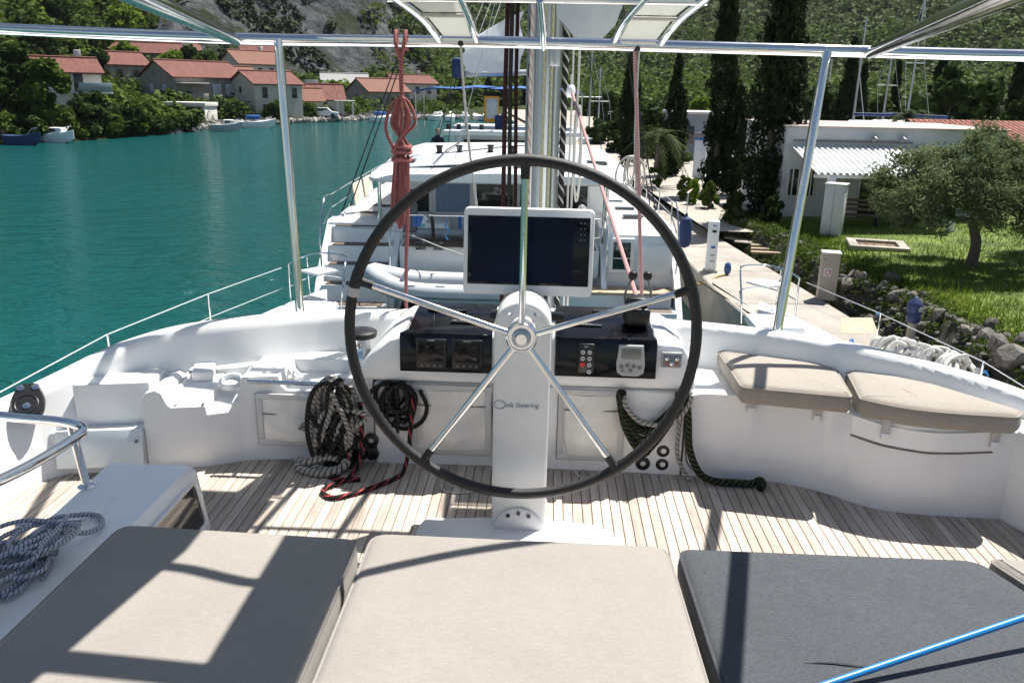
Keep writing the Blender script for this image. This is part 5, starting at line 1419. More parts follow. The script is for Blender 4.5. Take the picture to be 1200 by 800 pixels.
# pushpits, cleats, cockpit table, lines and life-raft box
for sd in (-1, 1):
    mb = MB(); mb.tube([(sd * 3.9, .9, 1.45), (sd * 3.92, 1.0, 2.2), (sd * 3.92, 1.5, 2.85), (sd * 3.95, 2.3, 2.87)], .018, 8, smooth=4); mb.tube([(sd * 3.92, 1.3, 2.3), (sd * 3.94, 2.3, 2.55)], .014, 8)
    mb.build('pushpit', steel, c2)
    mb = MB(); mb.tube([(sd * 2.35, .7, 1.3), (sd * 2.35, .8, 2.35), (sd * 2.35, 1.5, 2.55), (sd * 2.35, 2.2, 2.5)], .018, 8, smooth=4); mb.build('grab_rail', steel, c2)
    for y in (2.9, 6.0, 9.0):
        mb = MB(); mb.tube([(sd * 3.78, y - .14, 2.36), (sd * 3.78, y + .14, 2.36)], .018, 6); mb.tube([(sd * 3.78, y, 2.28), (sd * 3.78, y, 2.36)], .02, 6); mb.build('cleat', steel, c2)
mb = MB(); mb.box((.9, 2.9, 2.5), (1.5, .8, .05), .02); mb.build('cockpit_table', wood, c2)
mb = MB(); mb.box((1.35, 1.72, 2.12), (1.2, .5, .34), .06); mb.build('aft_bench', gel, c2)
mb = MB(); mb.box((1.35, 1.7, 2.32), (1.15, .46, .07), .03); mb.build('bench_cushion', greycan, c2)
mb = MB(); mb.box((-.35, 1.75, 2.1), (.9, .5, .3), .08); mb.build('life_raft_box', whitep, c2)
for k, x in enumerate((-2.9, -1.9, -.9, .1, 1.1, 2.1, 2.9)):
    mb = MB(); mb.tube([(x, 1.52, 3.30), (x * .98, 1.62, 3.52)], .012, 6); mb.build('roof_clip', steel, c2)
for x, y0, y1 in ((-1.55, 2.0, 9.0), (1.5, 2.0, 9.0)):
    mb = MB(); mb.tube([(x, y0, 3.60), (x, (y0 + y1) / 2, 3.68), (x * .9, y1, 3.72)], .022, 8); mb.build('roof_handrail', steel, c2)
for k, (x, y) in enumerate(((-2.35, 3.3), (2.3, 3.9), (.55, 2.6))):
    mb = MB(); mb.box((x, y, 3.52 + .06 * (1 - abs(x) / 2.4) + .05), (.5, .5, .04), .015, (0, R(-4 if x < 0 else 4), 0)); mb.build('roof_hatch', tglass, c2)
mb = MB(); mb.tube([(-.5, 2.4, 3.62), (.0, 2.5, 3.63), (.4, 2.35, 3.63), (.2, 2.2, 3.63), (-.3, 2.28, 3.63), (-.5, 2.5, 3.64), (0.1, 2.7, 3.64)], .018, 6, smooth=5); mb.build('loose_sheet', R_bw, c2)
for P_ in ([(-3.3, 1.35, 2.25), (-2.2, 1.2, 2.2), (-1.2, .3, 2.05), (-.4, -.2, 1.9)], [(2.2, 1.0, 2.2), (1.2, .4, 2.1), (.3, -.2, 1.95)]):
    mb = MB(); mb.tube(P_, .014, 6, smooth=4); mb.build('davit_line', R_white, c2)
def local(root, p): return root.matrix_world @ Vector(p)
bpy.context.view_layer.update()
def w2(p): return Matrix.Translation((-.95, 17.0, WZ)) @ Matrix.Rotation(HEAD, 4, 'Z') @ Vector(p)
# cloths on the stern line
for i, (x, w_, h_) in enumerate(((-1.75, .24, .24), (-.85, .07, .28))):
    V = [tuple(w2((x + w_ * (u / 5 - .5), .98 + .02 * math.sin(u * 2), 2.6 - h_ * v / 3))) for v in range(4) for u in range(6)]
    mb = MB(); mb.add(V, [(v * 6 + u, v * 6 + u + 1, v * 6 + u + 7, v * 6 + u + 6) for v in range(3) for u in range(5)])
    tag(mb.build('hanging_cloth', blue), ('wide' if i == 0 else 'narrow') + ' blue cloth pegged to the stern line of the catamaran ahead', 'cloth')
mb = MB(); c = w2((-1.1, .6, 2.62)); mb.tube([c + Vector((r_.uniform(-.03, .03), 0, -.06 * k + r_.uniform(-.02, .02))) for k in range(9)], .013, 6, smooth=4)
tag(mb.build('knotted_rope', bluerod), 'knotted blue rope hanging over the grey dinghy', 'rope')
# dinghy on the davits
dg_ = thing('dinghy', 'grey inflatable dinghy slung across the stern of the catamaran ahead', 'dinghy', tuple(w2((-.9, -.15, .95))), HEAD)
mb = MB(); mb.tube([(1.45, -.55, .32), (0, -.58, .32), (-.9, -.52, .36), (-1.45, -.30, .50), (-1.65, 0, .60), (-1.45, .30, .50), (-.9, .52, .36), (0, .58, .32), (1.45, .55, .32)], lambda t: .215 - .09 * max(0, abs(t - .5) * 2 - .9) * 10 * .5, 14, smooth=6); mb.build('tube', hyp, dg_)
mb = MB(); mb.tube([(1.45, -.76, .28), (0, -.80, .28), (-.9, -.73, .32), (-1.55, -.48, .45), (-1.87, 0, .55)], .02, 6, smooth=4); mb.build('rubbing_strake', grey, dg_)
mb = MB(); mb.add([(1.4, -.45, .2), (-1.2, -.3, .3), (-1.2, .3, .3), (1.4, .45, .2), (1.3, 0, -.05), (-1.3, 0, .15)], [(0, 1, 5, 4), (3, 4, 5, 2), (0, 4, 3), (1, 2, 5), (0, 3, 2, 1)]); mb.build('hull', grey, dg_)
mb = MB(); mb.box((1.3, 0, .38), (.05, .9, .5), .01); mb.build('transom', whitep, dg_)
for x in (-.8, -.2, .5): 
    mb = MB(); mb.box((x, -.66, .50), (.2, .05, .06), .015); mb.build('handle', hyp, dg_)

# ---- third boat with blue bimini
c3 = thing('moored_catamaran', 'white catamaran with blue bimini moored beyond the first one', 'catamaran', (-1.3, 31.5, WZ), R(1.5))
cat_hulls(c3, 3.9, 13.5, 2.2, 1.7, gel)
mb = MB(); mb.box((0, 6.5, 1.6), (5.2, 9.5, 1.5), .1); mb.build('bridge_deck', gel, c3)
mb = MB(); mb.box((0, 6.2, 2.9), (5.0, 4.6, 1.4), .25); mb.build('saloon', gel, c3)
mb = MB(); mb.box((0, 3.87, 2.8), (4.2, .05, .8), .01); mb.build('saloon_window', tglass, c3)
mb = MB(); mb.box((0, 5.3, 3.55), (5.6, 6.6, .22), .1); mb.build('hardtop', gel, c3)
for k, (x0, x1, y, z) in enumerate(((-4.2, 2.9, 3.2, 5.12),)):
    V = []; n1, n2 = 9, 7
    for j in range(n2):
        for i in range(n1):
            u, v = i / (n1 - 1), j / (n2 - 1)
            V.append((x0 + (x1 - x0) * u, y + 3.0 * v, z + .22 * math.sin(math.pi * u) ** .5 * (.6 + .4 * math.sin(math.pi * v)) - .03 * math.cos(u * 25)))
    mb = MB(); mb.add(V, [(j * n1 + i, j * n1 + i + 1, (j + 1) * n1 + i + 1, (j + 1) * n1 + i) for j in range(n2 - 1) for i in range(n1 - 1)])
    mb.add([(p[0], p[1], p[2] - .04) for p in V], [(j * n1 + i, (j + 1) * n1 + i, (j + 1) * n1 + i + 1, j * n1 + i + 1) for j in range(n2 - 1) for i in range(n1 - 1)])
    mb.build('bimini', bcan, c3)
for x, y in ((-4.0, 3.3), (2.7, 3.3), (-4.0, 6.1), (2.7, 6.1), (-2.0, 3.3), (1.2, 3.3)):
    mb = MB(); mb.tube([(x, y, 3.5), (x, y, 5.1)], .03, 8); mb.build('bimini_pole', steel, c3)
mb = MB(); mb.box((-.95, 3.5, 4.42), (.62, .04, 1.05), .02); of = mb.build('screen_frame', orange, c3)
mb = MB(); mb.box((-.93, 3.475, 4.46), (.46, .02, .78), .01); mb.build('pane', mat('hazy_pane', (0.40, 0.45, 0.48), .2, var=.2, vs=6), of)
mb = MB(); mb.box((-.55, 3.6, 3.9), (.5, .5, .6), .05); mb.build('helm_seat', navy, c3)
for x, y in ((-2.6, 2.4), (-2.2, 2.5), (-1.8, 2.4), (-1.3, 2.6)):
    mb = MB(); mb.lathe([(.1, 0), (.08, .1), (.09, .2)], (x, y, 3.66), 12); mb.build('winch', black, c3)
# its boom with flaked white sail and dark sail bag end
mb = MB(); mb.tube([(-1.9, 1.2, 5.75), (1.3, 8.5, 6.0)], .12, 10); mb.build('boom', alu, c3)
V = []; n1, n2 = 10, 6
for j in range(n2):
    for i in range(n1):
        u, v = i / (n1 - 1), j / (n2 - 1)
        V.append((-1.95 + 2.2 * u + .12 * math.sin(v * 9 + u * 4), 1.2 + 2.0 * u + .06 * math.sin(v * 12), 5.8 + .12 * u - v * .0 + v * (.95 + 1.3 * u)))
MB().add(V, [(j * n1 + i, j * n1 + i + 1, (j + 1) * n1 + i + 1, (j + 1) * n1 + i) for j in range(n2 - 1) for i in range(n1 - 1)]).build('flaked_sail', sail, c3)
mb = MB(); mb.box((-2.15, 1.25, 5.95), (.42, .5, .75), .15); mb.build('sail_bag_end', navy, c3)
mb = MB(); mb.tube([(1.45, 8.6, 3.5), (1.45, 8.6, 21)], .14, 12); mb.build('mast', mastm, c3)
for a, b_ in (((-3.8, 4.5, 2.2), (1.35, 8.5, 16)), ((3.8, 4.5, 2.2), (1.55, 8.5, 16)), ((-2.3, 1.2, 5.7), (-3.2, 2.2, 2.3)), ((-2.2, 1.2, 5.7), (-2.6, 1.2, 2.3))): wire(c3, a, b_, .016, shroudm)
for x in (-1.8, -1.5, -1.1, -.7): wire(c3, (x, 1.5 + (x + 1.8), 6.9), (1.35, 8.4, 14 - x), .010, steelw, 'lazy_jack')
# person standing on its side deck
def person(loc, rz):
    root = thing('person', 'person in dark clothes standing on the deck of the second catamaran ahead', 'person', loc, rz)
    me = bpy.data.meshes.new('body')
    V = [(0, 0, .92), (0, 0, 1.12), (0, .0, 1.36), (0, 0, 1.48), (0, .02, 1.56), (.20, 0, 1.40), (-.20, 0, 1.40), (.27, .03, 1.12), (-.27, .02, 1.12), (.24, -.12, .92), (-.22, -.16, .95),
         (.10, 0, .88), (-.10, 0, .88), (.12, -.01, .48), (-.12, .01, .48), (.12, .02, .07), (-.12, .03, .07), (.13, -.13, .03), (-.13, -.12, .03)]
    E_ = [(0, 1), (1, 2), (2, 3), (3, 4), (2, 5), (2, 6), (5, 7), (6, 8), (7, 9), (8, 10), (0, 11), (0, 12), (11, 13), (12, 14), (13, 15), (14, 16), (15, 17), (16, 18)]
    rad = [.15, .14, .16, .06, .055, .075, .075, .05, .05, .037, .037, .095, .095, .065, .065, .045, .045, .04, .04]
    me.from_pydata(V, E_, [])
    o = link('body', me, cloth, root)
    sk = o.modifiers.new('skin', 'SKIN'); sub = o.modifiers.new('sub', 'SUBSURF'); sub.levels = 1; sub.render_levels = 1
    for i, v in enumerate(me.skin_vertices[0].data): v.radius = (rad[i], rad[i] * .75); v.use_root = (i == 0)
    mb = MB(); mb.lathe([(.02, -.12), (.065, -.09), (.085, -.02), (.09, .04), (.075, .10), (.03, .13)], (0, -.01, 1.66), 14); mb.lathe([(.004, 0), (.016, .012), (.006, .03)], (0, -.095, 1.645), 8, (0, -1, -.3)); hd = mb.build('head', skin, root)
    mb = MB(); mb.lathe([(.09, -.01), (.096, .04), (.082, .105), (.03, .14)], (0, .008, 1.665), 14); mb.build('hair', hairm, hd)
    for s in (-1, 1):
        mb = MB(); mb.lathe([(.008, 0), (.006, .004)], (s * .032, -.093, 1.672), 8, (0, -1, 0)); mb.build('eye', cloth, hd)
        for q in range(5):
            a = -.5 + q * .22; hp = Vector((.24 * s if s > 0 else -.22, -.13 if s > 0 else -.17, .90))
            mb = MB(); mb.tube([hp + Vector((.018 * (q - 2), 0, .03)), hp + Vector((.020 * (q - 2), -.01, -.04)), hp + Vector((.016 * (q - 2), -.03, -.085 + .01 * abs(q - 2)))], .010, 6, smooth=2); mb.build('finger', skin, root)
    return root
pp = Py(513, 150, 33.5)
person((pp.x, 33.5, pp.z - 1.80), R(20))
# ================================================================== RIGHT BANK
# ---- service pedestals and cabinets on the quay
galv = mat('galvanised', (0.42, 0.43, 0.44), 0.5, .3, var=.12, vs=4)
stonec = mat('cabinet_concrete', (0.33, 0.29, 0.25), .85, var=.15, vs=4, bump=.2, bs=40)
p = Pz(832, 318, QZ)
sp3 = thing('service_pedestal', 'white shore power pedestal standing on the quay beside the catamaran ahead', 'pedestal', (p.x, p.y, QZ), R(-10))
mb = MB(); mb.box((0, 0, .60), (.26, .26, 1.2), .03); mb.box((0, -.02, 1.20), (.26, .30, .10), .045); mb.build('body', whitep, sp3)
for z, m in ((1.16, blue), (1.0, black), (.62, blue), (.42, lgrey), (.28, lgrey)):
    mb = MB(); mb.box((.02, -.137, z), (.10, .03, .06 if z > .5 else .04), .01); mb.build('socket', m, sp3)
mb = MB(); mb.box((0, 0, .03), (.34, .34, .06), .01); mb.build('base', conc, sp3)
p = Pz(967, 350, QZ)
fc = thing('hydrant_cabinet', 'sandy steel cabinet with red hose sign at the edge of the quay', 'cabinet', (p.x, p.y, QZ), R(-12))
mb = MB(); mb.box((0, 0, .50), (.36, .30, 1.0), .01); mb.build('body', mat('cabinet_sand', (0.42, .36, .30), .6, var=.1, vs=5), fc)
mb = MB(); mb.box((0, -.01, 1.012), (.40, .36, .03), .008); mb.build('lid', galv, fc)
mb = MB(); mb.box((-.04, -.1525, .60), (.15, .004, .17), .001); sg = mb.build('sign', printw, fc)
mb = MB(); mb.tube([(-.04 + .045 * math.cos(a), -.156, .60 + .05 * math.sin(a)) for a in np.linspace(0, 5.2, 14)], .009, 6); mb.tube([(-.0, -.156, .56), (.02, -.156, .66)], .009, 6); mb.build('hose_symbol', red, sg)
mb = MB(); mb.lathe([(.014, 0), (.014, .01)], (-.12, -.152, .88), 10, (0, -1, 0)); mb.build('lock', black, fc)
p = Pz(972, 286, -2.3)
ec = thing('electric_cabinet', 'tall pale grey electric cabinet on the lawn before the white building', 'cabinet', (p.x, p.y, -2.3), R(-28))
mb = MB(); mb.box((0, 0, .95), (.52, .46, 1.36), .012); mb.build('body', mat('cabinet_grey', (.52, .54, .56), .5, var=.05), ec)
mb = MB(); mb.box((0, 0, .13), (.50, .44, .28), .01); mb.build('plinth', galv, ec)
mb = MB(); mb.box((0, 0, 1.65), (.58, .52, .05), .015); mb.build('lid', galv, ec)
mb = MB(); mb.tube([(0, -.2325, .3), (0, -.2325, 1.6)], .004, 4); mb.build('door_gap', seam, ec)
mb = MB(); mb.box((.264, .08, 1.35), (.006, .08, .10), .002); mb.build('plate', lgrey, ec)
mb = MB(); mb.box((p.x + .1, p.y + .1, -2.36), (1.2, 1.0, .12), .02, (0, 0, R(-20))); tag(mb.build('footing_slab', conc), 'rough concrete slab under the tall grey cabinet', 'slab')
p = Pz(1027, 291, LZ + .05)
cov = thing('manhole_surround', 'square concrete manhole surround set in the lawn', 'manhole', (p.x, p.y, LZ + .06), R(-14))
for (x, y, sx, sy) in ((0, -.52, 1.4, .22), (0, .52, 1.4, .22), (-.59, 0, .22, .82), (.59, 0, .22, .82)):
    mb = MB(); mb.box((x, y, .05), (sx, sy, .16), .02); mb.build('kerb', conc, cov)
mb = MB(); mb.box((0, 0, .03), (.96, .82, .06), .01); mb.build('cover', mat('rusty_cover', (.16, .10, .075), .9, var=.3, vs=6), cov)
p = Pz(818, 212, -2.3)
ad = thing('advert_pillar', 'slim pale blue topped pillar standing beside the cypress trees', 'pillar', (p.x, p.y, -2.3), R(-20))
mb = MB(); mb.box((0, 0, 1.0), (.55, .22, 1.7), .03); mb.build('panel', mat('pillar_grey', (.56, .60, .66), .4, var=.06, vs=3), ad)
mb = MB(); mb.box((0, 0, 1.90), (.57, .24, .10), .02); mb.build('band', blue, ad)
mb = MB(); mb.box((0, 0, 2.06), (.57, .24, .22), .03); mb.build('cap', grey, ad)
mb = MB(); mb.box((0, 0, .08), (.4, .2, .2), .02); mb.build('foot', grey, ad)
p = Pz(1066, 398, QZ + .1)
hy = thing('water_bollard', 'dark blue capped post on the stony bank by the quay', 'bollard', (p.x, p.y, QZ - .2))
mb = MB(); mb.lathe([(.085, 0), (.08, .1), (.075, .62), (.08, .64)], (0, 0, 0), 16); mb.build('post', stonec, hy)
mb = MB(); mb.lathe([(.10, .62), (.12, .66), (.12, .74), (.10, .78), (.125, .80), (.13, .93), (.11, .98), (.05, 1.03), (.03, 1.07), (.01, 1.08)], (0, 0, 0), 18); cp_ = mb.build('cap', mat('dark_blue_cast', (.025, .04, .13), .45, var=.2, vs=8), hy)
mb = MB(); mb.lathe([(.045, 0), (.045, .02), (.02, .03)], (.05, -.11, .87), 14, (.4, -1, 0)); mb.build('outlet', lgrey, cp_)
# cleat with dark blue float, yellow power lead
p = Pz(852, 322, QZ)
mb = MB(); mb.lathe([(.02, 0), (.07, .05), (.09, .15), (.07, .26), (.03, .30)], (0, 0, 0), 14); tag(mb.build('float', mat('blue_float', (.03, .09, .25), .5, var=.15), None, (p.x, p.y, QZ)), 'small blue float at the foot of the shore power pedestal', 'float')
p2 = Pz(825, 320, QZ + .01); p3 = Pz(800, 330, -3.0); 
rope('power_lead', [p, p + Vector((-.25, -.3, .03)), Pz(820, 333, QZ - .1), Pz(800, 320, QZ - .1), Pz(795, 300, QZ + .3)], .02, rope_mat('yellow_cable', (.36, .26, .08), (.30, .2, .05), 10, .3), 'dull yellow cable sagging between the quay and the catamaran ahead', 6)
for i, (a, b_) in enumerate((((820, 330), (880, 368)), ((835, 332), (905, 378)))):
    rope('mooring_line', [Pz(*a, QZ + .02), Pz(*b_, QZ + .02), Pz(b_[0] + 40, b_[1] + 30, -2.0)], .014, R_blk, ('outer' if i == 0 else 'inner') + ' dark mooring line lying along the quay edge', 3)
ft = thing('fender', 'dark blue oval fender hung between the catamaran ahead and the quay', 'fender', tuple(Py(803, 272, 22)))
mb = MB(); mb.lathe([(.03, -.42), (.13, -.36), (.17, -.2), (.17, .2), (.13, .36), (.04, .42), (.03, .5)], (0, 0, 0), 16); mb.build('body', navy, ft)
mb = MB(); mb.tube([(0, 0, .48), (0, 0, 1.0)], .012, 6); mb.build('lanyard', R_white, ft)
# timber crossing over the channel
tb = thing('timber_crossing', 'sun bleached timber boards bridging the gap beside the quay', 'boards', (0, 0, 0))
for k in range(3):
    a = Pz(880, 288 + k * 4, QZ + .02); b_ = Pz(952, 289 + k * 4.2, QZ + .06)
    mb = MB(); mb.tube([a, b_], .01, 4)
    d = (b_ - a); L_ = d.length; c = (a + b_) / 2
    mb = MB(); mb.box((0, 0, 0), (L_, .17, .05), .006); mb.build('board', mat('bleached_timber%d' % k, (.40, .31, .22), .85, var=.2, vs=5, stretch=(1, 9, 1)), tb, c, (0, 0, math.atan2(d.y, d.x)))
for k, (px_, py_) in enumerate(((868, 280), (880, 284))):
    c = Pz(px_, py_, QZ + .02); mb = MB(); mb.box((0, 0, 0), (.9, .4, .04), .01); tag(mb.build('loose_slab', conc, None, c, (0, 0, R(-40 + 15 * k))), ('far' if k == 0 else 'near') + ' loose flat slab on the quay right of the white pedestal', 'slab')

# ---- white building with corrugated awning
bw = mat('building_white', (.47, .48, .49), .8, var=.14, vs=.7, bump=.1, bs=30)
bs_ = mat('building_grey', (.50, .50, .50), .85, var=.08, vs=1.5)  # even grey for window and door frames and a flat roof
tin = mat('corrugated_tin', (.70, .72, .72), .4, 0, var=.08, vs=3)
tilem = mat('roof_tile', (.22, .075, .05), .85, var=.25, vs=6, bump=.3, bs=20, rnd=.18)
bdz = -.42
bd = thing('boat_house', 'white flat roofed building with corrugated metal awning behind the lawn', 'building', (0, 0, 0))
gz = LZ
mb = MB(); mb.box((10.6, 29.2, (gz + .60) / 2 - .1), (6.6, 5.4, .60 - gz + .4), .03); mb.build('wall', bw, bd)
mb = MB(); mb.box((9.3, 26.44, .30), (3.6, .03, .05), .01); mb.build('cable_duct', seam, bd)
mb = MB(); mb.box((10.6, 29.2, .72), (6.75, 5.55, .05), .01); mb.build('roof_edge', mat('roof_edge_grey', (.40, .34, .31), .8, var=.2), bd)
# awning sheet: corrugation runs towards us
na = 24; V = []; fs = []
x0, x1 = 7.45, 11.6
for i in range(na * 6 + 1):
    u = i / (na * 6); x = x0 + (x1 - x0) * u; dz = .045 * max(-.6, min(.6, 1.6 * math.cos(2 * math.pi * u * na)))
    V += [(x, 26.46, .16 + dz), (x + .02, 23.75, -.42 + dz)]
for i in range(na * 6): fs.append((2 * i, 2 * i + 2, 2 * i + 3, 2 * i + 1))
MB().add(V, fs).build('awning', tin, bd)
mb = MB(); mb.box(((x0 + x1) / 2, 23.82, -.50), (x1 - x0, .08, .10), .01); mb.build('awning_beam', white, bd)
for x in (7.95, 11.4):
    mb = MB(); mb.box((x, 23.85, (gz - .5) / 2 - .03), (.20, .20, -.5 - gz + .06), .015); mb.build('pillar', white, bd)
for x, w_, z0, z1 in ((7.9, .75, -1.35, -.55), (9.1, .25, -1.2, -.5), (10.2, .95, -2.1, -.2)):
    mb = MB(); mb.box((x, 26.49, (z0 + z1) / 2), (w_ + .12, .06, z1 - z0 + .12), .01); f_ = mb.build('window' if z0 > -2 else 'door', bs_, bd)
    mb = MB(); mb.box((x, 26.455, (z0 + z1) / 2), (w_, .03, z1 - z0), .005); mb.build('pane', tglass, f_)
    if z0 > -2:
        for k in range(4):
            mb = MB(); mb.box((x - w_ / 2 + w_ * (k + .5) / 4, 26.425, (z0 + z1) / 2), (.03, .03, z1 - z0), .003); mb.build('bar', white, f_)
for x, z in ((10.75, .40), (9.9, .40)):
    mb = MB(); mb.lathe([(.09, 0), (.11, .05), (.05, .12), (.02, .2)], (x, 26.4, z), 14, (.3, -1, 0)); mb.build('floodlight', grey, bd)
# tiled annexe right of it, each course of tiles built
an = thing('tiled_annexe', 'annexe with red clay tiled roof right of the white building', 'building', (0, 0, 0))
mb = MB(); mb.box((16.2, 31.2, -1.3), (5.6, 4.0, 2.6), .03); mb.build('wall', bw, an)
tm = MB()
for k in range(7):
    a = math.pi * k / 6; 
    tm.v.append((.085 * math.cos(a), 0, .06 * math.sin(a)))
for k in range(7):
    a = math.pi * k / 6; tm.v.append((.075 * math.cos(a), .40, .05 * math.sin(a) + .02))
tm.f = [[k, k + 1, 8 + k, 7 + k] for k in range(6)]
tme = tm.mesh('roof_tile'); tme.materials.append(tilem)
mb = MB(); mb.add([(13.3, 28.8, .12), (19.1, 28.8, .12), (19.1, 32.5, .85), (13.3, 32.5, .85)], [(0, 1, 2, 3)]); rfo = mb.build('roof', tilem, an)
for j in range(9):
    for i in range(30):
        link('roof_tile', tme, None, rfo, (13.4 + i * .19, 28.75 + j * .38, .125 + j * .075), (R(11), 0, 0))
# slatted bench of dark wood under the awning
bn = thing('stacked_bench', 'dark slatted bench in the shade under the awning', 'bench', (9.1, 24.6, gz + .02), R(-8))
for k in range(4):
    mb = MB(); mb.box((0, -.2 + k * .13, .42), (1.3, .10, .03), .006); mb.build('slat', wood, bn)
for k in range(3):
    mb = MB(); mb.box((0, .28 + k * .02, .55 + k * .13), (1.3, .03, .09), .006); mb.build('slat', wood, bn)
for x in (-.5, .5):
    mb = MB(); mb.box((x, 0, .2), (.05, .5, .4), .006); mb.box((x, .29, .6), (.05, .05, .5), .006); mb.build('leg', black, bn)

# ---- trees on the right bank
def crown_tree(name, label, cat_group, base, trunk, clumps, rad, per, size, m, seed, squash=(1, 1, .85), shell=.5, aspect=.6, tr=.12, limbs=True, up=.3):
    t = thing(name, label, 'tree', base, 0, cat_group)
    mb = MB(); mb.tube([Vector(q) for q in trunk], tr, 10, smooth=4, r2=tr * .45)
    if limbs:
        r__ = random.Random(seed); ends = [Vector(q) for q in trunk]
        for c in clumps[::max(1, len(clumps) // 9)]:
            s = ends[r__.randrange(max(1, len(ends) // 2), len(ends))]; c = Vector(c)
            mb.tube([s, s.lerp(c, .5) + Vector((0, 0, -.08 * (c - s).length)), c], tr * .35, 6, smooth=3, r2=tr * .08)
    mb.build('trunk', bark, t)
    V, Fq = leaf_quads(np.array([tuple(c) for c in clumps]), rad, per, size, seed, squash, shell, aspect, up)
    fast_mesh('crown', V, Fq, m, t)
    return t
def cypress(px_, base, top_z, hw, seed, label, lean=0, twin=False):
    h = top_z - base.z; r__ = random.Random(seed); cl = []; rd = []
    n = int(h * 26)
    for k in range(n):
        t = r__.random(); z = .25 + t * (h - .35)
        w_ = hw * min(1, .82 + t * 2.0) * (1 - max(0, t - .45) / .55 * .93) ** .8
        a = r__.uniform(0, 6.28); q = w_ * math.sqrt(r__.random()) * .85
        cl.append((q * math.cos(a) + lean * z, q * math.sin(a), z)); rd.append(max(.10, .30 * w_ + .08))
    t_ = thing('cypress_tree', label, 'tree', tuple(base), 0, 'cypress trees on the right bank')
    mb = MB(); mb.tube([(0, 0, -.1), (lean * h * .5, 0, h * .5), (lean * h, 0, h * .95)], .13, 8, r2=.02); mb.build('trunk', bark, t_)
    per = 42
    g_ = np.random.default_rng(seed)
    V, Fq = leaf_quads(np.array(cl), np.array(rd), per, .085 * min(1.7, 1 + (base.y - 27) * .012), seed, (1, 1, 1.7), .35, .45, .0)
    # upright tufts: stretch the leaves vertically
    V = V.reshape(-1, 4, 3); c = V.mean(1, keepdims=True); V = c + (V - c) * np.array([.9, .9, 1.35]); V = V.reshape(-1, 3)
    fast_mesh('crown', V, Fq, L_cyp, t_)
cyps = [((893, 258), 27.2, 6.6, .86, 'widest dark cypress nearest the white building, cut off by the top edge'), ((905, 256), 27.9, 5.4, .72, 'dark cypress merged with the right side of the widest cypress'),
        ((836, 226), 34.0, 7.2, .62, 'tall slim cypress left of the widest one, cut off by the top edge'), ((858, 228), 33.4, 2.0, .60, 'shorter cypress between the two tallest ones'),
        ((786, 206), 41.0, 3.4, .62, 'cypress standing left of the light green bush'), ((735, 196), 46.0, 4.1, .62, 'leftmost cypress beside the boats')]
for i, ((px_, py_), d, tz, hw, lab) in enumerate(cyps):
    b_ = Py(px_, py_, d); b_.z = -2.25
    cypress(px_, b_, tz, hw, 40 + i, lab)
for i, (px_, py_, d, top_py, hw, lab) in enumerate(((991, 132, 55, 44, .75, 'distant cypress rising above the white building roof'), (1007, 132, 58, 74, .55, 'small distant cypress beside the one above the roof'), (1046, 132, 62, 72, .45, 'thin distant cypress among the yacht masts'), (1095, 140, 58, 58, .9, 'distant cypress left of the dark broad trees'),
                                            (1188, 150, 56, 36, .85, 'distant cypress at the right edge'), (1163, 150, 60, 90, .6, 'low distant cypress near the right edge'))):
    b_ = Py(px_, py_, d); b_.z = -2.25
    cypress(px_, b_, Py(px_, top_py, d).z, hw, 60 + i, lab)
# olive trees on the lawn
def olive(base, seed, label, rx, h, n, lean, per):
    r__ = random.Random(seed); cl = []
    for k in range(n):
        a = r__.uniform(0, 6.28); q = math.sqrt(r__.random()); z = r__.random()
        cl.append((lean + rx * q * math.cos(a), rx * .8 * q * math.sin(a), h * (.46 + .50 * z * (1 - .55 * q * q)) - .45 * q * q))
    return crown_tree('olive_tree', label, 'olive trees on the lawn', tuple(base), [(0, 0, -.1), (.02, 0, .5), (-.10, .05, 1.0), (.1, 0, 1.5), (lean * .5, 0, 2.0)], cl, [r__.uniform(.26, .5) for _ in cl], per, .058, L_olive, seed, (1, 1, .8), .3, .28, .13, True, .2)
p = Pz(1138, 310, LZ + .15)
olive(p, 81, 'olive tree with forked trunk on the lawn', 2.1, 3.15, 130, -.25, 400)
p2 = Vector((p.x + 3.0, p.y + 1.2, LZ + .2)); olive(p2, 82, 'second olive tree right of the forked one, cut by the right edge', 1.7, 3.4, 75, .2, 240)
# broad dark trees, palms and bushes behind the buildings
def blob_tree(name, label, px_, py_, d, hw_px, top_py, m, seed, group=None, per=70, nclump=40, base_z=None, size=.30):
    b_ = Py(px_, py_, d)
    if base_z is not None: b_.z = base_z
    h = max(1.0, Py(px_, top_py, d).z - b_.z); w_ = hw_px / F * d
    r__ = random.Random(seed); cl = []; rd = []
    for k in range(nclump):
        a = r__.uniform(0, 6.28); q = math.sqrt(r__.random()); z = r__.random()
        prof = math.sin(math.pi * min(1, .18 + .80 * z)) ** .6
        cl.append((w_ * q * prof * math.cos(a) * .85, w_ * q * prof * math.sin(a) * .85, h * (.12 + .80 * z))); rd.append(w_ * r__.uniform(.20, .36))
    return crown_tree(name, label, group, tuple(b_), [(0, 0, -.3), (.05, 0, h * .3), (0, .05, h * .6)], cl, rd, per, size * (.6 + .4 * w_ / 3), m, seed, (1, 1, .85), .55, .65, max(.08, w_ * .06))
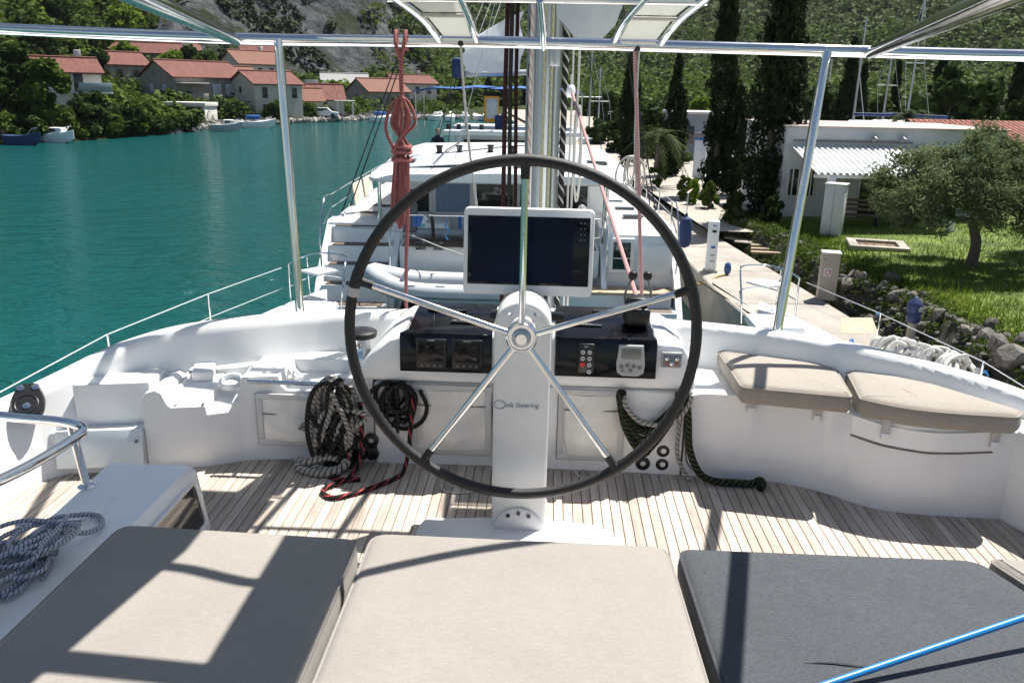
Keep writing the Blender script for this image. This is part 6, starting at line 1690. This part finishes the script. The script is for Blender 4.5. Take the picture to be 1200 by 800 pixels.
for i, a in enumerate(((1110, 150, 54, 36, 72, L_dark, 'broad dark tree behind the tiled roof', -2.3), (1150, 152, 50, 34, 95, L_dark, 'dark tree left of the right edge palms', -2.3), (1070, 140, 62, 22, 98, L_dark, 'dark tree behind the yacht masts', -2.3),
                       (1030, 140, 60, 20, 110, L_mid, 'rounded green tree behind the white building', -2.3), (960, 140, 58, 26, 95, L_dark, 'dark tree left of the distant cypress', -2.3), (815, 190, 60, 14, 112, L_light, 'sunlit light green bush between the cypresses', -2.3), (760, 190, 66, 30, 120, L_dark, 'dark tree mass behind the leftmost cypresses', -2.3),
                       (710, 160, 90, 22, 108, L_dark, 'dark tree right of the mast on the far bank', -2.3), (935, 190, 50, 20, 110, L_dark, 'dark tree right of the widest cypress', -2.3), (1195, 170, 46, 28, 105, L_dark, 'dark bushy tree at the right edge', -2.3), (880, 170, 70, 20, 120, L_dark, 'dark tree seen between the cypress trunks', -2.3))):
    px_, py_, d, hw, tp_, m, lab, bz = a
    blob_tree('broadleaf_tree', lab, px_, py_, d, hw, tp_, m, 100 + i, 'broadleaf trees on the right bank', 60, 34, bz)
L_palm = leaf_mat('palm_leaf', (.02, .035, .010), (.06, .08, .022), .15)
def palm(base, h, L_, seed, label):
    t = thing('palm_tree', label, 'tree', tuple(base), 0, 'palm trees on the right bank')
    mb = MB(); mb.tube([(0, 0, -.1), (.05, 0, h * .5), (0, 0, h)], .16, 8, r2=.12); mb.build('trunk', bark, t)
    r__ = random.Random(seed); mb = MB()
    for k in range(26):
        a = r__.uniform(0, 6.28); el = r__.uniform(-.3, 1.2); d = Vector((math.cos(a), math.sin(a), 0))
        P = [Vector((0, 0, h)) + d * L_ * q * math.cos(el * (1 - q * .5)) + Vector((0, 0, L_ * (q * math.sin(el) - q * q * .75))) for q in (0, .25, .5, .75, 1)]
        s_ = Vector((-d.y, d.x, 0))
        for j in range(4):
            for sd in (-1, 1):
                for e in range(3):
                    p0 = P[j].lerp(P[j + 1], e / 3); w_ = L_ * .30 * (1 - (j + e / 3) / 4.6)
                    mb.add([p0, p0 + (P[j + 1] - P[j]) * .25, p0 + s_ * sd * w_ + (P[j + 1] - P[j]) * .6 + Vector((0, 0, -.12 * w_))], [(0, 1, 2)])
    mb.build('fronds', L_palm, t, smooth=False)
palm(Py(770, 196, 36) * 1, 1.2, 1.5, 1, 'low fan palm under the leftmost cypresses')
palm(Vector((Py(1185, 160, 34).x, 34, -2.2)), 2.4, 1.7, 2, 'palm beside the dark tree at the right edge')
palm(Vector((Py(972, 140, 44).x, 44, -2.2)), 2.2, 1.5, 3, 'small palm behind the white building')
palm(Vector((Py(1065, 130, 48).x, 48, -2.2)), 2.8, 1.5, 4, 'palm in front of the yacht masts')
# shrubs along the quay
for i, (px_, py_, d, hw, tp_, m, lab) in enumerate(((800, 236, 31.5, 10, 218, L_mid, 'shrub at the far end of the stony bank'), (830, 246, 29.5, 13, 228, L_mid, 'shrub below the short cypress'), (812, 242, 30.5, 9, 228, L_light, 'light green shrub on the bank beside the quay'), (860, 262, 26.0, 14, 240, L_dark, 'dark shrub on the bank behind the white pedestal'), (770, 218, 36, 12, 205, L_mid, 'shrub near the mooring beside the second catamaran'),
                                                    (905, 268, 25.2, 16, 255, L_dark, 'low dark shrub at the foot of the widest cypress'))):
    blob_tree('shrub', lab, px_, py_, d, hw, tp_, m, 130 + i, 'shrubs along the quay bank', 60, 22, None, .10)
for i, (px_, py_, d, hw, tp_, m, lab) in enumerate(((722, 178, 56, 26, 140, L_dark, 'dark hedge behind the leftmost cypress'), (755, 190, 52, 24, 150, L_dark, 'dark hedge between the two leftmost cypresses'), (790, 196, 48, 18, 160, L_mid, 'hedge right of the second cypress'), (700, 166, 64, 18, 140, L_dark, 'dark hedge beside the moored yachts'), (880, 222, 38, 24, 170, L_dark, 'dark hedge behind the tall slim cypress'), (840, 205, 46, 20, 165, L_dark, 'dark hedge behind the slim pillar'))):
    blob_tree('hedge', lab, px_, py_, d, hw, tp_, m, 160 + i, 'hedges behind the cypresses', 80, 30, -2.3, .16)
# pale low building between the cypresses
pb = thing('low_building', 'low grey building with flat roof seen between the cypresses', 'building', (0, 0, 0))
c = Py(800, 170, 52)
mb = MB(); mb.box((c.x + 1.0, 53, -.9), (3.6, 4, 2.6), .03); mb.build('wall', mat('grey_render', (.24, .27, .31), .8, var=.08), pb)
mb = MB(); mb.box((c.x + 1.0, 53, .45), (3.9, 4.3, .14), .02); mb.build('roof', bs_, pb)
for x in (0, 2.0):
    mb = MB(); mb.box((c.x + x, 50.98, -.8), (.9, .06, 1.0), .01); mb.build('window', tglass, pb)
# yachts on the hard and small craft beyond
def yacht(px_, py_, d, top_py, L_, label, rz, mast_=True, hullm=None, group='yachts laid up on the hard'):
    b_ = Py(px_, py_, d)
    t = thing('laid_up_yacht', label, 'yacht', (b_.x, b_.y, -2.75 if group else WZ - 1.25), rz, group)
    rings = []
    for y, w_, zt in ((-L_ / 2, .75, 2.5), (-L_ / 4, 1.3, 2.45), (0, 1.45, 2.5), (L_ / 4, 1.1, 2.6), (L_ / 2, .05, 2.75)):
        rings.append([(w_, y, zt), (-w_, y, zt), (-w_ * .85, y, 1.5), (0, y, .9), (w_ * .85, y, 1.5)])
    mb = MB(); mb.loft(rings, True, True, True); mb.build('hull', hullm or white, t)
    mb = MB(); mb.box((0, -.2, 2.7), (1.5, L_ * .35, .5), .15); cb = mb.build('cabin', white, t)
    mb = MB(); mb.box((0, -.2 - L_ * .177, 2.75), (1.1, .03, .22), .01); mb.build('cabin_window', tglass, cb)
    for s in (-1, 1):
        mb = MB(); mb.tube([(s * 1.1, 0, 0), (s * .8, 0, 1.6)], .06, 6); mb.build('prop', grey, t)
    if mast_:
        zt = Py(px_ + 3, top_py, d).z + 2.2
        mb = MB(); mb.tube([(0, L_ * .1, 2.6), (0, L_ * .1, zt)], .075, 8, r2=.05); mb.build('mast', alu, t)
        mb = MB(); mb.tube([(-.9, L_ * .1, 2.6 + (zt - 2.6) * .5), (.9, L_ * .1, 2.6 + (zt - 2.6) * .5)], .03, 6); mb.build('spreader', alu, t)
        mb = MB(); mb.tube([(0, L_ * .1, 3.3), (0, -L_ * .2, 3.3)], .1, 8); mb.build('boom', navy, t)
        for s in (-1, 1):
            mb = MB(); mb.tube([(s * 1.2, 0, 2.5), (s * .9, L_ * .1, 2.6 + (zt - 2.6) * .5), (0, L_ * .1, zt)], .012, 5); mb.build('shroud', steelw, t)
    return t
dred = mat('antifoul_red', (.22, .05, .045), .7, var=.15)
yacht(1015, 138, 52, 8, 7, 'laid up yacht with red hull and tall mast behind the white building', R(70), True, dred)
yacht(1046, 138, 54, 40, 7, 'laid up white yacht with the middle mast behind the white building', R(30))
yacht(1078, 138, 50, -20, 8, 'laid up yacht with navy boom cover and the tallest mast', R(35))
yacht(1127, 138, 46, 100, 7, 'white motor boat laid up behind the tiled roof', R(60), False)
yacht(934, 170, 64, 38, 9, 'laid up yacht whose mast shows right of the widest cypress', R(80))
yacht(980, 150, 66, 60, 9, 'laid up yacht whose thin mast shows left of the distant cypress', R(75))
yacht(693, 160, 66, 15, 10, 'moored yacht with tall thin mast right of our own mast', R(10), True, None, None)
yacht(702, 158, 76, 40, 9, 'moored yacht with mast just right of the tall thin one', R(5), True, None, None)
yacht(772, 172, 70, 85, 9, 'moored yacht with mast and crossbar among the dark trees', R(5), True, None, None)
bpy.context.view_layer.update()
# ================================================================== FAR LEFT BANK
stone = mat('stone_wall', (.30, .275, .245), .9, var=.25, vs=1.1, bump=.6, bs=3.5)
stoned = mat('dark_stone_wall', (.25, .232, .212), .9, var=.25, vs=1.1, bump=.6, bs=3.5)
cream = mat('cream_render', (.52, .48, .42), .85, var=.08, vs=.6)
whiter = mat('white_render', (.66, .63, .58), .85, var=.06, vs=.6)
pinkr = mat('pale_pink_render', (.60, .50, .47), .85, var=.06, vs=.6)
rtile = mat('red_roof', (.105, .030, .022), .85, var=.28, vs=.9, bump=.5, bs=7, stretch=(5, 1, 1), tint=(.145, .050, .036))
otile = mat('orange_roof', (.165, .070, .046), .85, var=.25, vs=.9, bump=.5, bs=7, stretch=(5, 1, 1))
shut = mat('pale_shutter', (.42, .46, .54), .6, var=.08)
dwin = mat('dark_window', (.02, .022, .025), .15, var=.3)
def house(name, label, c, w_, d, h, rh, rz, wm, rm, wins, gwins=(), eave=.35, hip=False, chimney=False, wcol=None, below=3.0):
    """w_ along local x (ridge direction); front faces local -y; wins: (x, z, w, h) on the front; gwins: (y, z, w, h) on the local -x gable"""
    t = thing(name, label, 'house', tuple(c), rz)
    mb = MB()
    x, y = w_ / 2, d / 2
    mb.prism([(-x, -y, -below), (-x, y, -below), (-x, y, h), (-x, 0, h + rh - .02), (-x, -y, h)], (w_, 0, 0)); mb.build('wall', wm, t)
    mb = MB(); e = eave; s = rh / y
    for sd in (-1, 1):
        P = [(-x - e, 0, h + rh + .10), (x + e, 0, h + rh + .10), (x + e, sd * (y + e), h - s * e + .10), (-x - e, sd * (y + e), h - s * e + .10)]
        mb.prism(P, (0, 0, -.16))
    rf = mb.build('roof', rm, t, smooth=False)
    mb = MB(); mb.tube([(-x - e, 0, h + rh + .12), (x + e, 0, h + rh + .12)], .14, 6); mb.build('ridge', rm, rf)
    if chimney:
        mb = MB(); mb.box((x * .5, .3, h + rh + .3), (.6, .6, 1.2), .03); mb.build('chimney', wm, rf)
    for (wx, wz, ww, wh_) in wins:
        mb = MB(); mb.box((wx, -y - .01, wz), (ww + .24, .12, wh_ + .24), .02); f_ = mb.build('window', wm if wcol is None else whiter, t)
        mb = MB(); mb.box((wx, -y - .075, wz), (ww, .03, wh_), .01); mb.build('pane', wcol or dwin, f_)
        mb = MB(); mb.box((wx, -y - .10, wz - wh_ / 2 - .12), (ww + .4, .22, .09), .01); mb.build('sill', whiter, f_)
    for (wy, wz, ww, wh_) in gwins:
        mb = MB(); mb.box((-x - .01, wy, wz), (.12, ww + .24, wh_ + .24), .02); f_ = mb.build('window', wm, t)
        mb = MB(); mb.box((-x - .075, wy, wz), (.03, ww, wh_), .01); mb.build('pane', wcol or dwin, f_)
    return t
def gp(px_, py_, d):
    v = Py(px_, py_, d); return v
# big stone house
c = gp(230, 131, 117); c.z = -3.3
H1 = house('stone_house', 'big two storey stone house with long red roof on the far bank', c, 11.0, 7.6, 5.6, 1.9, R(57), stoned, rtile, [(.9, 3.9, 1.0, 1.3), (3.0, 3.9, 1.0, 1.3), (4.8, 3.9, 1.0, 1.3), (.9, 1.3, 1.0, 1.3), (2.9, 1.3, 1.0, 1.2), (4.6, 1.3, .9, 1.6)], [(-1.7, 3.9, .9, 1.3), (1.2, 3.9, .9, 1.3), (-2.4, 1.2, .8, 1.3), (-.2, 1.2, .8, 1.3), (2.2, 1.2, .8, 1.3)], wcol=shut)
mb = MB(); mb.box((-3.1, -3.66, 3.7), (3.6, .2, 1.7), .02); lg = mb.build('loggia', dwin, H1)
mb = MB(); mb.box((-3.1, -4.1, 2.7), (4.2, 1.0, .25), .03); mb.box((-3.1, -4.55, 3.1), (4.2, .1, .7), .02); mb.build('balcony', stone, lg)
mb = MB(); mb.box((-3.1, -4.3, 4.75), (4.2, 1.3, .12), .02); mb.build('canopy', whiter, lg)
c = gp(141, 98, 126); house('stone_cottage', 'small stone house with red roof among trees left of the big house', Vector((c.x, c.y, 1.0)), 6.6, 5.6, 2.9, 1.6, R(52), stone, rtile, [(1.2, 1.6, .8, 1.1), (-1.2, 1.6, .8, 1.1)], [(-.8, 1.7, .7, 1.1), (1.0, 3.1, .6, .9)], chimney=False)
c = gp(82, 128, 88); Hw = house('white_house', 'white house with glass balcony half hidden by trees on the left', Vector((c.x, c.y, -1.6)), 5.6, 5.5, 4.0, 1.3, R(40), whiter, rtile, [(-1.2, 3.0, 1.1, 1.7), (.6, 3.0, .9, 1.9)], [], chimney=True)
mb = MB(); mb.box((1.9, -3.4, 1.95), (3.2, 1.4, .2), .03); bal = mb.build('balcony', whiter, Hw)
mb = MB(); mb.box((1.9, -4.05, 2.5), (3.1, .06, .95), .01); mb.build('glass_panel', mat('balcony_glass', (.30, .38, .38), .1, var=.05), bal)
c = gp(314, 138, 119); house('cream_house', 'cream rendered house with white front and red roof near the water', Vector((c.x, c.y, -2.7)), 7.4, 6.4, 4.3, 1.5, R(50), cream, rtile, [(-2.2, 3.1, .8, 1.4), (.2, 3.1, .8, 1.4), (2.4, 3.1, .8, 1.4), (-2.2, .9, .8, 1.4), (.4, .9, .9, 1.6)], [(.3, 3.4, .6, .8)])
c = gp(296, 92, 150); house('upper_house', 'cream house with orange roof higher on the slope', Vector((c.x, c.y, 1.2)), 8.5, 6.5, 3.6, 2.0, R(50), whiter, otile, [(-2.6, 2.2, .8, 1.4), (-.4, 2.2, .8, 1.4), (1.8, 2.2, .8, 1.4)], [(0, 2.4, .7, 1.0)], chimney=True)
c = gp(308, 82, 158); house('upper_house', 'dark stone house with red roof behind the orange roofed house', Vector((c.x, c.y, 2.2)), 7.0, 6.5, 4.0, 1.9, R(20), stoned, rtile, [(-1.6, 2.6, .7, 1.2), (1.2, 2.6, .7, 1.2)], [], chimney=True)
c = gp(268, 95, 138); house('long_shed', 'low house with pale orange roof tucked behind the big stone house', Vector((c.x, c.y, .6)), 7.5, 5, 1.9, 1.5, R(45), cream, otile, [(-1.6, 1.0, .7, .9), (1.2, 1.0, .7, .9)], [])
c = gp(166, 76, 160); house('terrace_house', 'long old stone terrace house high on the slope behind the steel tube', Vector((c.x, c.y, 3.2)), 14, 6, 3.4, 1.7, R(25), stone, rtile, [(-5 + 2.3 * k, 2.0, .7, 1.1) for k in range(5)], [(0, 2.2, .7, 1.0)])
c = gp(205, 70, 170); house('terrace_house', 'upper house with pale orange roof right of the stone terrace', Vector((c.x, c.y, 5.0)), 9, 6, 2.6, 2.0, R(30), cream, otile, [(-2, 1.5, .7, 1.0), (1, 1.5, .7, 1.0)], [], chimney=True)
c = gp(356, 140, 128); house('low_house', 'low house with orange roof right of the cream house', Vector((c.x, c.y, -2.9)), 5, 6, 2.2, 1.6, R(25), whiter, otile, [(-1, 1.2, .8, 1.0), (1, 1.2, .8, 1.2)], [])
c = gp(376, 140, 131); hp_ = house('low_house', 'low white house with red roof and open porch near the water', Vector((c.x, c.y, -2.8)), 6.5, 6.5, 2.3, 2.0, R(20), whiter, rtile, [(-1.8, 1.3, .8, 1.1), (.4, 1.2, .8, 1.4)], [])
for x in (2.2, 4.4):
    mb = MB(); mb.box((x, -4.4, .9), (.25, .25, 2.2), .02); mb.build('porch_post', whiter, hp_)
mb = MB(); mb.box((3.3, -3.9, 2.1), (3.0, 1.8, .14), .02); mb.build('porch_roof', whiter, hp_)
c = gp(444, 135, 148); house('gable_house', 'grey gabled house with pink roof behind the red rope coil', Vector((c.x, c.y, -2.6)), 8.5, 6.4, 3.3, 1.9, R(48), stone, otile, [(-2.2, 1.7, .8, 1.2), (.8, 1.7, .8, 1.2)], [(.2, 2.2, .5, .8)])
c = gp(480, 134, 156); house('pink_house', 'pale pink house with red roof right of the grey gabled one', Vector((c.x, c.y, -2.5)), 8.0, 6.0, 4.6, 1.3, R(38), pinkr, rtile, [(-2.4, 3.4, .8, 1.2), (0, 3.4, .8, 1.2), (2.4, 3.4, .8, 1.2), (-1.4, 1.2, .8, 1.3)], [(0, 3.2, .7, 1.1)], chimney=True)
c = gp(404, 106, 175); house('grey_roof_house', 'house with pale grey roof among bushes beyond the low houses', Vector((c.x, c.y, .2)), 9, 6, 1.8, 1.7, R(15), stone, mat('grey_roof', (.30, .30, .30), .9, var=.15), [(-2, 1.0, .7, .8), (1.4, 1.0, .7, .8)], [])
c = gp(365, 105, 150); mb = MB(); mb.box((c.x, c.y, 1.2), (2.0, 1.6, 2.2), .02, (0, 0, R(30))); mb.box((c.x, c.y, -1), (2.6, 2.2, 3.0), .02, (0, 0, R(30))); tag(mb.build('water_tank_hut', whiter), 'small white flat roofed hut in the bushes above the low houses', 'hut')
c = gp(660, 140, 150)
# boathouse at the water's edge
c = gp(226, 148, 101)
bh = thing('boathouse', 'white flat roofed boathouse with a dark panel as its shaded bay on the shore', 'boathouse', (c.x, c.y, -2.75), R(-4))
mb = MB(); mb.box((0, 0, 1.85), (5.2, 3.4, .45), .03); mb.build('roof', whiter, bh)
mb = MB(); mb.box((0, .3, .5), (4.9, 2.6, 2.4), .02); mb.build('wall', whiter, bh)
mb = MB(); mb.box((-.35, -1.03, .45), (4.0, .06, 2.0), .01); mb.build('bay_shade_panel', mat('bay_shade', (.06, .065, .07), .7, var=.2), bh)  # flat dark panel on the wall, painting the shade inside the bay
mb = MB(); mb.box((2.35, -1.3, .5), (.25, .7, 2.4), .02); mb.build('pillar', whiter, bh)
# stone quay wall along the far shore, built of blocks
blockm = mat('shore_block', (.27, .25, .225), .9, var=.3, vs=1.5, bump=.6, bs=5, rnd=.3)
sw = thing('shore_wall', 'rough stone block wall along the far shore', 'wall', (0, 0, 0))
bmesh_block = [rock_mesh(50 + i) for i in range(4)]
for me in bmesh_block: me.materials.clear(); me.materials.append(blockm)
r_ = random.Random(19)
bb = [( -22.8 + 16.8 * i / 239) for i in range(240)]
for i, b_ in enumerate(bb):
    rr_ = float(start(b_)) - .6 + r_.uniform(-.3, .3)
    o = link('stone', bmesh_block[i % 4], None, sw, (rr_ * math.sin(R(b_)), rr_ * math.cos(R(b_)), WZ + .25 + r_.uniform(-.1, .25)), (r_.uniform(0, 3), r_.uniform(0, 3), r_.uniform(0, 3)))
    s = r_.uniform(.5, 1.0); o.scale = (s * 1.3, s, s * .75)
# trees and shrubs of the far bank
G = 'trees on the far bank'
FT = [  # px, base py, distance, half width px, top py, leaves, label
 (25, 150, 76, 34, 52, L_dark, 'large dark tree at the left edge above the moored motor boat'), (62, 150, 74, 30, 66, L_mid, 'tall green tree in front of the white house'), (5, 140, 86, 30, 40, L_dark, 'dark tree behind the left edge'),
 (108, 158, 80, 30, 108, L_dark, 'dark spreading tree overhanging the water'), (140, 160, 84, 22, 136, L_mid, 'olive green bushy tree at the water right of the spreading tree'), (168, 156, 90, 15, 138, L_mid, 'bushy tree left of the boathouse'), (95, 130, 92, 18, 100, L_mid, 'tree below the balcony of the white house'),
 (130, 118, 104, 18, 104, L_light, 'light green tree below the stone cottage'), (118, 88, 122, 18, 58, L_dark, 'dark tree left of the stone cottage'), (150, 80, 135, 18, 48, L_light, 'bright green tree above the stone cottage'), (172, 100, 128, 14, 80, L_light, 'light green tree between cottage and big house'),
 (258, 137, 106, 22, 120, L_dark, 'dark rounded tree in front of the big stone house'), (222, 139, 106, 12, 130, L_mid, 'smaller rounded tree beside the dark one before the big house'), (278, 140, 108, 14, 126, L_dark, 'tree between boathouse and cream house'), (324, 140, 114, 13, 120, L_mid, 'leafy tree before the white front of the cream house'), (302, 138, 116, 7, 126, L_dark, 'small dark tree at the corner of the cream house'),
 (205, 82, 150, 18, 60, L_light, 'light green tree below the terrace house'), (225, 74, 160, 16, 56, L_dark, 'dark tree right of the terrace house'), (245, 78, 158, 18, 62, L_mid, 'green tree above the big roof'), (268, 80, 160, 14, 62, L_dark, 'dark tree left of the upper houses'), (338, 100, 150, 14, 86, L_mid, 'tree right of the upper houses'),
 (360, 136, 122, 10, 122, L_mid, 'shrubby tree before the low orange roof'), (395, 132, 134, 14, 112, L_mid, 'bushy tree right of the porch house'), (412, 136, 136, 16, 118, L_dark, 'dark bush left of the grey gabled house'), (430, 124, 160, 20, 96, L_light, 'sunlit trees behind the grey gabled house'), (390, 112, 160, 22, 98, L_light, 'light green tree before the grey roof'), (360, 108, 165, 20, 92, L_mid, 'green tree beyond the low houses'),
 (510, 132, 160, 14, 96, L_dark, 'dark tree right of the pink house'), (530, 134, 158, 18, 108, L_mid, 'tree at the head of the inlet'), (556, 134, 164, 18, 104, L_dark, 'dark tree at the head of the inlet under the blue bimini'), (585, 132, 166, 18, 100, L_dark, 'dark tree left of the mast at the head of the inlet'), (495, 120, 175, 16, 92, L_dark, 'dark tree behind the pink house'),
 (50, 90, 120, 26, 30, L_dark, 'dark tree on the wooded hill above the white house'), (85, 84, 128, 22, 40, L_mid, 'green tree on the wooded hill right of the dark one'), (20, 80, 125, 26, 10, L_dark, 'dark tree high at the left edge'), (110, 66, 150, 24, 18, L_mid, 'tree on the skyline side of the wooded hill'), (150, 52, 165, 22, 4, L_light, 'bright green tree by the slanting steel tube'), (128, 40, 172, 20, -6, L_mid, 'tree at the top edge above the terrace house'), (70, 50, 140, 26, -4, L_dark, 'dark tree at the top edge on the wooded hill'),
 (690, 150, 130, 16, 108, L_mid, 'green tree right of the mast beyond the moored yachts')]
for i, (px_, py_, d, hw, tp_, m, lab) in enumerate(FT):
    blob_tree('bank_tree', lab, px_, py_ + 3, d, hw, tp_, m, 200 + i, G, 75, 36, None, .38)
for i, (px_, py_, d, tp_) in enumerate(((541, 132, 160, 88), (617, 130, 170, 84), (572, 130, 172, 88))):
    b_ = Py(px_, py_, d); cypress(px_, b_, Py(px_, tp_, d).z, 1.2, 260 + i, ['left', 'right', 'middle'][i] + ' dark cypress at the head of the inlet')
ORD = ['first', 'second', 'third', 'fourth', 'fifth', 'sixth', 'seventh', 'eighth', 'ninth', 'tenth', 'eleventh', 'twelfth', 'thirteenth', 'fourteenth', 'fifteenth', 'sixteenth', 'seventeenth', 'eighteenth']
r_ = random.Random(77)
k = 0
for b_ in np.arange(-33.5, -23.2, .62):
    rr_ = float(start(b_)) + .3 + r_.uniform(-.6, .8); hh_ = r_.uniform(1.6, 3.4); ww_ = r_.uniform(1.1, 1.9); k += 1
    if -33.2 < b_ < -29.6 or b_ > -26: hh_ *= .55
    cl = [(ww_ * r_.uniform(-.8, .8), ww_ * r_.uniform(-.7, .7), hh_ * r_.uniform(.05, .85)) for _ in range(20)]
    crown_tree('shore_shrub', ORD[k - 1] + ' shrub from the left edge overhanging the water of the far shore', 'shrubs overhanging the far shore', (rr_ * math.sin(R(b_)), rr_ * math.cos(R(b_)), WZ + .5), [(0, 0, -.3), (.1, 0, hh_ * .5)], cl, ww_ * .42, 75, .24, [L_dark, L_mid, L_dark][k % 3], 900 + k, (1, 1, .85), .5, .65, .08, False)
# small craft along the far shore
def small_boat(px_, py_, d, L_, rz, label, hm, cabin=True, cover=None, motor=False):
    b_ = Pz(px_, py_, WZ)
    if d: b_ = Py(px_, py_, d)
    t = thing('small_boat', label, 'boat', (b_.x, b_.y, b_.z if d else WZ), rz, 'small boats along the far shore')
    rings = []
    for x, w_, zt, zb in ((-L_ / 2, .34, .75, .1), (-L_ / 4, .42, .72, -.05), (0, .43, .75, -.1), (L_ / 4, .33, .85, -.05), (L_ / 2, .02, 1.05, .35)):
        w_ *= L_ * .4; rings.append([(x, w_, zt), (x, w_ * .92, zt + .04), (x, -w_ * .92, zt + .04), (x, -w_, zt), (x, -w_ * .75, zb), (x, w_ * .75, zb)])
    mb = MB(); mb.loft(rings, True, True, True); mb.build('hull', hm, t, auto=25)
    if cabin:
        mb = MB(); mb.box((L_ * .08, 0, 1.0), (L_ * .34, L_ * .22, .55), .12); cb = mb.build('cabin', white, t)
        mb = MB(); mb.box((L_ * .02, -L_ * .112, 1.05), (L_ * .16, .03, .25), .01); mb.build('cabin_window', tglass, cb)
    if cover:
        mb = MB(); mb.box((-L_ * .12, 0, 1.25), (L_ * .4, L_ * .26, .5), .15); mb.build('cover', cover, t)
    if motor:
        mb = MB(); mb.box((-L_ / 2 - .2, 0, .8), (.35, .3, .6), .1); mb.box((-L_ / 2 - .2, 0, .2), (.15, .12, .7), .03); mb.build('outboard', black, t)
    mb = MB(); mb.tube([(L_ * .2, L_ * .1, .85), (L_ * .35, L_ * .06, 1.35), (L_ * .46, 0, 1.4), (L_ * .35, -L_ * .06, 1.35), (L_ * .2, -L_ * .1, .85)], .02, 6, smooth=3); mb.build('bow_rail', steel, t)
    return t
small_boat(66, 167, None, 3.6, R(-8), 'white motor boat with small cabin moored at the left', white, True)
small_boat(28, 170, None, 3.2, R(-5), 'dark hulled open boat with outboard at the left edge', navy, False, None, True)
small_boat(8, 146, 78, 3.4, R(-4), 'white boat laid up on the bank at the left edge', white, False)
small_boat(45, 152, 76, 3.6, R(-4), 'boat under a dark blue cover on the bank behind the motor boat', white, False, navy)
small_boat(266, 154, None, 3.4, R(30), 'small grey open boat before the boathouse', lgrey, True)
small_boat(302, 150, None, 4.2, R(25), 'white boat with bright blue cover at the stone wall', white, False, blue)
for i, (px_, py_) in enumerate(((448, 143), (512, 141), (528, 142), (545, 141), (560, 141), (574, 142), (590, 142))):
    small_boat(px_, py_, None, 4.4, R(60 + 13 * i), ['small light blue boat by the grey gabled house', 'leftmost white boat at the head of the inlet', 'second white boat at the head of the inlet', 'middle white boat at the head of the inlet', 'fourth white boat at the head of the inlet', 'fifth white boat at the head of the inlet', 'rightmost white boat at the head of the inlet'][i], white, i % 2 == 1, blue if i == 0 else None)
# parked cars on the far bank
def car(px_, py_, d, rz, m, label):
    b_ = Py(px_, py_, d); t = thing('parked_car', label, 'car', tuple(b_), rz, 'cars on the far bank')
    mb = MB(); mb.prism([(-2, -.85, .3), (2, -.85, .3), (2.05, -.85, .75), (1.1, -.85, .9), (.5, -.75, 1.4), (-1.2, -.75, 1.42), (-1.9, -.85, .95), (-2.05, -.85, .7)], (0, 1.65, 0)); mb.build('body', m, t)
    mb = MB(); mb.prism([(-1.1, -.79, .95), (.85, -.79, .95), (.42, -.765, 1.33), (-1.05, -.765, 1.34)], (0, -.03, 0)); mb.build('window', tglass, t)
    for x in (-1.25, 1.25):
        mb = MB(); mb.lathe([(.32, -.1), (.32, .1)], (x, -.78, .32), 14, (0, 1, 0)); mb.build('wheel', black, t)
car(128, 121, 108, R(30), lgrey, 'silver car parked below the stone cottage')
car(380, 138, 124, R(12), white, 'white car parked before the porch house')
car(446, 139, 140, R(20), navy, 'dark car parked by the grey gabled house')

# ---- summer haze over the valley
mb = MB(); mb.box((200, 650, 300), (2600, 2300, 611), 0)
hz_m = bpy.data.materials.new('haze_air'); hz_m.use_nodes = True
hn = hz_m.node_tree; hn.nodes.clear()
ho = hn.nodes.new('ShaderNodeOutputMaterial'); hv = hn.nodes.new('ShaderNodeVolumePrincipled')
hv.inputs['Color'].default_value = (0.80, 0.88, 1.0, 1); hv.inputs['Density'].default_value = 0.00006; hv.inputs['Anisotropy'].default_value = 0.2
hn.links.new(hv.outputs[0], ho.inputs['Volume'])
tag(mb.build('haze', hz_m, smooth=False), 'thin bluish summer haze over the valley', 'haze', kind='stuff')
